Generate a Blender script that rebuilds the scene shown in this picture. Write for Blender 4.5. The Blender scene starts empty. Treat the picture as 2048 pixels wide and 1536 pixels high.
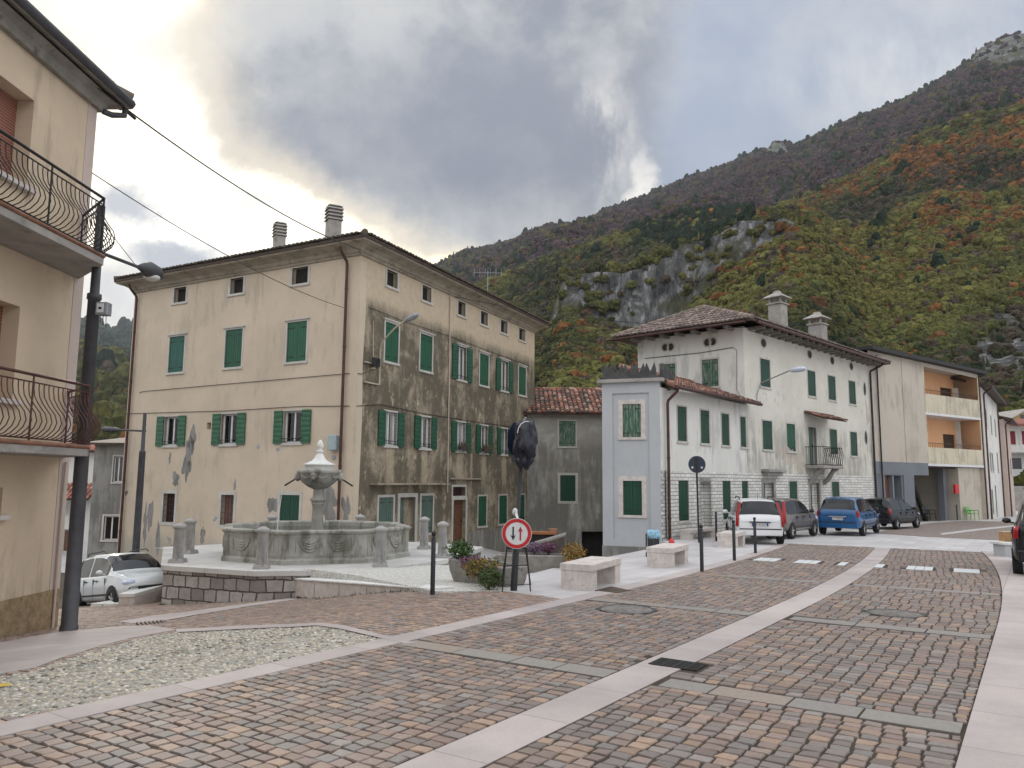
import bpy, bmesh, math, random
import numpy as np
from mathutils import Vector, Matrix
R = math.radians
random.seed(7); rng = np.random.default_rng(11)
scene = bpy.context.scene
COL = scene.collection

# ------------------------------------------------------------------ camera
F_PX = 1540.0; EYE = 1.75
PITCH = math.atan((960 - 768) / F_PX); ROLL = R(.47)
_f = np.array([0, math.cos(PITCH), math.sin(PITCH)]); _u0 = np.array([0, -math.sin(PITCH), math.cos(PITCH)]); _r0 = np.array([1., 0, 0])
_r = _r0 * math.cos(ROLL) + _u0 * math.sin(ROLL); _u = _u0 * math.cos(ROLL) - _r0 * math.sin(ROLL)
CAM = np.array([0, 0, EYE])
cd = bpy.data.cameras.new('camera'); cam = bpy.data.objects.new('camera', cd); COL.objects.link(cam)
cd.sensor_width = 36; cd.lens = F_PX / 2048 * 36; cd.clip_start = .1; cd.clip_end = 12000
m = Matrix.Identity(4)
for i in range(3):
    m[i][0] = _r[i]; m[i][1] = _u[i]; m[i][2] = -_f[i]; m[i][3] = CAM[i]
cam.matrix_world = m
scene.camera = cam

# ------------------------------------------------------------------ world: broken cloud, sun behind it on the left
SUN_AZ, SUN_EL = R(-24), R(24)
world = bpy.data.worlds.new('World'); scene.world = world; world.use_nodes = True
def build_world():
    nt = world.node_tree; nt.nodes.clear(); L = nt.links
    def nd(t, **k):
        n = nt.nodes.new(t)
        for a, b in k.items(): setattr(n, a, b)
        return n
    def val(x, sock):
        if isinstance(x, (int, float)): sock.default_value = x
        else: L.new(x, sock)
    def M(op, a, b=0., c=0., clamp=False):
        n = nd('ShaderNodeMath', operation=op); n.use_clamp = clamp
        val(a, n.inputs[0]); val(b, n.inputs[1]); val(c, n.inputs[2]); return n.outputs[0]
    def sstep(x, a, b, lo=0., hi=1.):
        n = nd('ShaderNodeMapRange', interpolation_type='SMOOTHSTEP'); val(x, n.inputs[0]); n.inputs[1].default_value = a; n.inputs[2].default_value = b
        n.inputs[3].default_value = lo; n.inputs[4].default_value = hi; return n.outputs[0]
    def mix(f, a, b):
        n = nd('ShaderNodeMix', data_type='RGBA'); val(f, n.inputs[0])
        for s, v in ((6, a), (7, b)):
            if isinstance(v, tuple): n.inputs[s].default_value = (*v, 1)
            else: L.new(v, n.inputs[s])
        return n.outputs[2]
    def blob(X, Y, cx, cy, rx, ry, lo=.45, hi=1.15):
        dx = M('DIVIDE', M('SUBTRACT', X, cx), rx); dy = M('DIVIDE', M('SUBTRACT', Y, cy), ry)
        r = M('SQRT', M('ADD', M('MULTIPLY', dx, dx), M('MULTIPLY', dy, dy)))
        return sstep(r, lo, hi, 1., 0.)
    tc = nd('ShaderNodeTexCoord'); sp = nd('ShaderNodeSeparateXYZ'); L.new(tc.outputs['Generated'], sp.inputs[0])
    x, y, z = sp.outputs
    ys = M('MAXIMUM', y, .12)
    X = M('DIVIDE', x, ys); Y = M('DIVIDE', z, ys)           # tangents of the direction, forwards
    cv = nd('ShaderNodeCombineXYZ'); L.new(X, cv.inputs[0]); L.new(Y, cv.inputs[1])
    def noise(scale, det=7, rough=.55, vec=None, sc=(1, 1, 1), off=(0, 0, 0), dist=0.):
        mp = nd('ShaderNodeMapping'); L.new(vec or cv.outputs[0], mp.inputs[0]); mp.inputs[3].default_value = sc; mp.inputs[1].default_value = off
        n = nd('ShaderNodeTexNoise'); L.new(mp.outputs[0], n.inputs[0]); n.inputs['Scale'].default_value = scale
        n.inputs['Detail'].default_value = det; n.inputs['Roughness'].default_value = rough; n.inputs['Distortion'].default_value = dist
        return n.outputs['Fac'], n.outputs['Color']
    wf, wc = noise(4.2, 8, .62)
    ws = nd('ShaderNodeSeparateColor'); L.new(wc, ws.inputs[0])
    Xw = M('ADD', X, M('MULTIPLY', M('SUBTRACT', ws.outputs[0], .5), .20))
    Yw = M('ADD', Y, M('MULTIPLY', M('SUBTRACT', ws.outputs[1], .5), .20))
    # left edge of the great grey cloud, x as a function of height
    fc = nd('ShaderNodeFloatCurve'); val(M('DIVIDE', Yw, .8), fc.inputs[1])
    c = fc.mapping.curves[0]
    pts = [(280, 1240), (500, 850), (450, 720), (400, 610), (350, 515), (300, 440), (250, 395), (200, 355), (150, 330), (60, 318), (-60, 330), (-270, 420)]
    pts = [((960 - b) / 1540 / .8, ((a - 1024) / 1540 + 1) / 2) for b, a in [(520, 930)] + pts[1:]]
    pts = [(0., .62), (.3, .53)] + pts
    while len(c.points) < len(pts): c.points.new(.5, .5)
    for p, q in zip(c.points, sorted(pts)): p.location = (min(1, max(0, q[0])), min(1, max(0, q[1])))
    fc.mapping.update()
    edge = M('SUBTRACT', M('MULTIPLY', fc.outputs[0], 2.), 1.)
    d = M('ADD', M('SUBTRACT', Xw, edge), .035)
    inside = sstep(d, -.015, .05)
    rim = M('MULTIPLY', sstep(d, -.03, .03), sstep(d, .03, .17, 1., 0.))
    # body of the cloud
    f1, _ = noise(3.0, 9, .6, off=(3.1, .4, 0)); f2, _ = noise(7.5, 8, .6, sc=(1, .8, 1), off=(0, 2.2, 0), dist=.4)
    fm = M('ADD', M('MULTIPLY', f1, .65), M('MULTIPLY', f2, .35))
    f5, _ = noise(16., 6, .6, off=(2, 6, 0)); cl = mix(sstep(M('ADD', M('MULTIPLY', fm, .82), M('MULTIPLY', f5, .18)), .40, .60), (.225, .25, .305), (.59, .59, .58))
    # darker belly, lighter lower hem
    dark = blob(Xw, Yw, -.12, .46, .42, .17, .1, 1.3)
    cl = mix(M('MULTIPLY', dark, .60), cl, (.20, .225, .29))
    hem = sstep(Yw, .42, .27)
    cl = mix(M('MULTIPLY', hem, .45), cl, (.66, .65, .63))
    cl = mix(M('MULTIPLY', rim, .75), cl, (1.05, .92, .70))
    wisp = M('MULTIPLY', blob(Xw, Yw, -.39, .52, .07, .16, 0, 1.2), sstep(f2, .42, .62))
    cl = mix(M('MULTIPLY', wisp, .6), cl, (.86, .83, .76))
    # bright gap with small grey clouds in it
    gl, _ = noise(2.4, 4, .5, off=(1, 1, 0))
    gap = mix(sstep(gl, .35, .7), (1.35, 1.18, .86), (1.9, 1.82, 1.58))
    upl = blob(Xw, Yw, -.46, .60, .10, .08, .1, 1.2); gap = mix(M('MULTIPLY', upl, .45), gap, (.62, .62, .64))
    for cx, cy, rx, ry, k in ((250, 430, 75, 55, .9), (330, 530, 130, 55, .95), (200, 600, 90, 60, .75), (470, 410, 70, 40, .55), (640, 500, 120, 26, .35), (60, 560, 120, 80, .5)):
        b = blob(Xw, Yw, (cx - 1024) / 1540, (960 - cy) / 1540, rx / 1540 * 1.25, ry / 1540 * 1.25, .25, 1.1)
        gap = mix(M('MULTIPLY', b, k), gap, (.46, .49, .56))
    low = sstep(Y, .20, .27, 1., 0.); gap = mix(M('MULTIPLY', low, .75), gap, (.72, .72, .72))
    sky = mix(inside, gap, cl)
    # thin right part: blue grey with white veils; white streak at the break
    f3, _ = noise(2.3, 8, .58, off=(7, 3, 0)); f4, _ = noise(5.5, 8, .65, sc=(1.6, .7, 1), off=(4, 8, 0))
    st = nd('ShaderNodeTexSky', sky_type='NISHITA'); st.sun_disc = False; st.sun_elevation = SUN_EL; st.sun_rotation = SUN_AZ
    st.dust_density = 2.0; st.ozone_density = 1.5
    bsc = nd('ShaderNodeVectorMath', operation='SCALE'); L.new(st.outputs[0], bsc.inputs[0]); bsc.inputs['Scale'].default_value = .055
    blue = mix(.80, bsc.outputs[0], (.36, .43, .56))
    thin = mix(M('MULTIPLY', sstep(f3, .40, .64), .8), blue, (.60, .615, .64))
    br = sstep(M('ADD', Xw, M('MULTIPLY', M('SUBTRACT', Yw, .45), -.15)), .13, .24)
    sky = mix(br, sky, thin)
    vw = blob(Xw, Yw, .115, .47, .06, .17, .1, 1.1); vw2 = blob(Xw, Yw, .165, .385, .022, .10, .1, 1.1)
    v = M('MAXIMUM', M('MULTIPLY', M('MULTIPLY', vw, sstep(f4, .38, .6)), .75), vw2)
    sky = mix(v, sky, (.93, .89, .83))
    topr = blob(Xw, Yw, .60, .56, .30, .09, .1, 1.3); sky = mix(M('MULTIPLY', topr, M('MULTIPLY', sstep(f4, .35, .65), .7)), sky, (.78, .79, .80))
    hz = sstep(Yw, .30, .14); sky = mix(M('MULTIPLY', M('MULTIPLY', hz, br), .4), sky, (.70, .71, .73))
    # the rest of the sky (overhead and behind): bright broken overcast
    g1, _ = noise(2.2, 7, .6, vec=tc.outputs['Generated'], off=(5, 2, 1))
    bk = nd('ShaderNodeVectorMath', operation='SCALE'); L.new(mix(sstep(g1, .38, .62), (.82, .86, .95), (1.48, 1.48, 1.48)), bk.inputs[0]); L.new(sstep(z, .0, .75, .70, 1.30), bk.inputs['Scale']); back = bk.outputs[0]
    fb = M('MAXIMUM', sstep(y, .55, .15), sstep(Y, .72, 1.15))
    out = mix(fb, sky, back)
    ground = sstep(z, -.02, -.10); out = mix(ground, out, (.30, .28, .26))
    bg = nd('ShaderNodeBackground'); L.new(out, bg.inputs[0]); bg.inputs[1].default_value = 1.0
    o = nd('ShaderNodeOutputWorld'); L.new(bg.outputs[0], o.inputs[0])
build_world()
sl = bpy.data.lights.new('sun', 'SUN'); sl.energy = 1.5; sl.angle = R(14); sl.color = (1, .93, .82)
sun = bpy.data.objects.new('sun', sl); COL.objects.link(sun)
sd = Vector((math.sin(SUN_AZ) * math.cos(SUN_EL), math.cos(SUN_AZ) * math.cos(SUN_EL), math.sin(SUN_EL)))
sun.rotation_euler = sd.to_track_quat('Z', 'Y').to_euler()
scene.render.engine = 'CYCLES'
scene.view_settings.view_transform = 'Standard'; scene.view_settings.look = 'None'; scene.view_settings.gamma = 1
scene.view_settings.use_curve_mapping = False; scene.view_settings.exposure = 0.10

# ------------------------------------------------------------------ surveying helpers (turn measured sight lines into plan coordinates)
def ray(px, py):
    d = _f * F_PX + _r * (px - 1024) + _u * (768 - py); return d / d[1]
def sst(a, b, x):
    t = np.clip((x - a) / (b - a), 0, 1); return t * t * (3 - 2 * t)
def S(x, y): return -.0125 * np.minimum(y, 120.)
def SL(x, y):   # the lane that falls away to the left
    f = np.clip(.0725 * (-x) + .0726 * y - .885, 0, 2.6); return S(x, y) - f * sst(.5, -4.5, x)
def SP(x, y):   # the little square in front of the houses
    v = .8285 * x - .56 * y
    return S(x, y) - (.035 * np.clip(y - 14, 0, 40) + .15 * np.clip(-v - 9.3, 0, 9) * sst(-2.5, 2.5, x)) * sst(-8.9, -9.6, v + np.where(x < -.5, -3 * np.clip(-.5 - x, 0, 1), 0))
def hit(px, py, fn=S, tmax=160):
    r = ray(px, py); a = 2.
    for i in range(4000):
        p = CAM + r * a
        if p[2] < fn(p[0], p[1]): return p
        a += .02 + a * .0005
        if a > tmax: break
    return CAM + r * a
def plane_z(px, py, z): r = ray(px, py); return CAM + r * ((z - EYE) / r[2])
def at(px, py, d): return CAM + ray(px, py) * d
def base(px, d): return at(px, 960, d)[:2]
def hv(px): return ray(px, 952.35 + 7.64 * (px - 91) / 931)[:2]
class Fac:
    def __init__(s, o, d):
        s.o = np.array(o[:2], float); d = np.array(d[:2], float); s.d = d / np.linalg.norm(d)
        n = np.array([s.d[1], -s.d[0]])
        if n @ (CAM[:2] - s.o) < 0: n = -n
        s.n = n                                               # outward, towards the street
    def pt(s, px, py):
        r = ray(px, py); t = (s.n @ (s.o - CAM[:2])) / (s.n @ r[:2]); p = CAM + r * t
        return float((p[:2] - s.o) @ s.d), float(p[2])
    def rect(s, xl, xr, yt, yb):
        ym = (yt + yb) / 2; xc = (xl + xr) / 2
        a, b = s.pt(xl, ym)[0], s.pt(xr, ym)[0]
        return min(a, b), max(a, b), s.pt(xc, yb)[1], s.pt(xc, yt)[1]
    def w(s, a, z, out=0.):
        p = s.o + s.d * a + s.n * out; return (p[0], p[1], z)
    def at(s, a, out=0.): return s.o + s.d * a + s.n * out

# ------------------------------------------------------------------ object helpers
ORG = {}
def tag(o, label=None, cat=None, group=None, kind=None):
    if label: o['label'] = label
    if cat: o['category'] = cat
    if group: o['group'] = group
    if kind: o['kind'] = kind
    return o
def thing(name, label, cat, loc=(0, 0, 0), rz=0., group=None):
    o = bpy.data.objects.new(name, None); COL.objects.link(o); o.empty_display_size = .2
    o.location = loc; o.rotation_euler = (0, 0, rz); ORG[o.name] = (np.array(loc, float), rz)
    return tag(o, label, cat, group)
class MB:
    def __init__(s): s.v = []; s.f = []; s.mi = []; s.uv = []; s.c = []; s.has_c = False; s.sm = []
    def add(s, vs, fs, mi=0, uv=None, col=None, smooth=False):
        k = len(s.v); s.v += [tuple(map(float, p)) for p in vs]
        for i, f in enumerate(fs):
            s.f.append(tuple(j + k for j in f)); s.mi.append(mi); s.sm.append(smooth)
            s.uv.append([uv[j] for j in f] if uv else None); s.c.append(col)
        if col is not None: s.has_c = True
        return s
    def quad(s, a, b, c, d, mi=0, uv=None, col=None): return s.add([a, b, c, d], [(0, 1, 2, 3)], mi, uv, col)
    def hexa(s, p, mi=0, uv=None, col=None):   # p: 8 points, bottom 4 then top 4 (both counter-clockwise)
        return s.add(p, [(3, 2, 1, 0), (4, 5, 6, 7), (0, 1, 5, 4), (1, 2, 6, 5), (2, 3, 7, 6), (3, 0, 4, 7)], mi, uv, col)
    def box(s, x0, x1, y0, y1, z0, z1, mi=0, col=None):
        return s.hexa([(x0, y0, z0), (x1, y0, z0), (x1, y1, z0), (x0, y1, z0), (x0, y0, z1), (x1, y0, z1), (x1, y1, z1), (x0, y1, z1)], mi, None, col)
    def fbox(s, F, a0, a1, o0, o1, z0, z1, mi=0, col=None):   # box in facade coordinates: along, out, up
        P = [F.w(a0, z0, o0), F.w(a1, z0, o0), F.w(a1, z0, o1), F.w(a0, z0, o1), F.w(a0, z1, o0), F.w(a1, z1, o0), F.w(a1, z1, o1), F.w(a0, z1, o1)]
        uv = [(a0, z0), (a1, z0), (a1, z0), (a0, z0), (a0, z1), (a1, z1), (a1, z1), (a0, z1)]
        fl = [(3, 2, 1, 0), (4, 5, 6, 7), (0, 1, 5, 4), (1, 2, 6, 5), (2, 3, 7, 6), (3, 0, 4, 7)]
        return s.add(P, fl, mi, uv, col)
    def tube(s, path, r, n=8, mi=0, cap=True, col=None):
        P = [Vector(p) for p in path]; rr = r if isinstance(r, (list, tuple)) else [r] * len(P)
        vs = []; up = None
        for i, p in enumerate(P):
            t = (P[min(i + 1, len(P) - 1)] - P[max(i - 1, 0)]).normalized()
            if up is None: up = Vector((0, 0, 1)) if abs(t.z) < .9 else Vector((1, 0, 0))
            a = t.cross(up).normalized(); b = a.cross(t).normalized(); up = b
            for k in range(n):
                q = p + (a * math.cos(2 * math.pi * k / n) + b * math.sin(2 * math.pi * k / n)) * rr[i]; vs.append(q)
        fs = [(i * n + k, i * n + (k + 1) % n, (i + 1) * n + (k + 1) % n, (i + 1) * n + k) for i in range(len(P) - 1) for k in range(n)]
        s.add(vs, fs, mi, None, col, True)
        if cap: s.add(vs[:n], [tuple(range(n))[::-1]], mi, None, col); s.add(vs[-n:], [tuple(range(n))], mi, None, col)
        return s
    def lathe(s, prof, c=(0, 0, 0), n=24, mi=0, rot=0., smooth=True):
        vs = []
        for r, z in prof:
            for k in range(n):
                a = rot + 2 * math.pi * k / n; vs.append((c[0] + r * math.cos(a), c[1] + r * math.sin(a), c[2] + z))
        fs = [(i * n + k, i * n + (k + 1) % n, (i + 1) * n + (k + 1) % n, (i + 1) * n + k) for i in range(len(prof) - 1) for k in range(n)]
        s.add(vs, fs, mi, None, None, smooth)
        if prof[0][0] > 1e-4: s.add(vs[:n], [tuple(range(n))[::-1]], mi)
        if prof[-1][0] > 1e-4: s.add(vs[-n:], [tuple(range(n))], mi)
        return s
    def blob(s, c, rx, ry, rz, seed=0, amp=.12, mi=0, sub=2, col=None, pleat=0.):
        bm = bmesh.new(); bmesh.ops.create_icosphere(bm, subdivisions=sub, radius=1)
        from mathutils import noise as mn
        vs = []
        for v in bm.verts:
            k = 1 + amp * mn.noise(v.co * 2.3 + Vector((seed * 3.7, seed, 0))) * 2
            if pleat: k += pleat * abs(math.sin(5 * math.atan2(v.co.y, v.co.x) + 2.5 * v.co.z + 3 * mn.noise(v.co * 1.5))) + pleat * mn.noise(v.co * 7)
            vs.append((c[0] + v.co.x * rx * k, c[1] + v.co.y * ry * k, c[2] + v.co.z * rz * k))
        fs = [tuple(v.index for v in f.verts) for f in bm.faces]; bm.free()
        return s.add(vs, fs, mi, None, col, True)
    def build(s, name, mats, parent=None, local=False, label=None, cat=None, group=None, kind=None, bevel=0.):
        me = bpy.data.meshes.new(name)
        v = np.array(s.v, float).reshape(-1, 3)
        if parent is not None:
            L, rz = ORG[parent.name]
            if not local:
                v = v - L
                if rz: c, n = math.cos(-rz), math.sin(-rz); v = np.stack([v[:, 0] * c - v[:, 1] * n, v[:, 0] * n + v[:, 1] * c, v[:, 2]], 1)
        me.from_pydata([tuple(p) for p in v], [], s.f)
        mats = mats if isinstance(mats, (list, tuple)) else [mats]
        for q in mats: me.materials.append(q)
        me.polygons.foreach_set('material_index', s.mi); me.polygons.foreach_set('use_smooth', s.sm)
        if any(u is not None for u in s.uv):
            ul = me.uv_layers.new(name='UVMap'); flat = []
            for f, u in zip(s.f, s.uv): flat += [tuple(q) for q in u] if u else [(0, 0)] * len(f)
            ul.data.foreach_set('uv', np.array(flat, np.float32).ravel())
        if s.has_c:
            ca = me.color_attributes.new('Col', 'FLOAT_COLOR', 'CORNER'); fl = []
            for f, c in zip(s.f, s.c): fl += [(*(c or (.5, .5, .5)), 1)] * len(f)
            ca.data.foreach_set('color', np.array(fl, np.float32).ravel())
        me.update()
        o = bpy.data.objects.new(name, me); COL.objects.link(o)
        if parent is not None: o.parent = parent; ORG[o.name] = ORG[parent.name]
        else: ORG[o.name] = (np.zeros(3), 0.)
        if bevel:
            b = o.modifiers.new('bevel', 'BEVEL'); b.width = bevel; b.segments = 2; b.limit_method = 'ANGLE'; b.angle_limit = R(40)
        return tag(o, label, cat, group, kind)
def copy_tree(o, parent=None):
    c = o.copy(); COL.objects.link(c); c.parent = parent
    for ch in o.children: copy_tree(ch, c)
    return c
def np_mesh(name, v, f, mats, col=None, smooth=False, **kw):
    me = bpy.data.meshes.new(name); v = np.asarray(v, np.float32); f = np.asarray(f, np.int32); k = f.shape[1]
    me.vertices.add(len(v)); me.vertices.foreach_set('co', v.ravel())
    me.loops.add(f.size); me.loops.foreach_set('vertex_index', f.ravel())
    me.polygons.add(len(f)); me.polygons.foreach_set('loop_start', np.arange(len(f), dtype=np.int32) * k)
    me.polygons.foreach_set('loop_total', np.full(len(f), k, np.int32)); me.polygons.foreach_set('use_smooth', np.full(len(f), smooth))
    me.update(calc_edges=True)
    for q in (mats if isinstance(mats, (list, tuple)) else [mats]): me.materials.append(q)
    if col is not None:
        c4 = np.ones((len(v), 4), np.float32); c4[:, :3] = col
        ca = me.color_attributes.new('Col', 'FLOAT_COLOR', 'POINT'); ca.data.foreach_set('color', c4.ravel())
    o = bpy.data.objects.new(name, me); COL.objects.link(o); ORG[o.name] = (np.zeros(3), 0.)
    return tag(o, **kw)
# ------------------------------------------------------------------ materials
class NT:
    def __init__(s, name):
        s.m = bpy.data.materials.new(name); s.m.use_nodes = True; s.t = s.m.node_tree; s.t.nodes.clear()
        s.out = s.n('ShaderNodeOutputMaterial'); s.b = s.n('ShaderNodeBsdfPrincipled'); s.t.links.new(s.b.outputs[0], s.out.inputs[0])
    def n(s, t, **k):
        q = s.t.nodes.new(t)
        for a, b in k.items(): setattr(q, a, b)
        return q
    def L(s, a, b): s.t.links.new(a, b)
    def put(s, x, sock):
        if isinstance(x, (int, float)): sock.default_value = x
        elif isinstance(x, tuple): sock.default_value = (*x, 1) if len(x) == 3 and len(sock.default_value) == 4 else x
        else: s.L(x, sock)
    def M(s, op, a, b=0., clamp=False):
        q = s.n('ShaderNodeMath', operation=op); q.use_clamp = clamp; s.put(a, q.inputs[0]); s.put(b, q.inputs[1]); return q.outputs[0]
    def ss(s, x, a, b, lo=0., hi=1.):
        q = s.n('ShaderNodeMapRange', interpolation_type='SMOOTHSTEP'); s.put(x, q.inputs[0])
        for i, v in enumerate((a, b, lo, hi)): q.inputs[i + 1].default_value = v
        return q.outputs[0]
    def mix(s, f, a, b, mode='MIX'):
        q = s.n('ShaderNodeMix', data_type='RGBA', blend_type=mode); s.put(f, q.inputs[0]); s.put(a, q.inputs[6]); s.put(b, q.inputs[7]); return q.outputs[2]
    def uv(s): return s.n('ShaderNodeUVMap').outputs[0]
    def pos(s): return s.n('ShaderNodeNewGeometry').outputs['Position']
    def map(s, v, sc=(1, 1, 1), off=(0, 0, 0), rot=(0, 0, 0)):
        q = s.n('ShaderNodeMapping'); s.L(v, q.inputs[0]); q.inputs[1].default_value = off; q.inputs[2].default_value = rot; q.inputs[3].default_value = sc; return q.outputs[0]
    def noise(s, v, scale, det=5, rough=.55, dist=0., col=False):
        q = s.n('ShaderNodeTexNoise'); s.L(v, q.inputs[0]); q.inputs['Scale'].default_value = scale; q.inputs['Detail'].default_value = det
        q.inputs['Roughness'].default_value = rough; q.inputs['Distortion'].default_value = dist; return q.outputs[1 if col else 0]
    def vor(s, v, scale, feat='F1', out=0, rnd=1.):
        q = s.n('ShaderNodeTexVoronoi', feature=feat); s.L(v, q.inputs[0]); q.inputs['Scale'].default_value = scale; q.inputs['Randomness'].default_value = rnd; return q.outputs[out]
    def bump(s, h, st=.3, d=.01):
        q = s.n('ShaderNodeBump'); q.inputs['Strength'].default_value = st; q.inputs['Distance'].default_value = d; s.L(h, q.inputs['Height']); s.L(q.outputs[0], s.b.inputs['Normal'])
    def fin(s, col, rough=.8, metal=0., spec=None):
        s.put(col, s.b.inputs['Base Color']); s.put(rough, s.b.inputs['Roughness']); s.b.inputs['Metallic'].default_value = metal
        if spec is not None: s.b.inputs['Specular IOR Level'].default_value = spec
        return s.m
def rgb(r, g, b):   # sRGB 0-255 to linear
    f = lambda c: (c / 255 / 12.92) if c <= 10 else ((c / 255 + .055) / 1.055) ** 2.4
    return (f(r), f(g), f(b))
def plain(name, col, rough=.6, metal=0., var=.12, scale=6., bump=0., spec=None):
    t = NT(name); v = t.n('ShaderNodeTexCoord').outputs['Object']; n = t.noise(v, scale, 6, .6)
    c = t.mix(t.ss(n, .3, .7), tuple(x * (1 - var) for x in col), tuple(min(1, x * (1 + var)) for x in col))
    if bump: t.bump(t.noise(v, scale * 6, 4), bump, .01)
    return t.fin(c, rough, metal, spec)
def stucco(name, base_c, low=None, streak=0., streak_c=(.12, .11, .08), zlo=-1., zhi=10., blot=0., blot_c=None, fine=.10, patch=0., patch_c=(.33, .33, .33), band=None):
    t = NT(name); uv = t.uv()
    c = t.mix(t.ss(t.noise(uv, .55, 6, .6), .3, .7), tuple(x * (1 - fine) for x in base_c), tuple(min(1, x * (1 + fine * .6)) for x in base_c))
    c = t.mix(t.M('MULTIPLY', t.ss(t.noise(t.map(uv, (1, .6, 1), (9, 3, 0)), 2.6, 7, .65), .5, .75), .35), c, tuple(x * .74 for x in base_c))
    sep = t.n('ShaderNodeSeparateXYZ'); t.L(uv, sep.inputs[0]); z = sep.outputs[1]
    if blot_c:
        n = t.noise(t.map(uv, (1, .8, 1), (2, 5, 0)), 1.3, 8, .68)
        c = t.mix(t.M('MULTIPLY', t.ss(n, .62 - blot * .3, .70 - blot * .2), .85), c, blot_c)
    if streak:
        n1 = t.noise(t.map(uv, (1.9, .30, 1)), 1.5, 8, .68, .3); n2 = t.noise(t.map(uv, (1, 1, 1), (4, 4, 0)), .42, 5, .6)
        w = t.M('ADD', t.M('MULTIPLY', n1, .62), t.M('MULTIPLY', n2, .5))
        k = t.ss(w, .60 - streak * .22, .68 - streak * .1)
        if band: k = t.M('MULTIPLY', k, t.M('MULTIPLY', t.ss(t.M('ADD', z, t.M('MULTIPLY', t.noise(uv, 1.2, 4), 1.6)), band[0], band[0] + 1.4), t.ss(t.M('ADD', z, t.M('MULTIPLY', n1, 1.8)), band[1], band[1] + 1.2, 1., 0.)))
        c = t.mix(t.M('MULTIPLY', k, .82), c, streak_c)
    if patch:
        n = t.noise(t.map(uv, (1, .9, 1), (3.3, 8.1, 0)), .9, 8, .62)
        k = t.M('MULTIPLY', t.ss(n, .66, .672), t.ss(z, patch, patch - 1.2))
        c = t.mix(k, c, patch_c)
    if low:
        k = t.ss(t.M('ADD', z, t.M('MULTIPLY', t.noise(uv, 1.1, 6, .6), 1.2)), low[0] + 1.1, low[0] + .3)
        c = t.mix(t.M('MULTIPLY', k, .8), c, low[1])
    t.bump(t.M('ADD', t.noise(uv, 3.0, 8, .7), t.M('MULTIPLY', t.noise(uv, 40, 3), .25)), .35, .02)
    return t.fin(c, .9, spec=.25)
def stone(name, a, b, dark=None, scale=2.2, amt=.5, bump=.3, vstreak=False):
    t = NT(name); v = t.n('ShaderNodeTexCoord').outputs['Object']
    c = t.mix(t.ss(t.noise(v, scale, 7, .62), .32, .68), a, b)
    if dark:
        vv = t.map(v, (1, 1, .25)) if vstreak else v
        c = t.mix(t.M('MULTIPLY', t.ss(t.noise(vv, scale * 1.7, 8, .7), .68 - amt * .32, .78 - amt * .2), .85), c, dark)
    c = t.mix(t.M('MULTIPLY', t.ss(t.noise(v, 60, 2), .5, .72), .22), c, tuple(x * .45 for x in a))
    t.bump(t.M('ADD', t.noise(v, scale * 3, 8, .7), t.M('MULTIPLY', t.noise(v, 50, 3), .3)), bump, .02)
    return t.fin(c, .82, spec=.3)
def attr_mat(name, rough=.75, scale=14., amt=.35, bump=.4, spec=.35, patchy=0.):
    t = NT(name); q = t.n('ShaderNodeAttribute'); q.attribute_name = 'Col'; v = t.pos()
    n = t.noise(v, scale, 6, .65)
    c = t.mix(t.M('MULTIPLY', t.ss(n, .3, .75), amt), q.outputs['Color'], (.10, .09, .08))
    if patchy: c = t.mix(t.M('MULTIPLY', t.ss(t.noise(v, .9, 6, .6), .42, .7), patchy), c, (.30, .27, .24))
    t.bump(t.noise(v, scale * 3, 5, .6), bump, .006)
    return t.fin(c, rough, spec=spec)
def slabs(name, a, b, joint, w=.6, h=.4, rot=0., mort=.008, jbl=.9, off=.5, var=.6, dirt=.3):
    t = NT(name); p = t.map(t.pos(), (1, 1, 1), (0, 0, 0), (0, 0, rot))
    br = t.n('ShaderNodeTexBrick'); t.L(p, br.inputs[0]); br.inputs['Scale'].default_value = 1; br.offset = off
    br.inputs['Color1'].default_value = (*a, 1); br.inputs['Color2'].default_value = (*b, 1); br.inputs['Mortar'].default_value = (*joint, 1)
    br.inputs['Mortar Size'].default_value = mort; br.inputs['Brick Width'].default_value = w; br.inputs['Row Height'].default_value = h; br.inputs['Mortar Smooth'].default_value = .3
    c = t.mix(t.M('MULTIPLY', t.ss(t.noise(p, .8, 7, .65), .35, .7), dirt), br.outputs[0], tuple(x * .68 for x in a))
    c = t.mix(t.M('MULTIPLY', t.ss(t.noise(p, 45, 3), .48, .7), .16), c, tuple(x * .5 for x in a))
    t.bump(t.M('SUBTRACT', t.M('MULTIPLY', t.noise(p, 30, 4), .3), br.outputs[1]), .35, .006)
    return t.fin(c, .72, spec=.35)
STREET_ANG = math.atan2(.8285, .56)       # direction the street runs in plan
MA = {}
MA['stucco_cream'] = stucco('stucco_cream', (.56, .47, .365), low=(-.9, (.40, .36, .30)), fine=.08, patch=4.2, patch_c=(.31, .31, .32), streak=.05, streak_c=(.44, .38, .30))
MA['stucco_dirty'] = stucco('stucco_dirty', (.50, .41, .30), streak=.95, streak_c=(.150, .130, .092), blot=.35, blot_c=(.52, .45, .33), fine=.15, band=(-1.5, 9.7), low=(-1.4, (.36, .34, .30)))
MA['stucco_beige'] = stucco('stucco_beige', (.60, .485, .355), fine=.09, streak=.10, streak_c=(.42, .34, .25))
MA['stucco_pink'] = stucco('stucco_pink', (.52, .43, .38), fine=.05)
MA['stucco_grey'] = stucco('stucco_grey', (.36, .345, .315), streak=.75, streak_c=(.17, .16, .14), blot=.45, blot_c=(.43, .42, .39), fine=.2, band=(-3, 4.2))
MA['stucco_blue_grey'] = stucco('stucco_blue_grey', (.43, .445, .46), fine=.05, low=(-1.2, (.15, .15, .14)))
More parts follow.
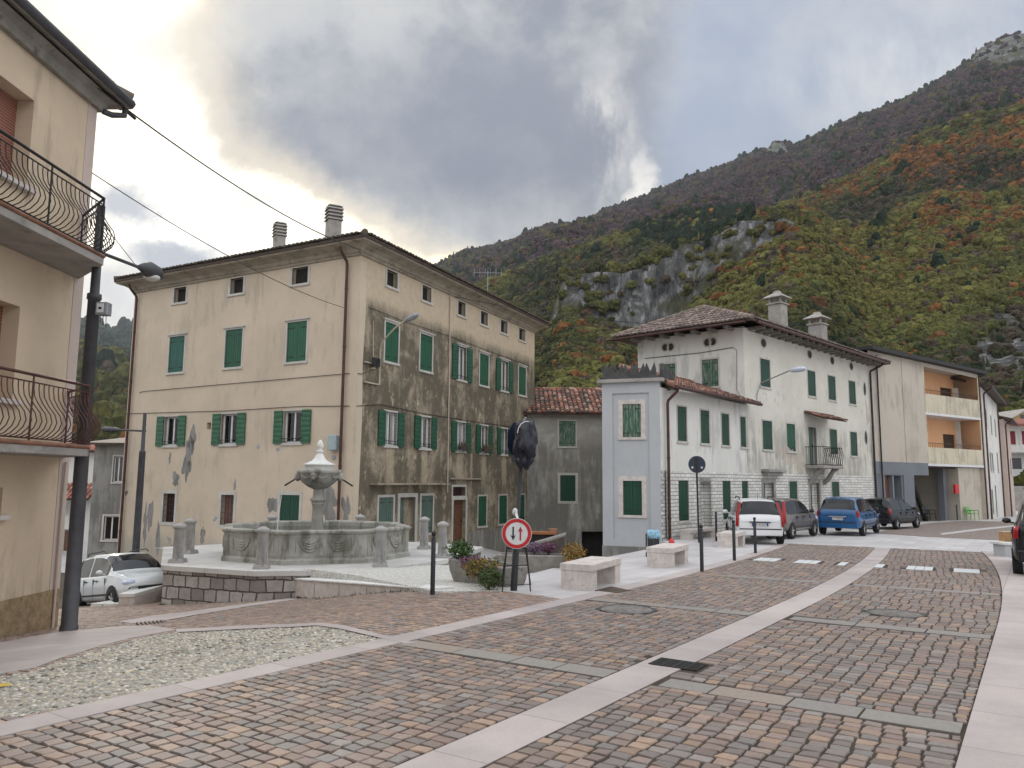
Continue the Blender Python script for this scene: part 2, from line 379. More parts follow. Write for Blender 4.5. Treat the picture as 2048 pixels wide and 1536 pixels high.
MA['stucco_white'] = stucco('stucco_white', (.68, .67, .63), fine=.05, streak=.12, streak_c=(.48, .47, .44))
MA['stucco_white_dirty'] = stucco('stucco_white_dirty', (.64, .62, .55), streak=.55, streak_c=(.33, .32, .28), fine=.08, band=(-1, 4.9), blot=.1, blot_c=(.42, .41, .36))
MA['stucco_taupe'] = stucco('stucco_taupe', (.50, .45, .38), fine=.05, streak=.15, streak_c=(.38, .34, .29))
MA['stucco_orange'] = stucco('stucco_orange', (.78, .45, .25), fine=.05)
MA['stucco_yellowish'] = stucco('stucco_yellowish', (.58, .52, .40), fine=.08, streak=.35, streak_c=(.36, .33, .26))
MA['stucco_steel'] = stucco('stucco_steel', (.185, .20, .22), fine=.06)
MA['stucco_dark_grey'] = stucco('stucco_dark_grey', (.27, .265, .25), streak=.4, streak_c=(.15, .145, .135), fine=.12)
t = NT('roughcast_plinth'); _v = t.uv(); MA['plinth'] = (t.bump(t.noise(_v, 30, 4, .7), .6, .02), t.fin(t.mix(t.ss(t.noise(_v, 6, 8, .75), .3, .7), (.20, .135, .07), (.36, .27, .16)), .92))[1]
MA['frame_stone'] = stone('frame_stone', (.45, .43, .40), (.55, .53, .49), (.34, .33, .31), 2.0, .3)
MA['eave_stone'] = stone('eave_stone', (.26, .225, .175), (.36, .31, .24), (.13, .11, .085), 1.4, .5)
MA['fountain_stone'] = stone('fountain_stone', (.26, .255, .22), (.39, .38, .35), (.11, .11, .08), 1.6, .65, .4, True)
MA['pale_stone'] = stone('pale_stone', (.60, .60, .58), (.74, .74, .72), (.30, .30, .28), 3., .35)
MA['pillar_stone'] = stone('pillar_stone', (.25, .245, .235), (.37, .36, .345), (.12, .115, .11), 2.5, .55, .35, True)
MA['bench_stone'] = stone('bench_stone', (.50, .45, .42), (.62, .57, .53), (.40, .35, .34), 5., .45)
MA['trough_stone'] = stone('trough_stone', (.20, .19, .175), (.29, .275, .25), (.12, .112, .10), 4., .4, .6)
MA['granite_pink'] = slabs('granite_pink', (.41, .36, .345), (.48, .425, .405), (.24, .20, .19), 1.05, .60, -STREET_ANG, .006, off=0., dirt=.55)
MA['paving_pale'] = slabs('paving_pale', (.47, .45, .445), (.56, .54, .535), (.33, .31, .30), .8, .4, -STREET_ANG, .007, dirt=.45)
MA['paving_coping'] = slabs('paving_coping', (.50, .49, .47), (.60, .59, .565), (.25, .24, .22), 1.3, .7, .2, .006, dirt=.6)
MA['asphalt_pale'] = slabs('asphalt_pale', (.44, .43, .42), (.50, .49, .48), (.36, .35, .34), 1.6, 1.0, .3, .004)
MA['joint'] = plain('joint_sand', (.042, .030, .021), .95, var=.35, scale=3.)
MA['far_cobble'] = slabs('far_cobble', (.27, .22, .19), (.36, .30, .27), (.12, .09, .07), .16, .13, -STREET_ANG + .1, .02)
MA['mortar'] = plain('pebble_mortar', (.36, .335, .295), .95, var=.25, scale=12, bump=.4)
MA['cobble'] = attr_mat('cobble_stone', .62, 22., .30, .5, .4)
MA['pebble'] = attr_mat('pebble_stone', .7, 30., .15, .3, .35)
MA['soil'] = plain('soil', (.07, .055, .04), .95, var=.4, scale=8)
t = NT('pale_gravel'); _v = t.pos(); _c = t.vor(_v, 22, out=1); _s = t.n('ShaderNodeSeparateColor'); t.L(_c, _s.inputs[0]); _d = t.vor(_v, 22, 'DISTANCE_TO_EDGE')
_k = t.mix(_s.outputs[0], (.50, .49, .45), (.76, .75, .71)); _k = t.mix(t.ss(_d, .0, .09, 1., 0.), _k, (.24, .22, .19)); t.bump(_d, .8, .04); MA['pale_gravel'] = t.fin(_k, .85)
t = NT('rubble_stone'); _v = t.uv(); _w = t.mix(.085, _v, t.noise(_v, 3.4, 4, .6, 0., True)); br = t.n('ShaderNodeTexBrick'); t.L(_w, br.inputs[0])
br.inputs['Scale'].default_value = 1; br.inputs['Brick Width'].default_value = .36; br.inputs['Row Height'].default_value = .27; br.inputs['Mortar Size'].default_value = .018; br.inputs['Mortar Smooth'].default_value = .5
br.inputs['Color1'].default_value = (.24, .215, .195, 1); br.inputs['Color2'].default_value = (.50, .48, .455, 1); br.inputs['Mortar'].default_value = (.07, .06, .05, 1)
_k = t.mix(t.M('MULTIPLY', t.ss(t.noise(_v, 5, 7, .7), .4, .7), .5), br.outputs[0], (.20, .18, .165)); t.bump(t.M('SUBTRACT', t.M('MULTIPLY', t.noise(_v, 12, 6, .7), .6), br.outputs[1]), .9, .05); MA['rubble'] = t.fin(_k, .88)
t = NT('white_split_stone'); _v = t.uv(); _w = t.mix(.012, _v, t.noise(_v, 5, 3, .5, 0., True)); br = t.n('ShaderNodeTexBrick'); t.L(_w, br.inputs[0])
br.inputs['Scale'].default_value = 1; br.inputs['Brick Width'].default_value = .42; br.inputs['Row Height'].default_value = .135; br.inputs['Mortar Size'].default_value = .013; br.inputs['Mortar Smooth'].default_value = .6
br.inputs['Color1'].default_value = (.60, .59, .55, 1); br.inputs['Color2'].default_value = (.78, .77, .74, 1); br.inputs['Mortar'].default_value = (.26, .25, .23, 1)
_k = t.mix(t.M('MULTIPLY', t.ss(t.noise(_v, 3, 7, .7), .45, .75), .35), br.outputs[0], (.40, .38, .34)); t.bump(t.M('SUBTRACT', t.M('MULTIPLY', t.noise(_v, 18, 6, .7), .5), br.outputs[1]), .9, .04); MA['split_stone'] = t.fin(_k, .85)
def shutter_mat(name, c, c2, wear=.0):
    t = NT(name); uv = t.uv(); sp = t.n('ShaderNodeSeparateXYZ'); t.L(uv, sp.inputs[0])
    w = t.n('ShaderNodeTexWave', wave_type='BANDS', bands_direction='X'); t.L(uv, w.inputs[0]); w.inputs['Scale'].default_value = 2.4; w.inputs['Distortion'].default_value = 0
    n = t.noise(t.map(uv, (6, .8, 1)), 1.5, 7, .65)
    k = t.mix(t.ss(n, .35, .7), c, c2)
    if wear: k = t.mix(t.M('MULTIPLY', t.ss(t.noise(t.map(uv, (9, 1.5, 1), (3, 1, 0)), 1.6, 8, .7), .60 - wear * .2, .75 - wear * .15), .8), k, (.27, .29, .25))
    k = t.mix(t.ss(w.outputs[0], .0, .12, .75, 0.), k, (.01, .02, .015)); t.bump(w.outputs[0], .4, .01)
    return t.fin(k, .5, spec=.35)
MA['green'] = shutter_mat('shutter_green', (.010, .074, .040), (.016, .098, .054))
MA['green_bright'] = shutter_mat('shutter_bright_green', (.014, .088, .046), (.020, .112, .058))
MA['green_teal'] = shutter_mat('shutter_teal', (.014, .085, .062), (.022, .11, .078))
MA['green_dark'] = shutter_mat('shutter_dark_green', (.006, .048, .028), (.010, .066, .038))
MA['green_worn'] = shutter_mat('shutter_worn_green', (.03, .10, .06), (.05, .13, .085), .8)
MA['green_grey'] = shutter_mat('shutter_grey_green', (.075, .125, .105), (.11, .165, .14), .3)
def louvre_mat(name, c):
    t = NT(name); uv = t.uv(); w = t.n('ShaderNodeTexWave', wave_type='BANDS', bands_direction='Y'); t.L(uv, w.inputs[0]); w.inputs['Scale'].default_value = 1.7; w.inputs['Distortion'].default_value = .15
    k = t.mix(t.ss(w.outputs[0], .0, .12, .8, 0.), t.mix(t.ss(t.noise(uv, 5, 5), .3, .7), c, tuple(x * 1.45 for x in c)), (.008, .025, .015)); t.bump(w.outputs[0], .5, .015); return t.fin(k, .5)
MA['green_open'] = louvre_mat('shutter_open_green', (.016, .086, .038))
MA['green_open_dark'] = louvre_mat('shutter_open_dark_green', (.009, .066, .036))
t = NT('roller_shutter'); uv = t.uv(); w = t.n('ShaderNodeTexWave', wave_type='BANDS', bands_direction='Y'); t.L(uv, w.inputs[0]); w.inputs['Scale'].default_value = 6.3
t.bump(w.outputs[0], .6, .01); MA['roller'] = t.fin(t.mix(t.ss(w.outputs[0], .05, .4), (.12, .045, .03), (.27, .115, .08)), .55)
MA['iron'] = plain('wrought_iron', (.016, .015, .015), .65, .0, .3, 10)
MA['iron_bollard'] = plain('bollard_iron', (.012, .013, .017), .55, .0, .3, 10)
MA['iron_brown'] = plain('rust_red_rail', (.090, .035, .028), .55, .2, .3, 10)
MA['copper_brown'] = plain('brown_pipe', (.075, .032, .025), .5, .3, .25, 4)
MA['steel_grey'] = plain('lamp_post_steel', (.055, .055, .062), .55, .1, .2, 4)
MA['lamp_grey'] = plain('lamp_housing', (.28, .29, .31), .45, .3, .15, 6)
MA['lamp_glass'] = plain('lamp_glass', (.55, .55, .52), .15, 0, .1, 6, spec=.6)
MA['lamp_pale'] = plain('pale_lamp_housing', (.50, .55, .62), .35, .1, .1, 6)
MA['glass'] = plain('window_glass', (.015, .017, .02), .08, 0, .3, 3, spec=.8)
MA['curtain'] = plain('curtain_lace', (.42, .40, .38), .8, 0, .3, 9)
MA['curtain_red'] = plain('curtain_brown', (.16, .10, .085), .8, 0, .3, 9)
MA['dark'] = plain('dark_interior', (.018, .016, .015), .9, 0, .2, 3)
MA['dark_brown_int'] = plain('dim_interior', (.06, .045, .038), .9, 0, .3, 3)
MA['white_paint'] = plain('white_paint', (.62, .62, .62), .5, 0, .08, 5)
MA['wood_brown'] = plain('brown_wood_door', (.13, .055, .03), .5, 0, .35, 9)
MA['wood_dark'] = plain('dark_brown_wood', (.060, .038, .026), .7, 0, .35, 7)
MA['slab_brown'] = plain('rusty_edge', (.24, .115, .07), .8, 0, .3, 5)
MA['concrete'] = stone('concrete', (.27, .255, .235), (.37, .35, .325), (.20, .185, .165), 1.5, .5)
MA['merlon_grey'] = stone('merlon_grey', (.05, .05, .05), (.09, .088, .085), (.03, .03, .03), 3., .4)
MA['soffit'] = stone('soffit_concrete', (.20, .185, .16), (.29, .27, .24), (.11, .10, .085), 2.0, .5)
MA['black_rubber'] = plain('tyre_rubber', (.016, .016, .017), .85, 0, .2, 8)
MA['rim'] = plain('alloy_rim', (.42, .43, .44), .3, .7, .1, 8)
MA['red_light'] = plain('red_light_lens', (.27, .006, .008), .2, 0, .3, 9, spec=.4)
MA['light_lens'] = plain('headlight_lens', (.50, .58, .75), .1, 0, .2, 9, spec=.8)
MA['black_plastic'] = plain('black_plastic', (.02, .02, .022), .5, 0, .2, 8)
MA['red_paint'] = plain('red_paint', (.52, .015, .02), .4, 0, .1, 8)
MA['grey_box'] = plain('grey_meter_box', (.30, .38, .40), .5, 0, .1, 8)
MA['blue_bag'] = plain('blue_bin_bag', (.25, .45, .58), .4, 0, .35, 9)
t = NT('black_bin_bag'); _v = t.n('ShaderNodeTexCoord').outputs['Object']; t.bump(t.noise(t.map(_v, (1, 1, .4)), 7, 5, .6, 1.), .9, .06); MA['bag_black'] = t.fin(t.mix(t.noise(_v, 3), (.003, .004, .010), (.010, .013, .028)), .30, spec=.5)
def car_paint(name, c, rough=.25, metal=0.):
    t = NT(name); t.b.inputs['Coat Weight'].default_value = .6 if sum(c) > .3 else .15; t.b.inputs['Coat Roughness'].default_value = .06; t.b.inputs['Specular IOR Level'].default_value = .5 if sum(c) > .3 else .25
    v = t.n('ShaderNodeTexCoord').outputs['Object']; return t.fin(t.mix(t.ss(t.noise(v, 1.5, 4), .3, .7), tuple(x * .93 for x in c), c), rough, metal)
def tile_mat(name):
    t = NT(name); q = t.n('ShaderNodeAttribute'); q.attribute_name = 'Col'; v = t.pos()
    c = t.mix(t.M('MULTIPLY', t.ss(t.noise(v, 2.5, 7, .7), .45, .7), .45), q.outputs['Color'], (.075, .065, .05)); t.bump(t.noise(v, 30, 4), .4, .01); return t.fin(c, .85)
MA['tile'] = tile_mat('roof_tile')

t = NT('stained_stucco'); uv = t.uv(); sp = t.n('ShaderNodeSeparateXYZ'); t.L(uv, sp.inputs[0]); z = sp.outputs[1]
n1 = t.noise(t.map(uv, (.75, .55, 1), (1.3, 2.1, 0)), 1.0, 9, .70, .3); n2 = t.noise(t.map(uv, (4.2, .30, 1), (5, 1, 0)), 1.0, 6, .6, .2); n3 = t.noise(t.map(uv, (1, .8, 1), (7, 7, 0)), 3.2, 9, .78)
bias = t.M('ADD', t.ss(t.M('ADD', z, t.M('MULTIPLY', n1, 1.5)), 10.1, 8.6, -.20, .085), t.ss(z, .8, -.6, .0, -.06))
w = t.M('ADD', t.M('ADD', t.M('MULTIPLY', n1, .58), t.M('MULTIPLY', n2, .14)), t.M('ADD', t.M('MULTIPLY', n3, .28), bias))
c = t.mix(t.ss(n3, .3, .7), (.46, .375, .27), (.56, .465, .34))
c = t.mix(t.M('MULTIPLY', t.ss(w, .42, .52), .75), c, (.26, .222, .165)); c = t.mix(t.M('MULTIPLY', t.ss(w, .50, .61), .82), c, (.092, .080, .058))
c = t.mix(t.M('MULTIPLY', t.ss(t.noise(t.map(uv, (1.6, .8, 1), (3, 9, 0)), 1.5, 10, .8), .575, .60), t.ss(z, 7.5, 5.5, .15, .8)), c, (.50, .425, .30))
for cx_, hw in ((2.3, .34), (4.9, .34), (8.0, .42), (10.4, .36), (12.7, .32), (9.1, .14)):
    dx_ = t.M('ABSOLUTE', t.M('ADD', t.M('SUBTRACT', sp.outputs[0], cx_), t.M('MULTIPLY', t.M('SUBTRACT', n3, .5), .7)))
    k_ = t.M('MULTIPLY', t.ss(dx_, hw, hw * .45), t.M('MULTIPLY', t.ss(t.M('ADD', z, t.M('MULTIPLY', n2, 1.2)), 1.5, 2.8), t.ss(z, 3.02, 2.9)))
    c = t.mix(t.M('MULTIPLY', k_, .6), c, (.47, .40, .29))
t.bump(t.M('ADD', n3, t.M('MULTIPLY', t.noise(uv, 40, 3), .25)), .35, .02); MA['stucco_dirty'] = t.fin(c, .9, spec=.25)
# ------------------------------------------------------------------ ground, street and paving
DU = np.array([.56, .8285]); DV = np.array([.8285, -.56])
def shf(u): return -.004 * np.clip(u - 12, 0, 16) ** 2 - .128 * np.clip(u - 28, 0, 40)
def UV(u, v): return DU * u + DV * (v + shf(u))
def inpoly(P, x, y):
    P = np.asarray(P); n = len(P); r = np.zeros(np.shape(x), bool)
    for i in range(n):
        x0, y0 = P[i]; x1, y1 = P[(i + 1) % n]
        c = (y0 > y) != (y1 > y)
        with np.errstate(divide='ignore', invalid='ignore'):
            r ^= c & (x < (x1 - x0) * (y - y0) / (y1 - y0 + 1e-12) + x0)
    return r
def sheet(name, pts, fn, off, mat, step=.6, thick=0., uvs=1., **kw):
    bm = bmesh.new(); vs = [bm.verts.new((p[0], p[1], 0)) for p in pts]; f = bm.faces.new(vs)
    xs = [p[0] for p in pts]; ys = [p[1] for p in pts]
    for lo, hi, no in ((min(xs), max(xs), (1, 0, 0)), (min(ys), max(ys), (0, 1, 0))):
        k = int((hi - lo) / step)
        for i in range(1, k + 1):
            c = lo + (hi - lo) * i / (k + 1)
            bmesh.ops.bisect_plane(bm, geom=bm.verts[:] + bm.edges[:] + bm.faces[:], plane_co=(c, 0, 0) if no[0] else (0, c, 0), plane_no=no)
    bm.normal_update()
    if sum(f.normal.z for f in bm.faces) < 0: bmesh.ops.reverse_faces(bm, faces=bm.faces[:])
    be = [e for e in bm.edges if len(e.link_faces) == 1]
    for v in bm.verts: v.co.z = float(fn(v.co.x, v.co.y)) + off
    if thick:
        r = bmesh.ops.extrude_edge_only(bm, edges=be)
        for v in r['geom']:
            if isinstance(v, bmesh.types.BMVert): v.co.z -= thick
    ul = bm.loops.layers.uv.new('UVMap')
    for f in bm.faces:
        for l in f.loops: l[ul].uv = (l.vert.co.x * uvs, l.vert.co.y * uvs + l.vert.co.z)
    me = bpy.data.meshes.new(name); bm.to_mesh(me); bm.free(); me.materials.append(mat)
    o = bpy.data.objects.new(name, me); COL.objects.link(o); ORG[o.name] = (np.zeros(3), 0.)
    return tag(o, **kw)
def band(u0, u1, v0, v1, n=24):
    us = np.linspace(u0, u1, n); return [UV(u, v0) for u in us] + [UV(u, v1) for u in us[::-1]]
# one broad sheet under everything
gx = np.unique(np.concatenate([np.linspace(-420, -40, 20), np.linspace(-40, 60, 81), np.linspace(60, 420, 20)]))
gy = np.unique(np.concatenate([np.linspace(-120, -8, 12), np.linspace(-8, 80, 81), np.linspace(80, 420, 20)]))
XX, YY = np.meshgrid(gx, gy); ZZ = np.minimum(SL(XX, YY), SP(XX, YY)) - .12
ZZ = np.where(YY > 46, np.minimum(ZZ, S(XX, YY) - .12), ZZ)
idx = np.arange(XX.size).reshape(XX.shape)
np_mesh('ground', np.stack([XX, YY, ZZ], -1).reshape(-1, 3), np.stack([idx[:-1, :-1], idx[:-1, 1:], idx[1:, 1:], idx[1:, :-1]], -1).reshape(-1, 4), MA['asphalt_pale'], smooth=True, kind='structure')
# pale stone paving: the whole square to the right, standing proud of the hollow in front of the grey house
v9 = [UV(u, -9.15) for u in (14.6, 18, 21)]
P_PAVE = [UV(11.9, -6.2)] + [hit(1130, 1200)[:2], hit(1010, 1184)[:2], hit(1050, 1152)[:2], hit(1130, 1131)[:2]] + [hit(1205, 1117)[:2], hit(1345, 1090)[:2]] + [(5.3, 27.4), (10.3, 34.0), (21.3, 45.2), (36, 56), (60, 90), (90, 90), (60, 20), (24, -12), (-.5, -6), UV(-6, -.3)] + [UV(u, -.3) for u in (0, 6, 12, 16, 20, 25)] + [UV(27.3, -.3), UV(27.3, -6.2)] + [UV(u, -6.2) for u in (25, 20, 16)]
sheet('stone_pavement', P_PAVE, S, .012, MA['paving_pale'], 2.0, .9, kind='structure')
# cobbled carriageway bed, granite bands
sheet('road_bed', band(-6, 27.25, -6.1, -.45, 30), S, .013, MA['joint'], 1.5, kind='structure')
sheet('far_road', [hit(*p)[:2] for p in ((1745, 1067), (1850, 1074), (1992, 1081), (2048, 1083), (2080, 1060), (2075, 1048), (2010, 1044), (1925, 1042), (1860, 1047), (1790, 1057))], S, .022, MA['far_cobble'], 2.0, kind='structure')
sheet('far_road_band', [hit(*p)[:2] for p in ((1880, 1068), (1950, 1059), (2040, 1050), (2040, 1053), (1950, 1063), (1885, 1071))], S, .028, MA['paving_pale'], 2.0, kind='structure')
sheet('left_granite_band', band(-6, 26.8, -6.42, -6.08, 30), lambda x, y: np.maximum(S(x, y), S(x, y)), .024, MA['granite_pink'], 1.5, .12, kind='structure')
sheet('centre_granite_band', band(-6, 27.2, -3.45, -3.0, 30), S, .020, MA['granite_pink'], 1.5, .05, kind='structure')
sheet('right_granite_kerb', band(-6, 27.6, -.53, -.02, 30), S, .045, MA['granite_pink'], 1.5, .12, kind='structure')
# the falling lane on the left
P_LANE = [UV(u, -6.40) for u in (-6, 0, 4, 8, 11.9)] + [hit(1130, 1200)[:2], hit(1010, 1185)[:2], hit(868, 1187, SL)[:2], hit(700, 1192, SL)[:2], hit(508, 1193, SL)[:2], (-6.0, 18.6), (-8.0, 19.8), (-9.2, 24), (-12, 34), (-30, 44), (-40, 30), (-40, -8), (-9, -9)]
sheet('lane', P_LANE, SL, .004, MA['joint'], .7, kind='structure')
P_PEB = [hit(*p, SL)[:2] for p in ((-260, 1530), (0, 1442), (234, 1407), (430, 1371), (620, 1332), (815, 1291), (720, 1268), (633, 1253), (586, 1256), (480, 1259), (352, 1266), (273, 1280), (195, 1303), (125, 1324), (70, 1345), (0, 1358), (-200, 1385))]
sheet('pebble_bed', P_PEB, SL, .010, MA['mortar'], .4, kind='structure')
P_PINK = [hit(*p, SL)[:2] for p in ((-260, 1372), (0, 1352), (70, 1339), (125, 1318), (195, 1297), (260, 1279), (352, 1262), (300, 1253), (240, 1255), (107, 1268), (0, 1288), (-260, 1320))]
sheet('granite_pavement', P_PINK, SL, .020, MA['granite_pink'], .5, .05, kind='structure')
P_EDGE = [hit(*p, SL)[:2] for p in ((352, 1262), (480, 1255), (586, 1252), (640, 1249), (740, 1268), (835, 1291), (812, 1293), (715, 1270), (632, 1255), (586, 1258), (480, 1262), (352, 1268))]
sheet('granite_edging', P_EDGE, SL, .026, MA['granite_pink'], .6, kind='structure')
P_STRIP = [hit(*p, SL)[:2] for p in ((235, 1246), (300, 1234), (370, 1226), (480, 1211), (580, 1198), (595, 1200), (500, 1214), (390, 1232), (330, 1243), (270, 1249))]
sheet('lane_granite_strip', P_STRIP, SL, .020, MA['granite_pink'], .6, kind='structure')
# pale gravel in front of the fountain and the square behind
P_GRAV = [hit(*p)[:2] for p in ((868, 1183), (1012, 1182), (1052, 1151), (1130, 1130))] + [np.array((.9, 26.)), np.array((-.8, 31.)), np.array((-5.2, 30.5)), np.array((-10.5, 29)), np.array((-9.5, 22)), np.array((-7.2, 20.4)), hit(508, 1195, SL)[:2] + np.array([.05, .3]), hit(700, 1192, SL)[:2] + np.array([.05, .3])] 
sheet('gravel', P_GRAV, SP, .0, MA['pale_gravel'], .7, .5, kind='structure')
P_SQ = [(-.8, 24.6), (1.9, 20.5), (2.6, 21.5), (6, 33), (8, 43), (0, 43.2), (-6, 30), (-12, 31.4), (-13.5, 29.5), (-10, 26.5)]
sheet('square', P_SQ, SP, .02, MA['asphalt_pale'], 1.0, kind='structure')

# ---- cobble stones: every sett its own block, rows across the street
PAL = 1.05 * np.array([1.06, .96, .90]) * np.array([(.30, .215, .175), (.245, .19, .17), (.215, .20, .195), (.34, .255, .20), (.19, .175, .165), (.265, .265, .255), (.225, .24, .245), (.29, .235, .21), (.38, .28, .20), (.20, .155, .145), (.175, .17, .17), (.255, .21, .185)])
def setts(us, vs, Lu, Lv, zf, lift, cols, jit=.010, hgt=.05):
    n = len(us)
    ang = np.array([-1, -.55, .55, 1])  # octagon with clipped corners
    ox = np.array([1, 1, .86, -.86, -1, -1, -.86, .86]); oy = np.array([-.86, .86, 1, 1, .86, -.86, -1, -1])
    hu = Lu[:, None] / 2 * ox + rng.normal(0, jit * .6, (n, 8)); hw = Lv[:, None] / 2 * oy + rng.normal(0, jit * .6, (n, 8))
    rot = rng.normal(0, .03, n)[:, None]; hu, hw = hu - hw * rot, hw + hu * rot
    def pos(k):
        u = us[:, None] + hu * k; v = vs[:, None] + hw * k + shf(us[:, None])
        return u * DU[0] + v * DV[0], u * DU[1] + v * DV[1]
    xb, yb = pos(1.0); xt, yt = pos(.93)
    xc = us * DU[0] + (vs + shf(us)) * DV[0]; yc = us * DU[1] + (vs + shf(us)) * DV[1]
    zc = zf(xc, yc)
    gx = (zf(xc + .3, yc) - zc) / .3; gy = (zf(xc, yc + .3) - zc) / .3
    tx = rng.normal(0, .012, n) + gx; ty = rng.normal(0, .012, n) + gy; dz = rng.normal(0, .0016, n)
    zt = (zc + lift + dz)[:, None] + tx[:, None] * (xt - xc[:, None]) + ty[:, None] * (yt - yc[:, None])
    zm = zt - .010; zb = zt - hgt
    V = np.concatenate([np.stack([xt, yt, zt], -1), np.stack([xb, yb, zm], -1), np.stack([xb, yb, zb], -1)], 1)  # n,24,3
    cen = np.stack([xc, yc, zc + lift + dz + .002], -1)[:, None]
    V = np.concatenate([V, cen], 1)            # crowned top: centre vertex 24
    fs = []
    for k in range(8):
        k2 = (k + 1) % 8
        fs += [(24, k, k2, k2)]
    tri = np.array([(24, k, (k + 1) % 8) for k in range(8)]); q = []
    for k in range(8):
        k2 = (k + 1) % 8
        q += [(k, 8 + k, 8 + k2), (k, 8 + k2, k2), (8 + k, 16 + k, 16 + k2), (8 + k, 16 + k2, 8 + k2)]
    T = np.concatenate([tri, np.array(q)])
    T = T[:, ::1]
    base_i = (np.arange(n) * 25)[:, None, None]
    return V.reshape(-1, 3), (T[None] + base_i).reshape(-1, 3), np.repeat(cols, 25, 0)
def rows(u0, u1, spans, du, dv):
    U = []; V = []; A = []; B = []
    u = u0; k = 0; off = 0.
    while u < u1:
        d = du * random.uniform(.94, 1.06); off += random.gauss(0, .010); off *= .97
        if random.random() < .035: off += dv * .45
        for v0, v1 in spans:
            n = int(round((v1 - v0) / dv)); e = [v0 + (v1 - v0) * i / n for i in range(n + 1)]
            sh = (off + dv * .5) % dv - dv * .5
            e = [v0] + [x + sh + random.gauss(0, .006) for x in e[1:-1]] + [v1]
            for i in range(n):
                if e[i + 1] - e[i] < .05: continue
                U.append(u + d / 2 + .03 * math.sin(e[i] * 1.6 + k * .09) + random.gauss(0, .003)); V.append((e[i] + e[i + 1]) / 2); A.append(d - .017); B.append(e[i + 1] - e[i] - .017)
        u += d; k += 1
    return map(np.array, (U, V, A, B))
def pick(n, p=None):
    c = PAL[rng.choice(len(PAL), n, p=p)]; g = np.array([(.205, .166, .144)]); c = c * .58 + g * .42; return c * rng.uniform(.80, 1.18, (n, 1))
SLABS_U = (6.85, 11.3, 16.05)
CW = []   # zebra blocks of the crossing: (v centre)
for a, b in ((1508, 1560), (1590, 1642), (1815, 1868), (1908, 1958)):
    for k in range(3):
        q = hit(a + (b - a) * (k + .5) / 3, 1121 + (a - 1508) / 450 * 21); CW.append((float(q[:2] @ DV - shf(q[:2] @ DU))))
for a in (1685, 1764):
    q = hit(a, 1130); CW.append(float(q[:2] @ DV - shf(q[:2] @ DU)))
U0, V0, A0, B0 = rows(-1.5, 27.2, ((-6.075, -3.46), (-2.99, -.54)), .126, .141)
ok = np.ones(len(U0), bool)
for su in SLABS_U: ok &= np.abs(U0 - su) > .20
for cv_ in CW: ok &= ~((np.abs(U0 - 20.5) < .50) & (np.abs(V0 - cv_) < .15))
ok &= ~((np.abs(U0 - 7.62) < .23) & (V0 > -3.5) & (V0 < -2.85))
MANH = [(hit(1253, 1222)[:2], .36), (hit(1790, 1230)[:2], .33)]
for c_, r_ in MANH:
    x_ = U0 * DU[0] + (V0 + shf(U0)) * DV[0]; y_ = U0 * DU[1] + (V0 + shf(U0)) * DV[1]; ok &= (x_ - c_[0]) ** 2 + (y_ - c_[1]) ** 2 > (r_ + .07) ** 2
U0, V0, A0, B0 = U0[ok], V0[ok], A0[ok], B0[ok]
v_, f_, c_ = setts(U0, V0, A0, B0, S, .022, pick(len(U0)))
np_mesh('cobbled_road', v_, f_, MA['cobble'], c_, kind='structure')
# lane setts
U1, V1, A1, B1 = rows(2.5, 30, ((-22, -6.43),), .118, .126)
x1 = U1 * DU[0] + (V1 + shf(U1)) * DV[0]; y1 = U1 * DU[1] + (V1 + shf(U1)) * DV[1]
vv = x1 * DV[0] + y1 * DV[1]
ok = inpoly(P_LANE, x1, y1) & ~inpoly(P_PEB, x1, y1) & ~inpoly(P_PINK, x1, y1) & ~inpoly(P_STRIP, x1, y1) & ~inpoly(P_EDGE, x1, y1) & (V1 < -6.4) & (x1 > -17) & ~((x1 < -7.8) & (y1 < 13.5))
U1, V1, A1, B1 = U1[ok], V1[ok], A1[ok], B1[ok]
lc = pick(len(U1), np.array([.16, .12, .05, .18, .04, .04, .03, .12, .14, .04, .02, .06])) * 1.12
v_, f_, c_ = setts(U1, V1, A1, B1, SL, .016, lc)
np_mesh('cobbled_lane', v_, f_, MA['cobble'], c_, kind='structure')
# cross courses of long slabs
mb = MB()
for su in SLABS_U:
    v = -6.05
    while v < -.6:
        w = random.uniform(.45, .85)
        e = min(v + w, -3.46 if v < -3.5 else -.56)
        if not (v < -2.93 and e > -3.45):
            a, b, c, d = (UV(su - .155, v + .01), UV(su + .155, v + .01), UV(su + .155, e - .01), UV(su - .155, e - .01))
            col = random.choice([(.275, .255, .225), (.26, .24, .22), (.30, .25, .21), (.28, .245, .22), (.30, .22, .17) if su > 8 else (.27, .25, .225)]); zt = [float(S(*p)) + .021 + random.uniform(0, .003) for p in (a, b, c, d)]
            P = [(p[0], p[1], z - .05) for p, z in zip((a, b, c, d), zt)] + [(p[0], p[1], z) for p, z in zip((a, b, c, d), zt)]
            mb.hexa([P[3], P[2], P[1], P[0], P[7], P[6], P[5], P[4]], 0, None, col)
            if e < -.9 and v < -3.5 or random.random() < .5:
                pass
        else:
            e = -2.93
        v = e
mb.build('cross_slabs', MA['cobble'], kind='structure')
mb = MB()
for cv_ in CW:
    a, b, c, d = (UV(20.04, cv_ - .085), UV(20.98, cv_ - .085), UV(20.98, cv_ + .085), UV(20.04, cv_ + .085))
    P = [(p[0], p[1], float(S(*p)) - .03) for p in (a, d, c, b)] + [(p[0], p[1], float(S(*p)) + .024) for p in (a, d, c, b)]
    mb.hexa(P, 0, None, (.60, .62, .62))
mb.build('crossing_stripes', MA['pebble'], kind='structure')
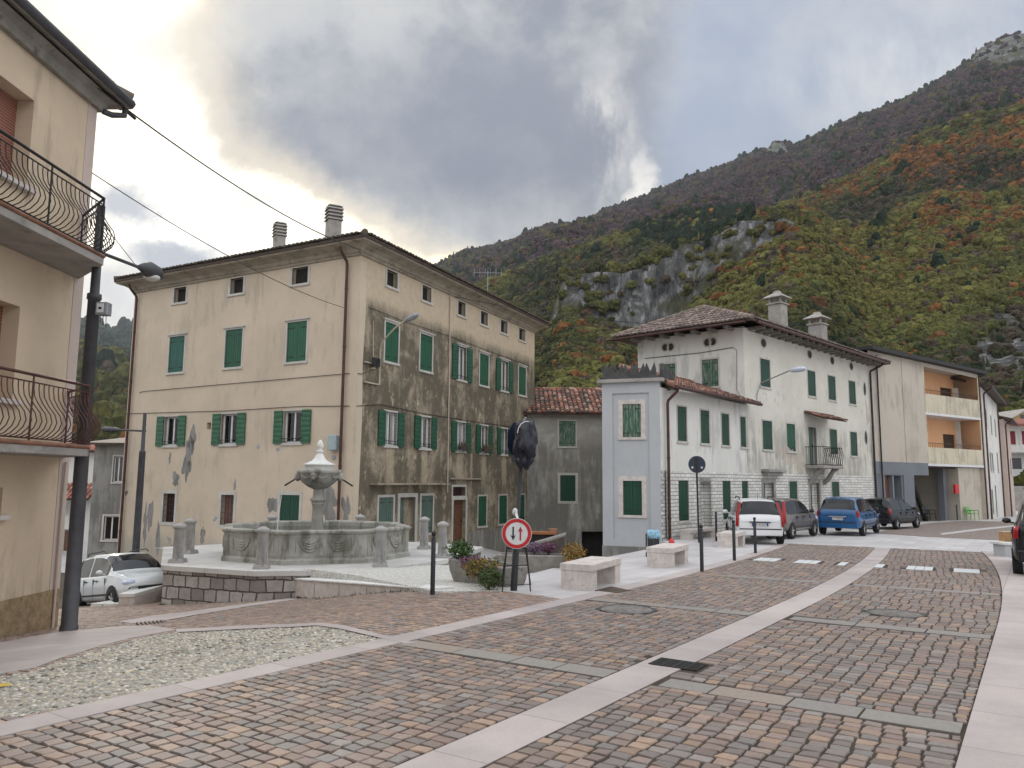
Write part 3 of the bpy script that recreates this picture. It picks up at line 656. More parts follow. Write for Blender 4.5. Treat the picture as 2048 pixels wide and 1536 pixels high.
# pebbles set in mortar
bm = bmesh.new(); bmesh.ops.create_icosphere(bm, subdivisions=1, radius=1); iv = np.array([v.co[:] for v in bm.verts]); it = np.array([[v.index for v in f.verts] for f in bm.faces]); bm.free()
PA = np.array(P_PEB); lo = np.maximum(PA.min(0), (-6.5, 4.0)); hi = PA.max(0)
g = .058; cells = [(x + random.uniform(-.4, .4) * g, y + random.uniform(-.4, .4) * g) for x in np.arange(lo[0], hi[0], g) for y in np.arange(lo[1], hi[1], g * .82)]
cells = np.array(cells); cells = cells[inpoly(P_PEB, cells[:, 0], cells[:, 1])]; n = len(cells)
a = rng.uniform(0, math.pi, n); sx = rng.uniform(.015, .038, n); sy = sx * rng.uniform(.5, .85, n); sz = rng.uniform(.006, .013, n)
v = iv[None] * np.stack([sx, sy, sz], -1)[:, None]; ca, sa = np.cos(a)[:, None], np.sin(a)[:, None]
v = np.stack([v[..., 0] * ca - v[..., 1] * sa + cells[:, :1], v[..., 0] * sa + v[..., 1] * ca + cells[:, 1:], v[..., 2] + (SL(cells[:, 0], cells[:, 1]) + .011)[:, None]], -1)
PP = np.array([1.04, .99, .92]) * np.array([(.52, .50, .45), (.42, .41, .37), (.62, .61, .57), (.34, .34, .31), (.45, .41, .33), (.30, .33, .30), (.14, .14, .13), (.56, .50, .38), (.25, .24, .22)])
pc = PP[rng.choice(9, n, p=[.2, .18, .14, .14, .1, .09, .04, .05, .06])] * rng.uniform(.85, 1.15, (n, 1))
np_mesh('pebbles', v.reshape(-1, 3), (it[None] + (np.arange(n) * len(iv))[:, None, None]).reshape(-1, 3), MA['pebble'], np.repeat(pc, len(iv), 0), smooth=True, kind='structure')
print('setts', len(U0), len(U1), 'pebbles', n)
# ------------------------------------------------------------------ building kit
def wall(mb, F, s0, s1, z0, z1, ops=(), mi=0, dep=.22, out=0.):
    ss = sorted({s0, s1, *[min(max(v, s0), s1) for o in ops for v in o[:2]]}); zs = sorted({z0, z1, *[min(max(v, z0), z1) for o in ops for v in o[2:4]]})
    for i in range(len(ss) - 1):
        for j in range(len(zs) - 1):
            a, b, c, d = ss[i], ss[i + 1], zs[j], zs[j + 1]; m1, m2 = (a + b) / 2, (c + d) / 2
            if b - a < 1e-5 or d - c < 1e-5 or any(o[0] < m1 < o[1] and o[2] < m2 < o[3] for o in ops): continue
            mb.quad(F.w(a, c, out), F.w(b, c, out), F.w(b, d, out), F.w(a, d, out), mi, [(a, c), (b, c), (b, d), (a, d)])
    for o in ops:
        a, b, c, d = o[:4]; q = o[4] if len(o) > 4 else dep
        for (p0, p1) in (((a, c), (b, c)), ((b, c), (b, d)), ((b, d), (a, d)), ((a, d), (a, c))):
            mb.quad(F.w(*p0, out), F.w(*p1, out), F.w(*p1, out - q), F.w(*p0, out - q), mi, [p0, p1, p1, p0])
        mb.quad(F.w(a, c, out - q), F.w(b, c, out - q), F.w(b, d, out - q), F.w(a, d, out - q), mi, [(a, c), (b, c), (b, d), (a, d)])
def leaf(mb, F, a0, a1, z0, z1, out, th=.035, mi=0, hinges=True, side=0):
    mb.fbox(F, a0, a1, out, out + th, z0, z1, mi)
    if hinges:
        for h in (.12, .86):
            z = z0 + (z1 - z0) * h
            if side == 0: mb.fbox(F, a0 + .01, a1 - .01, out + th, out + th + .012, z - .018, z + .018, 1)
            elif side < 0: mb.fbox(F, a0 - .05, a0 + (a1 - a0) * .7, out + th, out + th + .012, z - .016, z + .016, 1)
            else: mb.fbox(F, a0 + (a1 - a0) * .3, a1 + .05, out + th, out + th + .012, z - .016, z + .016, 1)
def window(B, F, r, kind='closed', mat='green', fw=.09, frame='frame_stone', sill=True, lintel=False, cur='curtain', lw=None, lz=0., rail=False, wall_out=0., lmat=None, fl=(1, 1), lab=None):
    """r = opening (s0,s1,z0,z1). Returns the opening for wall()."""
    a, b, c, d = r; mb = MB(); w0 = wall_out
    if fl[0]: mb.fbox(F, a - fw, a, w0 - .10, w0 + .018, c, d)
    if fl[1]: mb.fbox(F, b, b + fw, w0 - .10, w0 + .018, c, d)
    mb.fbox(F, a - fw, b + fw, w0 - .10, w0 + .018, d, d + fw * (1.0 if kind != 'attic' else .35))
    if lintel: mb.fbox(F, a - fw - .07, b + fw + .07, w0 - .05, w0 + .07, d + fw, d + fw + .05)
    o = mb.build('window', MA[frame], B, label=lab)
    if sill:
        q = MB(); q.fbox(F, a - fw - .02, b + fw + .02, w0 - .15, w0 + .055, c - .10, c); q.build('sill', MA[frame], o, bevel=.01)
    else:
        q = MB(); q.fbox(F, a - fw, b + fw, w0 - .10, w0 + .018, c - fw, c); q.build('sill', MA[frame], o)
    m2 = (a + b) / 2
    if kind == 'closed':
        for k, (p, q_) in enumerate(((a + .005, m2 - .004), (m2 + .004, b - .005))):
            g = MB(); leaf(g, F, p, q_, c + .01, d - .01, w0 - .055, side=-1 if k == 0 else 1); g.build('shutter', [MA[mat], MA['iron']], o)
    elif kind in ('open', 'bare'):
        g = MB(); g.fbox(F, a, b, w0 - .21, w0 - .20, c, d); g.build('curtain', MA[cur], o)
        g = MB(); g.fbox(F, a, b, w0 - .165, w0 - .155, c, d); gl = g.build('pane', MA['glass_clear'], o)
        g = MB()
        for (p, q_) in ((a, a + .06), (m2 - .035, m2 + .035), (b - .06, b)): g.fbox(F, p, q_, w0 - .17, w0 - .12, c, d)
        g.fbox(F, a + .06, b - .06, w0 - .17, w0 - .125, c, c + .06); g.fbox(F, a + .06, b - .06, w0 - .17, w0 - .125, d - .06, d); g.build('casement', MA['white_paint'], o)
        if kind == 'open':
            w = lw or (b - a) * .52
            for p, q_ in ((a - w - .01, a - .01), (b + .01, b + w + .01)):
                g = MB(); leaf(g, F, p, q_, c - .03 - lz, d + .02, w0 + .03, .04, hinges=False)
                for zz in (.15, .85): g.fbox(F, p if p > a else q_ - .10, (p + .10) if p > a else q_, w0 + .07, w0 + .08, c + (d - c) * zz - .015, c + (d - c) * zz + .015, 1)
                g.build('shutter', [MA[lmat or 'green_open'], MA['iron']], o)
        if rail:
            g = MB(); g.tube([F.w(a - .02, c + .17, w0 + .03), F.w(b + .02, c + .17, w0 + .03)], .014, 6); g.tube([F.w(a - .02, c + .06, w0 + .03), F.w(b + .02, c + .06, w0 + .03)], .010, 6); g.build('rail', MA['iron'], o)
    elif kind == 'attic':
        g = MB(); g.fbox(F, a, b, w0 - .215, w0 - .20, c, d); g.build('pane', MA['dark'], o)
    elif kind == 'bars':
        g = MB(); g.fbox(F, a, b, w0 - .215, w0 - .20, c, d); g.build('pane', MA[cur], o)
        g = MB()
        for k in range(1, 4): g.tube([F.w(a + (b - a) * k / 4, c, w0 - .05), F.w(a + (b - a) * k / 4, d, w0 - .05)], .012, 6)
        for k in range(1, 5): g.tube([F.w(a, c + (d - c) * k / 5, w0 - .045), F.w(b, c + (d - c) * k / 5, w0 - .045)], .010, 6)
        g.build('grille', MA['iron_brown'], o)
    return r
t = NT('clear_glass'); t.t.nodes.remove(t.b); tr = t.n('ShaderNodeBsdfTransparent'); gl = t.n('ShaderNodeBsdfGlossy'); mx = t.n('ShaderNodeMixShader'); fr = t.n('ShaderNodeFresnel'); fr.inputs[0].default_value = 1.6
gl.inputs['Roughness'].default_value = .04; tr.inputs[0].default_value = (.62, .64, .64, 1); t.L(fr.outputs[0], mx.inputs[0]); t.L(tr.outputs[0], mx.inputs[1]); t.L(gl.outputs[0], mx.inputs[2]); t.L(mx.outputs[0], t.out.inputs[0]); MA['glass_clear'] = t.m
def pipe(B, F, s, z0, z1, out=.10, r=.05, mat='copper_brown', elbow=True, name='downpipe', eo=.55):
    mb = MB(); P = [F.w(s, z0, out), F.w(s, z1 - .55, out)]
    if elbow: P += [F.w(s, z1 - .42, out + .03), F.w(s, z1 - .12, eo - .08), F.w(s, z1 + .05, eo)]
    else: P += [F.w(s, z1, out)]
    mb.tube(P, r, 10)
    for k in range(int((z1 - z0) / 2.2)): mb.lathe([(r + .012, -.03), (r + .012, .03)], F.w(s, z0 + 1 + 2.2 * k, out), 10)
    return mb.build(name, MA[mat], B)
def tiles(mb, poly, pal, tw=.22, th=.36, r=.10, lift=.0, seed=0, over=.06):
    """barrel tiles over a planar polygon; poly[0]->poly[1] is the eave edge."""
    rn = random.Random(seed); P = [Vector(p) for p in poly]; o = P[0]; ex = (P[1] - P[0]).normalized(); nrm = ex.cross(P[2] - P[0]).normalized()
    if nrm.z < 0: nrm = -nrm
    ey = nrm.cross(ex); 
    if (P[2] - P[0]).dot(ey) < 0: ey = -ey
    q = [((p - o).dot(ex), (p - o).dot(ey)) for p in P]; X1 = max(p[0] for p in q); X0 = min(p[0] for p in q); Y1 = max(p[1] for p in q)
    nx = int((X1 - X0) / tw); ny = int(Y1 / th) + 1
    A = np.array([[X0 + (i + .5) * (X1 - X0) / nx for i in range(nx)] for j in range(ny)]); Bm = np.array([[(j + .4) * th for i in range(nx)] for j in range(ny)])
    inside = inpoly(q, A, np.maximum(Bm, .01))
    for j in range(ny):
        for i in range(nx):
            if not inside[j, i]: continue
            x = A[j, i] + rn.gauss(0, .006); y = j * th - over + rn.gauss(0, .012); c = rn.choice(pal); k = rn.uniform(.8, 1.2); c = tuple(min(1, v * k) for v in c)
            r0, r1 = r * 1.05, r * .86; vs = []
            for (yy, rr, zz) in ((y, r0, .035), (y + th * 1.12, r1, .012)):
                for a in range(6):
                    t = math.pi * a / 5; vs.append(o + ex * (x + rr * math.cos(t)) + ey * yy + nrm * (lift + zz + rr * .75 * math.sin(t)))
            mb.add(vs, [(a, a + 1, 7 + a, 6 + a) for a in range(5)], 0, None, c)
            mb.add([*vs[:6]], [(0, 5, 4, 3, 2, 1)], 0, None, tuple(v * .8 for v in c))
def ridge_caps(mb, a, b, pal, seed=1, r=.12):
    rn = random.Random(seed); a, b = Vector(a), Vector(b); n = max(2, int((b - a).length / .38))
    for i in range(n):
        p, q = a.lerp(b, i / n), a.lerp(b, (i + 1.1) / n); c = rn.choice(pal); mb.tube([p + Vector((0, 0, .05)), q + Vector((0, 0, .03))], [r, r * .85], 8, 0, True, c)
def slab_poly(mb, pts, th, mi=0):   # planar polygon given thickness downwards
    n = len(pts); lo = [(p[0], p[1], p[2] - th) for p in pts]
    mb.add(list(pts) + lo, [tuple(range(n)), tuple(range(2 * n - 1, n - 1, -1))] + [((i + 1) % n, i, n + i, n + (i + 1) % n) for i in range(n)], mi)
def hip_roof(B, C, oh, z_e, rise, pal, ridge_t=(.0, 1.), names=('roof',), thick=.14, mat='wood_dark', tw=.22, seed=3, ridge_axis=0, tile_faces=(0, 1, 2, 3), fascia='wood_dark', ins=None):
    """C: 4 plan corners, ordered. Offsets by oh, ridge joins the middles of sides 1-2 and 3-0."""
    C = [np.array(c, float)[:2] for c in C]; cen = sum(C) / 4; n = 4; E_ = []
    for i in range(4):
        p0, p1, p2 = C[i - 1], C[i], C[(i + 1) % 4]
        d1 = (p1 - p0) / np.linalg.norm(p1 - p0); d2 = (p2 - p1) / np.linalg.norm(p2 - p1)
        n1 = np.array([d1[1], -d1[0]]); n1 = n1 if n1 @ (p1 - cen) > 0 else -n1; n2 = np.array([d2[1], -d2[0]]); n2 = n2 if n2 @ (p1 - cen) > 0 else -n2
        k = (n1 + n2) / (1 + n1 @ n2); E_.append(p1 + k * oh)
    m0 = (E_[3] + E_[0]) / 2; m1 = (E_[1] + E_[2]) / 2; L = np.linalg.norm(m1 - m0); w = np.linalg.norm(E_[0] - E_[3]) / 2; f = (ins if ins is not None else w) / L
    r0 = m0 + (m1 - m0) * f; r1 = m1 - (m1 - m0) * f
    e = [(*p, z_e) for p in E_]; R0 = (*r0, z_e + rise); R1 = (*r1, z_e + rise)
    faces = [[e[0], e[1], R1, R0], [e[1], e[2], R1], [e[2], e[3], R0, R1], [e[3], e[0], R0]]
    mb = MB()
    for i, fc in enumerate(faces): slab_poly(mb, fc, thick)
    ro = mb.build('roof', MA[mat], B)
    tb = MB()
    for i in tile_faces: tiles(tb, faces[i], pal, tw=tw, seed=seed + i)
    for a, b in ((e[0], R0), (e[1], R1), (e[2], R1), (e[3], R0), (R0, R1)): ridge_caps(tb, a, b, pal, seed)
    tb.build('tiles', MA['tile'], ro)
    return ro, e, R0, R1
def shell(mb, C, z0, z1, mi=0, skip=()):
    n = len(C)
    for i in range(n):
        if i in skip: continue
        a, b = C[i], C[(i + 1) % n]; L = float(np.linalg.norm(np.array(b) - np.array(a)))
        mb.quad((*a, z0), (*b, z0), (*b, z1), (*a, z1), mi, [(0, z0), (L, z0), (L, z1), (0, z1)])
    mb.add([(*c, z1) for c in C], [tuple(range(n))], mi, [(0, 0)] * n)
def patch(mb, F, cs, cz, rs, rz, seed, out=.004, n=26, rough=.45):
    from mathutils import noise as mn
    P = []
    for k in range(n):
        t = 2 * math.pi * k / n; q = 1 + rough * mn.noise(Vector((math.cos(t) * 1.6 + seed * 5.1, math.sin(t) * 1.6, seed))) * 2 + .12 * mn.noise(Vector((math.cos(t) * 6 + seed, math.sin(t) * 6, seed * 2))) * 2
        P.append((cs + rs * q * math.cos(t), cz + rz * q * math.sin(t)))
    mb.add([F.w(s, z, out) for s, z in P], [tuple(range(n))], 0, P)
# ------------------------------------------------------------------ big cream house (left facade AL, stained facade AR)
K = base(707, 28); AL = Fac(K, hv(-1800)); AR = Fac(K, hv(1738))
A_L, A_R = 13.15, 16.6
ZT = 10.17
A = thing('stucco_house', 'big cream stucco house with green shutters and dark weathered side behind the fountain', 'house', (*K, -1.0))
opsL = []; opsR = []
mid = lambda F, q: F.rect(*q)
def rr(F, q, z0, z1):
    r = F.rect(*q); return (r[0], r[1], z0, z1)
for q in ((348.5, 372, 574, 604.5), (461, 486.5, 557, 587), (584.7, 616, 535.5, 568)): opsL.append(window(A, AL, rr(AL, q, 9.31, 9.97), 'attic', fw=.11))
for q, mt in (((338, 368, 673, 745), 'green_teal'), ((450.5, 484, 656.5, 734.5), 'green'), ((574, 613, 642, 723), 'green_bright')): opsL.append(window(A, AL, rr(AL, q, 6.23, 7.80), 'closed', mt, lintel=True, fw=.07))
for q, cu in (((329, 357, 834, 890), 'curtain_red'), ((442, 475, 828, 890), 'curtain_red'), ((567, 604, 821, 885), 'curtain')): opsL.append(window(A, AL, rr(AL, q, 3.09, 4.32), 'open', rail=True, cur=cu, lw=.46, fw=.06))
opsL.append((*rr(AL, (413.6, 422, 845, 858), 0, 0)[:2], 3.72, 4.0))
opsL.append(window(A, AL, rr(AL, (326, 349, 987, 1045), -.12, 1.07), 'bars', cur='dark', fw=.13, sill=False))
opsL.append(window(A, AL, rr(AL, (441.5, 467, 989, 1049.5), -.12, 1.07), 'bars', cur='curtain_red', fw=.13, sill=False))
opsL.append(window(A, AL, rr(AL, (560, 598.5, 988, 1046), -.05, 1.12), 'closed', 'green_dark', fw=.13, sill=False))
for q in ((773.9, 795.1, 537.7, 569.7), (844.5, 862.3, 572.5, 601), (915.9, 930.7, 603.3, 631.7), (961.4, 975.1, 624.9, 651.1), (1001.3, 1014.5, 641.5, 666.5), (1037.8, 1050.3, 658, 682)): opsR.append(window(A, AR, rr(AR, q, 9.32, 9.97), 'attic', fw=.10))
for q, kd in (((770, 796.7, 646, 723.5), 0), ((840.2, 864.1, 669.9, 740.6), 0), ((914.7, 932.5, 692.7, 754.3), 1), ((959.2, 976.9, 710.9, 772.5), 0), ((1000.2, 1016.1, 723.5, 780.5), 1), ((1037.1, 1051.5, 731.5, 793), 0)):
    opsR.append(window(A, AR, rr(AR, q, 6.32, 7.86), 'open' if kd else 'closed', 'green_bright' if kd == 0 else 'green', lintel=True, fw=.08, lw=.52, lmat='green_open_dark', rail=kd == 1))
for q, cu in (((768.9, 793.5, 822.2, 888.3), 'curtain'), ((839.5, 860.7, 834.7, 896.2), 'curtain'), ((912, 930.2, 846.1, 903), 'curtain_red'), ((959.9, 975.1, 851.8, 906.5), 'curtain_red'), ((1001.3, 1014.5, 858, 909.4), 'curtain')):
    opsR.append(window(A, AR, rr(AR, q, 3.05, 4.35), 'open', lw=.46, lmat='green_open_dark', rail=True, cur=cu, fw=.07))
opsR.append(window(A, AR, rr(AR, (757, 786, 993, 1055), -.30, 1.05), 'closed', 'green_grey', fw=.10, sill=False))
opsR.append(window(A, AR, rr(AR, (841.8, 865, 990.8, 1066), -.48, 1.07), 'closed', 'green_grey', fw=.10, sill=False))
for q in ((956.2, 972.8, 991.4, 1051.7), (997.9, 1013.9, 990.8, 1047.8), (1038.9, 1049.2, 990, 1040)): opsR.append(window(A, AR, rr(AR, q, -.44, .97), 'closed', 'green_bright', fw=.07))
def door(B, F, r, mat, fw=.14, frame='frame_stone', wo=0., dep=.22, half=None, name='door'):
    a, b, c, d = r; mb = MB(); mb.fbox(F, a - fw, a, wo - .12, wo + .03, c, d + fw); mb.fbox(F, b, b + fw, wo - .12, wo + .03, c, d + fw); mb.fbox(F, a, b, wo - .12, wo + .03, d, d + fw)
    o = mb.build('door_frame', MA[frame], B)
    g = MB(); e = a + (b - a) * (half or 1)
    g.fbox(F, a, e, wo - dep + .01, wo - dep + .05, c, d); g.build(name, [MA[mat], MA['iron']], o)
    g = MB(); g.lathe([(.03, -.05), (.03, .05)], F.w(e - .12, c + 1.0, wo - dep + .09), 8); g.build('handle', MA['iron'], o)
    return (a, b, c, d, dep)
opsR.append(door(A, AR, rr(AR, (798.5, 829.3, 994.2, 1093.4), -1.0, 1.03), 'green_grey', fw=.16, half=.5))
opsR.append(door(A, AR, rr(AR, (905.6, 930.7, 998.8, 1085), -1.1, .84), 'wood_brown', fw=.13))
tr_ = rr(AR, (905.6, 930.7, 969, 986), 1.02, 1.42); opsR.append(window(A, AR, tr_, 'bars', cur='dark', fw=.10, sill=False))
mb = MB(); wall(mb, AL, 0, A_L, -4, ZT, opsL); mb.build('cream_wall', MA['stucco_cream'], A)
mb = MB(); wall(mb, AR, 0, A_R, -4, ZT, opsR); mb.build('stained_wall', MA['stucco_dirty'], A)
cA = [K, AR.at(A_R), AR.at(A_R) + AL.d * A_L, AL.at(A_L)]
mb = MB(); shell(mb, cA, -4, ZT, 0, (0, 3)); mb.build('rear_wall', MA['stucco_cream'], A)
# corner strip left clean on the stained side, clean strips below sills
mb = MB(); mb.add([AR.w(s, z, .003) for s, z in ((0, -.9), (.30, -.9), (.34, 1.5), (.40, 4), (.32, 6), (.42, 8), (.36, ZT - .3), (0, ZT - .3))], [tuple(range(8))], 0, [(s, z) for s, z in ((0, -.9), (.30, -.9), (.34, 1.5), (.40, 4), (.32, 6), (.42, 8), (.36, ZT - .3), (0, ZT - .3))]); mb.build('corner_strip', MA['stucco_cream'], A)
sc = AL.pt
mb = MB()
for (px, py, w, h, sd) in ((378, 905, 11, 32, 1), (384, 880, 8, 26, 2), (372, 935, 10, 22, 3), (545, 1008, 13, 14, 4), (352, 958, 8, 14, 5), (300, 1035, 7, 26, 6), (316, 1080, 6, 26, 7), (655, 1010, 22, 30, 8), (290, 1050, 5, 34, 9), (340, 915, 3, 10, 10), (253, 985, 5, 5, 12), (692, 1020, 7, 24, 13), (405, 1070, 6, 18, 14), (470, 970, 3, 12, 15), (348, 1100, 20, 8, 16)):
    s_, z_ = sc(px, py); k = 33.0 / F_PX; mb = MB(); patch(mb, AL, s_, z_, w * k * 1.1, h * k, sd, rough=.42); mb.build('bare_plaster', MA['stucco_dark_grey'], A)
def gray_band(F, s0, s1, z0, z1, nm, mt):
    m_ = MB(); m_.fbox(F, s0, s1, 0, .006, z0, z1); return m_.build(nm, MA[mt], A)
gray_band(AR, 8.95, A_R - .02, -4, -.62, 'cement_base', 'stucco_grey')
m_ = MB(); m_.fbox(AR, -.02, 7.15, 0, .02, -4, -.9); m_.build('base_course', MA['stucco_grey'], A)
for s0, s1, z_, ot in ((1.0, 6.5, 1.52, .38), (7.05, 10.2, 1.75, .10)):
    m_ = MB(); m_.fbox(AR, s0, s1, 0, ot, z_, z_ + .07); m_.build('canopy_slab', MA['eave_stone'], A, bevel=.01)
# cornice and roof
pal_dark = [(.075, .055, .04), (.11, .075, .05), (.06, .05, .035), (.13, .085, .06), (.085, .075, .045)]
mb = MB()
def cornice(mb, C, prof):
    C = [np.array(c)[:2] for c in C]; cen = sum(C) / len(C); rings = []
    for o_, z_ in prof:
        rg = []
        for i in range(len(C)):
            p0, p1, p2 = C[i - 1], C[i], C[(i + 1) % len(C)]
            d1 = (p1 - p0) / np.linalg.norm(p1 - p0); d2 = (p2 - p1) / np.linalg.norm(p2 - p1)
            n1 = np.array([d1[1], -d1[0]]); n1 = n1 if n1 @ (p1 - cen) > 0 else -n1; n2 = np.array([d2[1], -d2[0]]); n2 = n2 if n2 @ (p1 - cen) > 0 else -n2
            rg.append((*(p1 + (n1 + n2) / (1 + n1 @ n2) * o_), z_))
        rings.append(rg)
    n = len(C)
    for a, b in zip(rings[:-1], rings[1:]): mb.add(a + b, [(i, (i + 1) % n, n + (i + 1) % n, n + i) for i in range(n)])
cornice(mb, cA, [(0.004, ZT - .12), (.07, ZT - .12), (.10, ZT - .02), (.14, ZT - .02), (.20, ZT + .10), (.38, ZT + .20), (.42, ZT + .20), (.60, ZT + .26), (.62, ZT + .32)])
mb.build('cornice', MA['eave_stone'], A)
roA, eA, R0a, R1a = hip_roof(A, cA, .66, ZT + .44, 1.9, pal_dark, thick=.12, mat='wood_dark', seed=5)
def flue(B, name, c, w, z0, z1, mat, cap='slats', ro=None, rot=0.):
    x, y = c; mb = MB()
    cr, sr = math.cos(rot), math.sin(rot)
    def bx(hw, hz0, hz1, mb=mb, hw2=None):
        hw2 = hw2 or hw; q = [(-1, -1), (1, -1), (1, 1), (-1, 1)]
        lo = [(x + (a * cr - b * sr) * hw, y + (a * sr + b * cr) * hw, hz0) for a, b in q]; hi = [(x + (a * cr - b * sr) * hw2, y + (a * sr + b * cr) * hw2, hz1) for a, b in q]
        mb.hexa(lo + hi)
    bx(w, z0, z1)
    o = mb.build(name, MA[mat], ro, bevel=.015)
    g = MB()
    if cap == 'slats':
        for k in range(4): bx(w * 1.22, z1 + .02 + k * .15, z1 + .09 + k * .15, g, w * 1.12)
        bx(w * .8, z1, z1 + .5, g); bx(w * 1.12, z1 + .60, z1 + .68, g, w * .7)
    else:
        for a, b in ((-1, -1), (1, -1), (1, 1), (-1, 1)):
            px_, py_ = x + (a * cr - b * sr) * w * .8, y + (a * sr + b * cr) * w * .8; g.tube([(px_, py_, z1 + .05), (px_, py_, z1 + .35)], .06, 6)
        bx(w * 1.2, z1, z1 + .07, g); bx(w * .45, z1 + .05, z1 + .35, g); bx(w * 1.55, z1 + .35, z1 + .40, g, w * 1.45); bx(w * 1.45, z1 + .40, z1 + .62, g, w * .55); bx(w * .5, z1 + .62, z1 + .76, g, w * .35)
    g.build('chimney_cap', MA['concrete'], o); return o
def top_z(py, d): return float(at(1024, py, d)[2])
c1 = at(559, 470, 34.0)[:2]; c2 = at(667, 450, 31.0)[:2]
flue(A, 'chimney', c1, .24, 10.6, top_z(478, 34.0), 'concrete', 'slats', roA, .5)
flue(A, 'chimney', c2, .27, 10.6, top_z(446, 31.0), 'concrete', 'slats', roA, .5)
pipe(A, AL, AL.pt(689, 800)[0], -1.0, ZT + .1, out=.12, r=.055)
pipe(A, AL, AL.pt(262, 830)[0], -1.6, ZT + .1, out=.12, r=.055)
mb = MB()   # service cables clipped to the walls
def cabl(mb, F, pts, r=.012, out=.03): mb.tube([F.w(*F.pt(*p), out) for p in pts], r, 5)
cabl(mb, AL, ((280, 786), (287, 783), (480, 766), (700, 747))); cabl(mb, AL, ((232, 828), (450, 822), (600, 813), (700, 812)))
cabl(mb, AR, ((714, 747), (722, 748), (731, 745)), .012); cabl(mb, AR, ((712, 812), (760, 809), (850, 828), (960, 845), (1060, 858))); cabl(mb, AR, ((738, 615), (800, 640), (900, 673), (1060, 733)), .010)
mb.build('cable', MA['iron'], A)
mb = MB(); mb.tube([AR.w(*AR.pt(893, 985), .05), AR.w(*AR.pt(899, 590), .05)], .03, 6); mb.build('downpipe', MA['stucco_pink'], A)
s_, z_ = AL.pt(671, 886); mb = MB(); mb.fbox(AL, s_ - .20, s_ + .20, .0, .22, z_ - .27, z_ + .27); mb.build('meter_box', MA['grey_box'], A, bevel=.02)
s_, z_ = AL.pt(668, 915); mb = MB(); mb.fbox(AL, s_ - .08, s_ + .08, .0, .03, z_ - .07, z_ + .07); mb.build('house_number_plate', MA['lamp_grey'], A)
# things fixed to the stained wall
s_, z_ = AR.pt(754, 752); s2, z2 = AR.pt(742, 725)
W = thing('wall_street_lamp', 'curved wall mounted street lamp with grey head on the stained house wall', 'street lamp', AR.w(s_, z_ - .3, 0))
tipP = at(840, 627, 26.2); r0_ = Vector(AR.w(s_, z_ - .35, .12)); r1_ = Vector(AR.w(s_, z_ + 1.1, .12)); e_ = Vector(tuple(at(812, 640, 26.6)))
mb = MB(); mb.tube([r0_, r1_, r1_.lerp(e_, .12) + Vector((0, 0, .16)), r1_.lerp(e_, .6) + Vector((0, 0, .14)), e_], .03, 8)
mb.fbox(AR, s_ - .9, s_ + .02, .02, .10, z_ - .35, z_ - .31); mb.fbox(AR, s_ - .9, s_ + .02, .02, .10, z_ + .40, z_ + .44); mb.build('arm', MA['stucco_yellowish'], W)
mb = MB(); dlt = (Vector(tuple(tipP)) - e_).normalized(); mb.tube([e_ - dlt * .05, e_ + dlt * .12, e_ + dlt * .40, e_ + dlt * .62], [.05, .10, .12, .05], 10); mb.build('lamp_head', MA['lamp_grey'], W)
FL = thing('floodlight', 'small square black floodlight beside the wall lamp on the stained house', 'floodlight', AR.w(s2, z2, .1))
mb = MB(); mb.fbox(AR, s2 - .20, s2 + .20, .18, .30, z2 - .16, z2 + .16); mb.build('housing', MA['black_plastic'], FL, bevel=.02)
mb = MB(); mb.fbox(AR, s2 - .15, s2 + .15, .301, .31, z2 - .11, z2 + .11); mb.build('lens', MA['glass'], FL)
mb = MB(); mb.fbox(AR, s2 - .02, s2 + .02, 0, .2, z2 - .25, z2 - .2); mb.tube([AR.w(s2, z2 + .16, .1), AR.w(s2, z2 + 1.6, .05)], .012, 5); mb.build('bracket', MA['stucco_yellowish'], FL)
AN = thing('roof_antenna', 'thin television aerial rising above the right end of the cream house roof', 'antenna', (*at(975, 570, 36)[:2], 11))
p0 = at(975, 600, 36); mb = MB(); mb.tube([(p0[0], p0[1], 10.6), (p0[0], p0[1], 11.7)], .02, 6); mb.build('mast', MA['lamp_grey'], AN)
mb = MB()
for zz, n_ in ((11.6, 6),):
    mb.tube([(p0[0] - .7, p0[1], zz), (p0[0] + .7, p0[1], zz)], .014, 5)
    for k in range(n_): mb.tube([(p0[0] - .65 + 1.3 * k / (n_ - 1), p0[1] - .02, zz - .22), (p0[0] - .65 + 1.3 * k / (n_ - 1), p0[1] - .02, zz + .22)], .008, 4)
mb.build('aerial', MA['lamp_grey'], AN)
# flower boxes in two first floor windows
for q in ((921, 899), (967, 903)):
    s_, z_ = AR.pt(*q); z_ = 3.10
    fb = thing('flower_box', ('dark flower box with brown dried plants on the third first floor window sill' if q[0] == 921 else 'dark flower box with brown dried plants on the fourth first floor window sill'), 'flower box', AR.w(s_, z_, .08), group='flower boxes on the stained wall')
    mb = MB(); mb.fbox(AR, s_ - .36, s_ + .36, .06, .24, z_, z_ + .14); mb.build('box', MA['wood_dark'], fb)
    mb = MB()
    for k in range(70):
        a = random.uniform(-.36, .36); h = random.uniform(.12, .36); o_ = random.uniform(.05, .25); mb.tube([AR.w(s_ + a, z_ + .12, o_), AR.w(s_ + a + random.uniform(-.08, .08), z_ + h, o_ + random.uniform(-.04, .06))], .014, 4, col=(.16, .10, .06) if random.random() < .5 else (.07, .10, .04))
    mb.build('plants', MA['cobble'], fb)

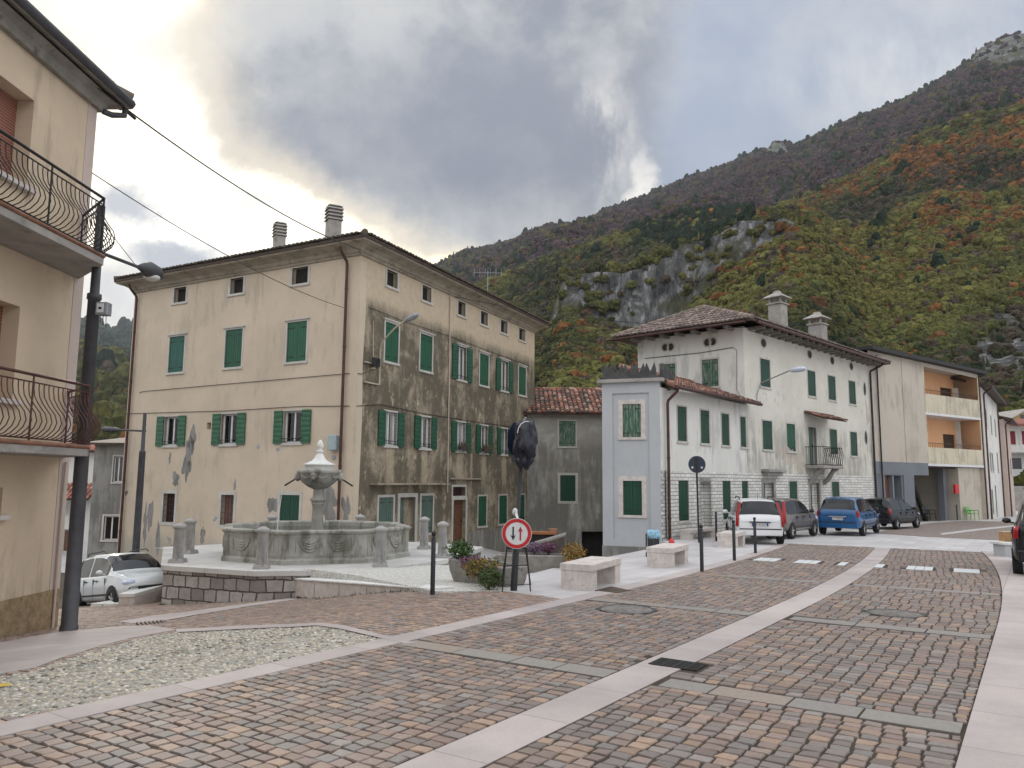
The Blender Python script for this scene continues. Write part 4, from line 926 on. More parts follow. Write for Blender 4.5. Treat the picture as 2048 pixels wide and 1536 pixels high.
# ------------------------------------------------------------------ grey house with barrel tile roof
GR = Fac((1.0, 42.2), (1, 0)); G0, G1 = -1.5, 6.4
GH = thing('grey_house', 'narrow grey stained house with mottled red tile roof left of the tower', 'house', (3.5, 42.2, -2.8))
ops = []
ops.append(window(GH, GR, GR.rect(1118, 1151, 842, 892.7), 'closed', 'green_worn', fw=.07)); ops.append(window(GH, GR, GR.rect(1120.3, 1151, 950.4, 1002.3), 'closed', 'green_dark', fw=.13, sill=False))
g_ = GR.rect(1163.6, 1212, 1063, 1125); ops.append((g_[0], g_[1], -2.75, g_[3], .5))
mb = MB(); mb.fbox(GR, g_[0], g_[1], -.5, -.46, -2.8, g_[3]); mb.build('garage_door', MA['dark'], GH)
zg = GR.pt(1130, 828)[1]
mb = MB(); wall(mb, GR, G0, G1, -4, zg, ops); mb.build('wall', MA['stucco_grey'], GH)
mb = MB(); shell(mb, [GR.at(G0), GR.at(G1), GR.at(G1, -8), GR.at(G0, -8)], -4, zg, 0, (0,)); mb.build('rear_wall', MA['stucco_grey'], GH)
zr = top_z(779, 46.2); e0 = GR.w(G0, zg + .02, .45); e1 = GR.w(G1, zg + .02, .45); r0 = GR.w(G0, zr, -4); r1 = GR.w(G1, zr, -4); b0 = GR.w(G0, zg, -8.5); b1 = GR.w(G1, zg, -8.5)
mb = MB(); slab_poly(mb, [e0, e1, r1, r0], .12); slab_poly(mb, [r0, r1, b1, b0], .12); ro = mb.build('roof', MA['wood_dark'], GH)
pal_mix = [(.30, .11, .07), (.36, .17, .12), (.17, .075, .05), (.10, .065, .05), (.42, .27, .21), (.24, .10, .06), (.12, .08, .06), (.07, .055, .045)]
mb = MB(); tiles(mb, [e0, e1, r1, r0], pal_mix, tw=.26, r=.12, seed=8); ridge_caps(mb, r0, r1, pal_mix, 4); mb.build('tiles', MA['tile'], ro)

# ------------------------------------------------------------------ tower and white wing
T0 = base(1322, 28.2); TL = Fac(T0, hv(-3300)); BR = Fac(T0, hv(2290)); TW = TL.pt(1205, 960)[0]; BL = BR.pt(1497, 960)[0]
TB = thing('tower_house', 'blue grey tower with swallowtail battlements joined to a low white wing', 'house', (*T0, -.5))
ops = [window(TB, TL, TL.rect(1244.8, 1281.4, 807.8, 874.3), 'closed', 'green_worn', fw=.17, frame='bench_stone', wall_out=-.06), window(TB, TL, TL.rect(1245.7, 1283.4, 961.6, 1030.4), 'closed', 'green_dark', fw=.17, frame='bench_stone', wall_out=-.06)]
zt_ = TL.pt(1262, 765)[1]
pn = (*sorted((TL.pt(1225.5, 900)[0], TL.pt(1299, 900)[0])), -.35, TL.pt(1262, 786)[1])
mb = MB()
wall(mb, TL, 0, TW, -3, zt_, [(*pn, .06)]); 
mb.f = mb.f[:-1]; mb.mi = mb.mi[:-1]; mb.sm = mb.sm[:-1]; mb.uv = mb.uv[:-1]; mb.c = mb.c[:-1]
wall(mb, TL, pn[0], pn[1], pn[2], pn[3], ops, out=-.06)
mb.build('tower_wall', MA['stucco_blue_grey'], TB)
cT = [T0, TL.at(TW), TL.at(TW, -3.4), TL.at(0, -3.4)]
mb = MB(); shell(mb, cT, -3, zt_, 0, (0,)); mb.build('tower_side_wall', MA['stucco_blue_grey'], TB)
m_ = MB(); m_.fbox(TL, -.02, TW + .02, -.3, .025, -3, -.62); m_.build('plinth', MA['stucco_dark_grey'], TB)
m_ = MB(); m_.fbox(TL, -.16, TW + .16, -3.6, .16, zt_, zt_ + .13); m_.build('ledge', MA['concrete'], TB, bevel=.01)
mb = MB()
def merlon(F, s, w, out, z, th=.14):
    for k in (-1, 1):
        prof = [(s, z), (s + k * w / 2, z), (s + k * w / 2, z + .36), (s + k * w * .36, z + .58), (s + k * w * .16, z + .38), (s, z + .20)]
        if k < 0: prof = prof[::-1]
        n = len(prof); mb.add([F.w(a, b, out) for a, b in prof] + [F.w(a, b, out - th) for a, b in prof], [tuple(range(n)), tuple(range(2 * n - 1, n - 1, -1))] + [(i, n + i, n + (i + 1) % n, (i + 1) % n) for i in range(n)])
zc_ = zt_ + .13
for k in range(5): merlon(TL, .12 + (TW - .16) * (k + .5) / 5, .40, .10, zc_)

for k in range(5): merlon(TL, .12 + (TW - .16) * (k + .5) / 5, .42, -3.4, zc_)
TS = Fac(TL.at(0), -TL.n); TS2 = Fac(TL.at(TW), -TL.n)
for k in range(6): merlon(TS, .2 + 3.2 * (k + .4) / 6, .42, .12, zc_); merlon(TS2, .2 + 3.2 * (k + .4) / 6, .42, .12, zc_)
mb.fbox(TL, -.05, TW + .05, -.1, .12, zc_, zc_ + .10); mb.build('battlements', MA['merlon_grey'], TB)
# white wing
ops = []; zb = BR.pt(1340, 773)[1] - .1; zs = 2.14
for q in ((1354.6, 1373, 811.3, 881.6), (1400.9, 1418.2, 821.6, 886), (1443, 1458, 830, 891), (1480.6, 1494.6, 834.9, 894.9)): ops.append(window(TB, BR, rr(BR, q, 3.28, 4.61), 'closed', 'green_dark', fw=.06))
for q, z0 in (((1356, 1376.6, 960.7, 1041.2), .28), ((1444.5, 1461, 961.6, 1040), .20), ((1483.5, 1498.7, 961.6, 1040), .20)):
    r = rr(BR, q, z0, 1.79); r = (r[0], min(r[1], BL - .05), r[2], r[3]); ops.append(window(TB, BR, r, 'closed', 'green_dark', fw=.08, fl=(1, 0 if r[1] > BL - .2 else 1)))
ops.append(door(TB, BR, rr(BR, (1401.5, 1420.5, 963.6, 1066), -.30, 1.74), 'green_dark', fw=.17, dep=.3, half=.45))
up = [o for o in ops if o[2] > 2]; dn = [o for o in ops if o[2] < 2]
mb = MB(); wall(mb, BR, 0, BL, zs, zb, up); mb.build('wing_wall', MA['stucco_white'], TB)
mb = MB(); wall(mb, BR, .28, BL, -2, zs, dn, out=.03); mb.quad(BR.w(.28, zs, 0), BR.w(BL, zs, 0), BR.w(BL, zs, .03), BR.w(.28, zs, .03), 0, [(0, 0)] * 4)
for k in range(17): mb.fbox(BR, 0.0, .30 if k % 2 else .38, -.02, .035, -.62 + k * .162 + .006, -.62 + (k + 1) * .162 - .006)
mb.build('split_stone_base', MA['split_stone'], TB)
back = [BR.at(0), BR.at(BL), BR.at(BL, -3.6), TL.at(1.2, -3.3)]
mb = MB(); shell(mb, back, -2, zb, 0, (0,)); mb.build('rear_wall', MA['stucco_white'], TB)
pal_red = [(.22, .10, .07), (.30, .15, .11), (.14, .08, .06), (.26, .12, .08), (.09, .06, .05), (.34, .20, .15)]
ev0 = BR.w(.15, zb + .02, .55); ev1 = BR.w(BL + .15, zb + .02, .55); pk = BR.w(1.6, zb + 1.15, -2.6); pk2 = BR.w(BL + .0, zb + 1.15, -2.6); lf = (*TL.at(1.0, -3.2), zb + .02)
mb = MB(); slab_poly(mb, [ev0, ev1, pk2, pk], .10); slab_poly(mb, [lf, ev0, pk], .10); ro = mb.build('roof', MA['wood_dark'], TB)
mb = MB(); tiles(mb, [ev0, ev1, pk2, pk], pal_red, tw=.22, r=.10, seed=12); tiles(mb, [lf, ev0, pk], pal_red, tw=.22, seed=13); ridge_caps(mb, ev0, pk, pal_red); ridge_caps(mb, pk, pk2, pal_red); mb.build('tiles', MA['tile'], ro)
m_ = MB(); m_.tube([BR.w(.1, zb - .02, .62), BR.w(BL + .2, zb - .02, .62)], .07, 8); m_.build('gutter', MA['copper_brown'], TB)
pipe(TB, BR, .36, -.6, zb - .05, out=.13, r=.055, eo=.6)
pipe(TB, BR, .14, -.3, zs, out=.10, r=.02, elbow=False, mat='iron')

# ------------------------------------------------------------------ large white house
C0 = BR.at(BR.pt(1495, 960)[0]); CL = Fac(C0, hv(-690)); CR = Fac(C0, hv(2537)); CLn = 5.62; CRn = 15.4; ZC = 8.75
CH = thing('white_house', 'large white stained house with hipped tile roof and small round holes under its eaves', 'house', (*C0, -.4))
opL = [window(CH, CL, rr(CL, (1404.2, 1436.9, 719.6, 773.5), 6.12, 7.40), 'closed', 'green_worn', fw=.08), window(CH, CL, (3.5, 4.38, 6.14, 7.40), 'closed', 'green_worn', fw=.08)]
opR = []
for q in ((1520.8, 1540, 720.5, 775), (1615.4, 1630.6, 741.8, 792), (1656.4, 1670.7, 751.8, 799.1), (1697.6, 1710.8, 762.9, 808.1)): opR.append(window(CH, CR, rr(CR, q, 6.17, 7.48), 'closed', 'green_dark', fw=.05))
for q in ((1525, 1544.3, 842.2, 899.5), (1573.3, 1590.2, 848.5, 903), (1659.8, 1674.1, 858.6, 907.9), (1700.8, 1714.2, 863.7, 912.4)): opR.append(window(CH, CR, rr(CR, q, 3.25, 4.58), 'closed', 'green_dark' if q[0] != 1573.3 else 'green', fw=.07))
opR.append(door(CH, CR, rr(CR, (1616.8, 1632.6, 855, 932), 2.62, 4.55), 'green_grey', fw=.12))
for q in ((1577.4, 1593.6, 962, 1010), (1662.8, 1677.4, 963, 1010)): opR.append(window(CH, CR, rr(CR, q, .3, 1.80), 'closed', 'green_dark', fw=.08, wall_out=.03))
opR.append(door(CH, CR, rr(CR, (1526.9, 1547, 964.5, 1062), -.5, 1.72), 'green_dark', fw=.18, frame='concrete', half=.5, wo=.03)); opR.append(door(CH, CR, rr(CR, (1620, 1638, 965.6, 1048.7), -.55, 1.72), 'green_dark', fw=.18, frame='concrete', half=.55, wo=.03))
def ocul(F, B, s, z, rs, rz, ops):
    ops.append((s - rs * .7, s + rs * .7, z - rz * .7, z + rz * .7, .15)); mb = MB(); n = 20
    vi = [F.w(s + rs * math.cos(2 * math.pi * k / n), z + rz * math.sin(2 * math.pi * k / n), .02) for k in range(n)]; vo = [F.w(s + (rs + .07) * math.cos(2 * math.pi * k / n), z + (rz + .07) * math.sin(2 * math.pi * k / n), .006) for k in range(n)]
    mb.add(vi + vo, [(k, (k + 1) % n, n + (k + 1) % n, n + k) for k in range(n)]); o = mb.build('oculus', MA['frame_stone'], B)
    mb = MB(); mb.add([F.w(s + rs * math.cos(2 * math.pi * k / n), z + rz * math.sin(2 * math.pi * k / n), .008) for k in range(n)], [tuple(range(n))]); mb.build('pane', MA['dark_brown_int'], o)
_d = []
for q in ((1330.3, 695), (1341.5, 694), (1414.5, 685), (1426, 683.5)): s_, z_ = CL.pt(*q); ocul(CL, CH, s_, z_, .16, .17, _d)
for q in ((1526.6, 686), (1618.8, 709), (1664, 721.3), (1702.2, 732.8)): s_, z_ = CR.pt(*q); ocul(CR, CH, s_, z_, .26, .20, _d)
for q in ((1729, 778.3), (1731.4, 875.2)): s_, z_ = CR.pt(*q); ocul(CR, CH, s_, z_, .20, .38, _d)
upR = [o for o in opR if o[2] > 2.1]; dnR = [o for o in opR if o[2] <= 2.1]
mb = MB(); wall(mb, CL, 0, CLn, -2, ZC, opL); mb.build('plain_wall', MA['stucco_white'], CH)
mb = MB(); wall(mb, CR, 0, CRn, zs, ZC, upR); mb.build('street_wall', MA['stucco_white_dirty'], CH)
mb = MB(); wall(mb, CR, 0, CRn, -2, zs, dnR, out=.03); mb.quad(CR.w(0, zs, 0), CR.w(CRn, zs, 0), CR.w(CRn, zs, .03), CR.w(0, zs, .03), 0, [(0, 0)] * 4); mb.build('split_stone_base', MA['split_stone'], CH)
cC = [C0, CR.at(CRn), CR.at(CRn, -6.6), CL.at(CLn)]
mb = MB(); shell(mb, cC, -2, ZC, 0, (0, 3)); mb.build('rear_wall', MA['stucco_white'], CH)
mb = MB()
for (px, py, w, h, sd) in ((1578, 915, 22, 17, 21), (1600, 925, 14, 22, 22), (1560, 905, 10, 12, 23), (1735, 830, 8, 30, 24)):
    s_, z_ = CR.pt(px, py); k = 39. / F_PX; patch(mb, CR, s_, z_, w * k * 1.3, h * k, sd, out=.004, rough=.6)
mb.build('stain_patch', MA['stucco_taupe'], CH)
pal_gb = [(.17, .125, .105), (.21, .155, .13), (.13, .10, .085), (.25, .19, .165), (.15, .12, .11)]
cC2 = cC
roC, eC, R0c, R1c = hip_roof(CH, cC2, .95, ZC + .12, 1.45, pal_gb, thick=.10, mat='wood_dark', seed=21, ins=2.6)
for k in range(27):
    F_, s_ = (CR, .5 + (CRn - .8) * k / 19) if k < 20 else (CL, .5 + (CLn - .6) * (k - 20) / 6)
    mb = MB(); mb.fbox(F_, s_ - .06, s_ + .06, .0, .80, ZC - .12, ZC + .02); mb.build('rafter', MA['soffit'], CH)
mb = MB(); mb.tube([CR.w(-.6, ZC + .0, 1.0), CR.w(CRn + .3, ZC + .0, 1.0)], .075, 8); mb.tube([CL.w(-.6, ZC + .0, 1.0), CL.w(CLn + 1.2, ZC + .0, 1.0)], .06, 8); mb.build('gutter', MA['copper_brown'], CH)
def chm(px, py0, py1, d, w, cp): c = at(px, py1, d)[:2]; flue(CH, 'chimney', c, w, 8.9, top_z(py1, d), 'concrete', cp, roC, .75)
chm(1555, 643, 606, 40.0, .36, 'house'); chm(1635, 662, 646, 43.0, .38, 'house')
pipe(CH, CR, CRn - .1, -.4, ZC, out=.12, r=.06, mat='iron', eo=.9)
mb = MB(); cabl(mb, CL, ((1290, 717), (1400, 706), (1466, 695)), .014); cabl(mb, CL, ((1466, 695), (1474, 700), (1474, 780), (1486, 800)), .010); cabl(mb, CR, ((1500, 662), (1600, 690), (1740, 728)), .016); mb.build('cable', MA['iron'], CH)
# door hoods, balcony, little roof
for a, b in ((1522, 1556),):
    s0, s1 = CR.pt(a, 948)[0], CR.pt(b, 948)[0]; m_ = MB(); m_.fbox(CR, s0, s1, .03, .42, 2.20, 2.34); m_.fbox(CR, s0 + .1, s1 - .1, .03, .30, 2.04, 2.20); m_.build('door_hood', MA['concrete'], CH, bevel=.02)
s0, s1 = CR.pt(1609.7, 925)[0], CR.pt(1650, 925)[0]
m_ = MB(); m_.fbox(CR, s0, s1, .0, .95, 2.45, 2.60); bal = m_.build('balcony', MA['concrete'], CH, bevel=.02)
m_ = MB()
for s_ in (s0 + .35, s1 - .35): m_.tube([CR.w(s_, 1.7, .03), CR.w(s_, 1.95, .30), CR.w(s_, 2.35, .55), CR.w(s_, 2.45, .8)], [.11, .13, .12, .08], 8)
m_.build('bracket', MA['concrete'], bal)
m_ = MB(); zt2 = 3.52
for zz in (2.64, zt2): m_.tube([CR.w(s0 + .03, zz, .02), CR.w(s0 + .03, zz, .92), CR.w(s1 - .03, zz, .92), CR.w(s1 - .03, zz, .02)], .018, 6)
for k in range(19):
    s_ = s0 + .03 + (s1 - s0 - .06) * k / 18; w_ = .05 * (1 if k % 2 else -1); m_.tube([CR.w(s_, 2.62, .92), CR.w(s_ + w_, 2.85, .95), CR.w(s_ - w_, 3.1, .98), CR.w(s_ + w_, 3.3, .95), CR.w(s_, zt2, .92)], .010, 5)
for k in range(8):
    o_ = .1 + .8 * k / 8
    for s_ in (s0 + .03, s1 - .03): m_.tube([CR.w(s_, 2.62, o_), CR.w(s_, zt2, o_)], .010, 5)
m_.build('railing', MA['iron'], bal)
s0, s1 = CR.pt(1608, 835)[0], CR.pt(1655, 835)[0]
cp_ = MB(); a_, b_, c_, d_ = CR.w(s0, 4.95, 1.0), CR.w(s1, 4.95, 1.0), CR.w(s1, 5.30, 0), CR.w(s0, 5.30, 0); slab_poly(cp_, [a_, b_, c_, d_], .06); cn = cp_.build('door_canopy', MA['wood_dark'], CH)
m_ = MB(); tiles(m_, [a_, b_, c_, d_], pal_red, seed=31); m_.build('tiles', MA['tile'], cn)
s_, z_ = CR.pt(1507, 780); 
WL = thing('wall_street_lamp', 'straight armed wall street lamp with pale blue grey head on the large white house', 'street lamp', CR.w(s_, z_, 0))
e_ = Vector(tuple(at(1580, 741, 32.2))); a_ = Vector(CR.w(CR.pt(1520, 766)[0], CR.pt(1520, 766)[1], .05)); t_ = Vector(tuple(at(1612, 737, 31.4)))
m_ = MB(); m_.tube([a_, e_], .03, 8); a2 = CR.w(CR.pt(1512, 790)[0], CR.pt(1512, 790)[1], .05); a3 = CR.w(CR.pt(1512, 812)[0], CR.pt(1512, 812)[1], .05); m_.tube([a_, a2, a3], .02, 6); m_.build('arm', MA['lamp_grey'], WL)
m_ = MB(); m_.tube([e_, e_.lerp(t_, .2), e_.lerp(t_, .75), t_], [.05, .11, .12, .06], 10); m_.build('lamp_head', MA['lamp_pale'], WL)

# ------------------------------------------------------------------ beige block with orange balconies
D0 = CR.at(CR.pt(1748, 960)[0]); DR = Fac(D0, hv(3300)); s_b = 6.15; s_e = 13.4
DH = thing('balcony_house', 'beige apartment block with two stacked orange balconies over an open grey ground floor', 'apartment block', (*D0, -.5))
zD = 9.5; z1 = 3.02
mb = MB(); wall(mb, DR, 0, s_b, z1, zD, []); mb.fbox(DR, 3.62, 3.70, 0, .03, z1, zD); mb.build('beige_wall', MA['stucco_taupe'], DH)
dr = rr(DR, (1773, 1788, 950, 1030), -.6, 2.2); dr2 = rr(DR, (1791, 1806, 950, 1030), -.6, 2.2)
s_p = DR.pt(1808, 980)[0]; s_q = DR.pt(1829, 980)[0]
mb = MB(); wall(mb, DR, 0, s_p, -1.5, z1, [(*dr, .3), (*dr2, .6)], out=-.05); mb.fbox(DR, 0, s_b, -.40, .0, 2.25, z1 - .003); mb.build('steel_blue_base', MA['stucco_steel'], DH)
mb = MB(); mb.fbox(DR, dr[0], dr[1], -.34, -.3, -.6, 2.2); mb.build('door', MA['wood_brown'], DH)
mb = MB(); mb.fbox(DR, dr2[0], dr2[1], -.64, -.6, -.6, 2.2); mb.build('door', MA['dark'], DH)
zf1, zf2 = DR.pt(1905, 937)[1], DR.pt(1905, 830)[1]; pt1, pt2 = DR.pt(1905, 897)[1], DR.pt(1905, 794)[1]
P_ = .0
mb = MB()
for zz in (z1 - .02, (zf2 + .0)): mb.fbox(DR, s_b, s_e, -1.7, P_ + .02, zz - .15, zz); 
mb.build('balcony_slab', MA['white_paint'], DH)
for zlo, zhi, ztop in ((z1 - .02, pt1, zf2 - .15), (zf2, pt2, zD)):
    m_ = MB(); m_.fbox(DR, s_b + .003, s_e - .003, -.12, P_, zlo, zhi); bo = m_.build('balcony', MA['stucco_yellowish'], DH)
    m_ = MB(); m_.tube([DR.w(s_b + .1, zhi + .28, -.06), DR.w(s_e - .1, zhi + .28, -.06)], .02, 6)
    for k in range(34): s_ = s_b + .15 + (s_e - s_b - .3) * k / 33; m_.tube([DR.w(s_, zhi, -.06), DR.w(s_, zhi + .28, -.06)], .010, 4)
    m_.build('railing', MA['iron_brown'], bo)
    ds = rr(Fac(DR.at(0, -1.6), DR.d), (1880, 1904, 760, 790), 0, 0); m_ = MB(); wall(m_, DR, s_b + .12, s_e - .12, zlo, ztop, [(ds[0], ds[1], zlo, zlo + 2.15, .15)], out=-1.6)
    m_.quad(DR.w(s_b + .12, zlo, -1.6), DR.w(s_b + .12, zlo, 0), DR.w(s_b + .12, ztop, 0), DR.w(s_b + .12, ztop, -1.6), 0, [(0, zlo), (1.6, zlo), (1.6, ztop), (0, ztop)]); m_.quad(DR.w(s_e - .12, zlo, 0), DR.w(s_e - .12, zlo, -1.6), DR.w(s_e - .12, ztop, -1.6), DR.w(s_e - .12, ztop, 0), 0, [(0, zlo), (1.6, zlo), (1.6, ztop), (0, ztop)])
    m_.build('recess_wall', MA['stucco_orange'], bo); m_ = MB(); m_.fbox(DR, ds[0], ds[1], -1.74, -1.70, zlo, zlo + 2.15); m_.build('balcony_door', MA['wood_dark'], bo)
m_ = MB(); m_.fbox(DR, s_b, s_b + .12, -1.72, 0.01, z1 + .01, zD); m_.fbox(DR, s_e - .12, s_e, -1.72, .01, z1 + .01, zD); m_.build('pilaster', MA['stucco_yellowish'], DH)
m_ = MB(); slab_poly(m_, [DR.w(-.3, zD + .32, .5), DR.w(s_e + .3, zD - .02, .5), DR.w(s_e + .3, zD - .02, -9), DR.w(-.3, zD + .6, -9)], .22); m_.build('roof', MA['iron'], DH)
m_ = MB(); m_.quad(DR.w(0, zD - .1, -.01), DR.w(s_e, zD - .5, -.01), DR.w(s_e, zD + .0, -.01), DR.w(0, zD + .3, -.01), 0, [(0, 0)] * 4); shell(m_, [DR.at(0), DR.at(s_e), DR.at(s_e, -9), DR.at(0, -9)], -1.5, zD - .2, 0, (0,)); m_.build('rear_wall', MA['stucco_taupe'], DH)
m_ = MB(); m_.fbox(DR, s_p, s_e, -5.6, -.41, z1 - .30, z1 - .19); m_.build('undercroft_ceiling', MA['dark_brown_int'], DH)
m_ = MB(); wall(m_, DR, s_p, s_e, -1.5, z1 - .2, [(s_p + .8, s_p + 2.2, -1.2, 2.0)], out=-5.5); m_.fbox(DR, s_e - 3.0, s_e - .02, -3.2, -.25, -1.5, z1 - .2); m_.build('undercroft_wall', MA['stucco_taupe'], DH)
m_ = MB(); a0_ = DR.pt(1812, 990)[0]
m_.fbox(DR, s_p, s_q, -.60, .02, -1.5, 2.25); m_.build('pillar', MA['stucco_steel'], DH); m_ = MB()
m_.fbox(DR, 9.7, 10.1, -1.3, -.9, -1.5, 2.87); m_.build('pillar', MA['stucco_steel'], DH)
m_ = MB(); m_.hexa([DR.w(7.2, 2.6, -2.4), DR.w(7.7, 2.6, -2.4), DR.w(7.7, 2.6, -1.6), DR.w(7.2, 2.6, -1.6), DR.w(7.3, 2.8, -2.4), DR.w(7.7, 2.8, -2.4), DR.w(7.7, 2.8, -1.6), DR.w(7.3, 2.8, -1.6)])
m_.tube([DR.w(7.4, 2.6, -2), DR.w(9.4, -.9, -2)], .18, 4); m_.build('stair_beam', MA['iron'], DH)
m_ = MB(); q = DR.pt(1918, 978); m_.fbox(DR, q[0] - .25, q[0] + .25, -.25, -.1, q[1] - .3, q[1] + .3); m_.build('post_box', MA['red_paint'], DH, bevel=.02)
pipe(DH, DR, .75, -.5, zD - .1, out=.09, r=.045, mat='iron', elbow=False); pipe(DH, DR, s_e + .12, -.6, zD - .2, out=.0, r=.05, mat='copper_brown', elbow=False)

# ------------------------------------------------------------------ the row beyond
E0 = DR.at(s_e + .35); ER = Fac(E0, hv(2140)); zE = 8.45
EH = thing('far_white_house', 'tall narrow cream white house with brown drainpipes beyond the orange balconies', 'house', (*E0, -.7))
EL = 14.5; ops = []
for s_, z0, h in ((2.2, 5.8, 1.3), (6.5, 5.6, 1.3), (3.6, 2.7, 1.3), (5.4, 2.7, 1.3), (10.5, 2.7, 1.5), (10.5, 5.6, 1.3), (3.0, -.3, 1.6), (6.2, -.6, 2.2)): ops.append(window(EH, ER, (s_, s_ + .95, z0, z0 + h), 'closed', 'green_grey', fw=.08))
mb = MB(); wall(mb, ER, 0, EL, -2, zE, ops); mb.build('wall', MA['stucco_white'], EH)
mb = MB(); shell(mb, [ER.at(0), ER.at(EL), ER.at(EL, -9), ER.at(0, -9)], -2, zE, 0, (0,)); mb.build('rear_wall', MA['stucco_white'], EH)
mb = MB(); slab_poly(mb, [ER.w(-.2, zE + .05, .7), ER.w(EL, zE + .05, .7), ER.w(EL, zE + 1.6, -4.5), ER.w(-.2, zE + 1.6, -4.5)], .16); slab_poly(mb, [ER.w(-.2, zE + 1.6, -4.5), ER.w(EL, zE + 1.6, -4.5), ER.w(EL, zE + .05, -9.7), ER.w(-.2, zE + .05, -9.7)], .16); mb.build('roof', MA['wood_dark'], EH)
pipe(EH, ER, .6, -1, zE, r=.06, eo=.6); pipe(EH, ER, EL - 1, -1, zE, r=.06, eo=.6)
q0 = ER.at(EL + .1); E2 = Fac(q0 + ER.n * .4, ER.d); EK = thing('far_pink_house', 'dull pinkish house at the far end of the row beside the road bend', 'house', (*q0, -.8))
mb = MB(); wall(mb, E2, 0, 8, -2, 7.2, [window(EK, E2, (2, 3, 2.6, 4), 'closed', 'green_grey'), window(EK, E2, (5, 6, 2.6, 4), 'closed', 'green_grey')]); shell(mb, [E2.at(0), E2.at(8), E2.at(8, -8), E2.at(0, -8)], -2, 7.2, 0, (0,)); mb.build('wall', MA['stucco_pink'], EK)
mb = MB(); slab_poly(mb, [E2.w(-.2, 7.2, .7), E2.w(8.2, 7.2, .7), E2.w(8.2, 8.6, -4), E2.w(-.2, 8.6, -4)], .16); slab_poly(mb, [E2.w(-.2, 8.6, -4), E2.w(8.2, 8.6, -4), E2.w(8.2, 7.2, -8.6), E2.w(-.2, 7.2, -8.6)], .16); mb.build('roof', MA['wood_dark'], EK); pipe(EK, E2, .4, -1, 7.2, r=.06, eo=.6)
# shop building at the bend and the yellow house over it
FR = Fac(base(1990, 92), (1, -.12)); SH = thing('shop_building', 'white building with dark red panels and a glazed ground floor at the road bend', 'building', (*FR.at(5), -1))
zz = lambda py: FR.pt(2030, py)[1]
mb = MB(); wall(mb, FR, -4, 26, -2, zz(849), [(FR.pt(2011, 880)[0], FR.pt(2032, 880)[0], zz(889), zz(862), .3), (FR.pt(2044, 880)[0], FR.pt(2075, 880)[0], zz(889), zz(862), .3)]); shell(mb, [FR.at(-4), FR.at(26), FR.at(26, -12), FR.at(-4, -12)], -2, zz(849), 0, (0,)); mb.build('wall', MA['stucco_white'], SH)
t = plain('dark_red_panel', (.22, .012, .03), .6); m_ = MB()
for a, b in ((2011, 2032), (2044, 2075)): m_.fbox(FR, FR.pt(a, 880)[0], FR.pt(b, 880)[0], -.3, -.2, zz(889), zz(862))
m_.build('red_panel', t, SH)
m_ = MB(); m_.fbox(FR, -4, 26, 0, 1.4, zz(908), zz(905)); m_.build('canopy_slab', MA['concrete'], SH)
for k in range(8):
    m_ = MB(); a_ = FR.pt(2012, 930)[0] + k * 2.0; m_.fbox(FR, a_, a_ + 1.8, .0, .06, zz(972), zz(914)); w_ = m_.build('window', MA['white_paint'], SH); m_ = MB(); m_.fbox(FR, a_ + .1, a_ + 1.7, .05, .08, zz(938), zz(916)); m_.build('pane', MA['glass'], w_)
m_ = MB(); slab_poly(m_, [FR.w(-5, zz(849), 1.6), FR.w(27, zz(849), 1.6), FR.w(27, zz(832), -4), FR.w(-5, zz(832), -4)], .3); m_.build('roof', plain('brick_red_roof', (.22, .075, .05), .8), SH)
m_ = MB(); m_.fbox(FR, -6, 26, 3.9, 4.2, -2, zz(972)); o = m_.build('low_wall', MA['concrete'], label='low weathered concrete wall in front of the glazed shop building', cat='wall')
YR = Fac(base(2000, 112), (1, 0)); YH_ = thing('yellow_house', 'pale yellow gabled house with grey roof high behind the shop building', 'house', (*YR.at(4), 0)); zy = lambda py: YR.pt(2040, py)[1]
a_, b_ = YR.pt(2022, 840)[0], YR.pt(2082, 840)[0]; m_ = MB(); m_.add([YR.w(a_, -2, 0), YR.w(b_, -2, 0), YR.w(b_, zy(838), 0), YR.w((a_ + b_) / 2, zy(818), 0), YR.w(a_, zy(838), 0)], [(0, 1, 2, 3, 4)], 0, [(0, 0), (5, 0), (5, 9), (2, 11), (0, 9)]); m_.fbox(YR, a_, b_, -8, -.01, -2, zy(838)); m_.build('wall', plain('yellow_stucco', (.55, .40, .14), .9), YH_)
m_ = MB()
for k in (-1, 1):
    mx_ = (a_ + b_) / 2; ex_ = a_ - .6 if k < 0 else b_ + .6; slab_poly(m_, [YR.w(mx_, zy(817), .6), YR.w(ex_, zy(840), .6), YR.w(ex_, zy(840), -8), YR.w(mx_, zy(817), -8)], .2)
m_.build('roof', MA['concrete'], YH_); m_ = MB(); m_.fbox(YR, (a_ + b_) / 2 - .8, (a_ + b_) / 2 + .2, 0, .03, zy(838), zy(829)); m_.build('window', MA['glass'], YH_)

# ------------------------------------------------------------------ houses seen down the lane at left
LG = Fac(base(176, 44), (1, .06)); zl = lambda py, F=LG: F.pt(215, py)[1]
LH = thing('lane_grey_house', 'grey rendered house with dark brown roof down the lane at left', 'house', (*LG.at(2), -3))
a_, b_ = LG.pt(182, 1000)[0], LG.pt(300, 1000)[0]; wr = (LG.pt(226, 940)[0], LG.pt(245, 940)[0]); 
mb = MB(); ops = [window(LH, LG, (wr[0], wr[1], zl(964), zl(912)), 'bare', cur='dark', fw=.06), window(LH, LG, (wr[0] - .3, wr[1], zl(1080), zl(1032)), 'bare', cur='curtain_red', fw=.10)]
wall(mb, LG, a_, b_, -5, zl(886), ops); shell(mb, [LG.at(a_), LG.at(b_), LG.at(b_, -8), LG.at(a_, -8)], -5, zl(886), 0, (0,)); mb.build('wall', MA['stucco_dark_grey'], LH)
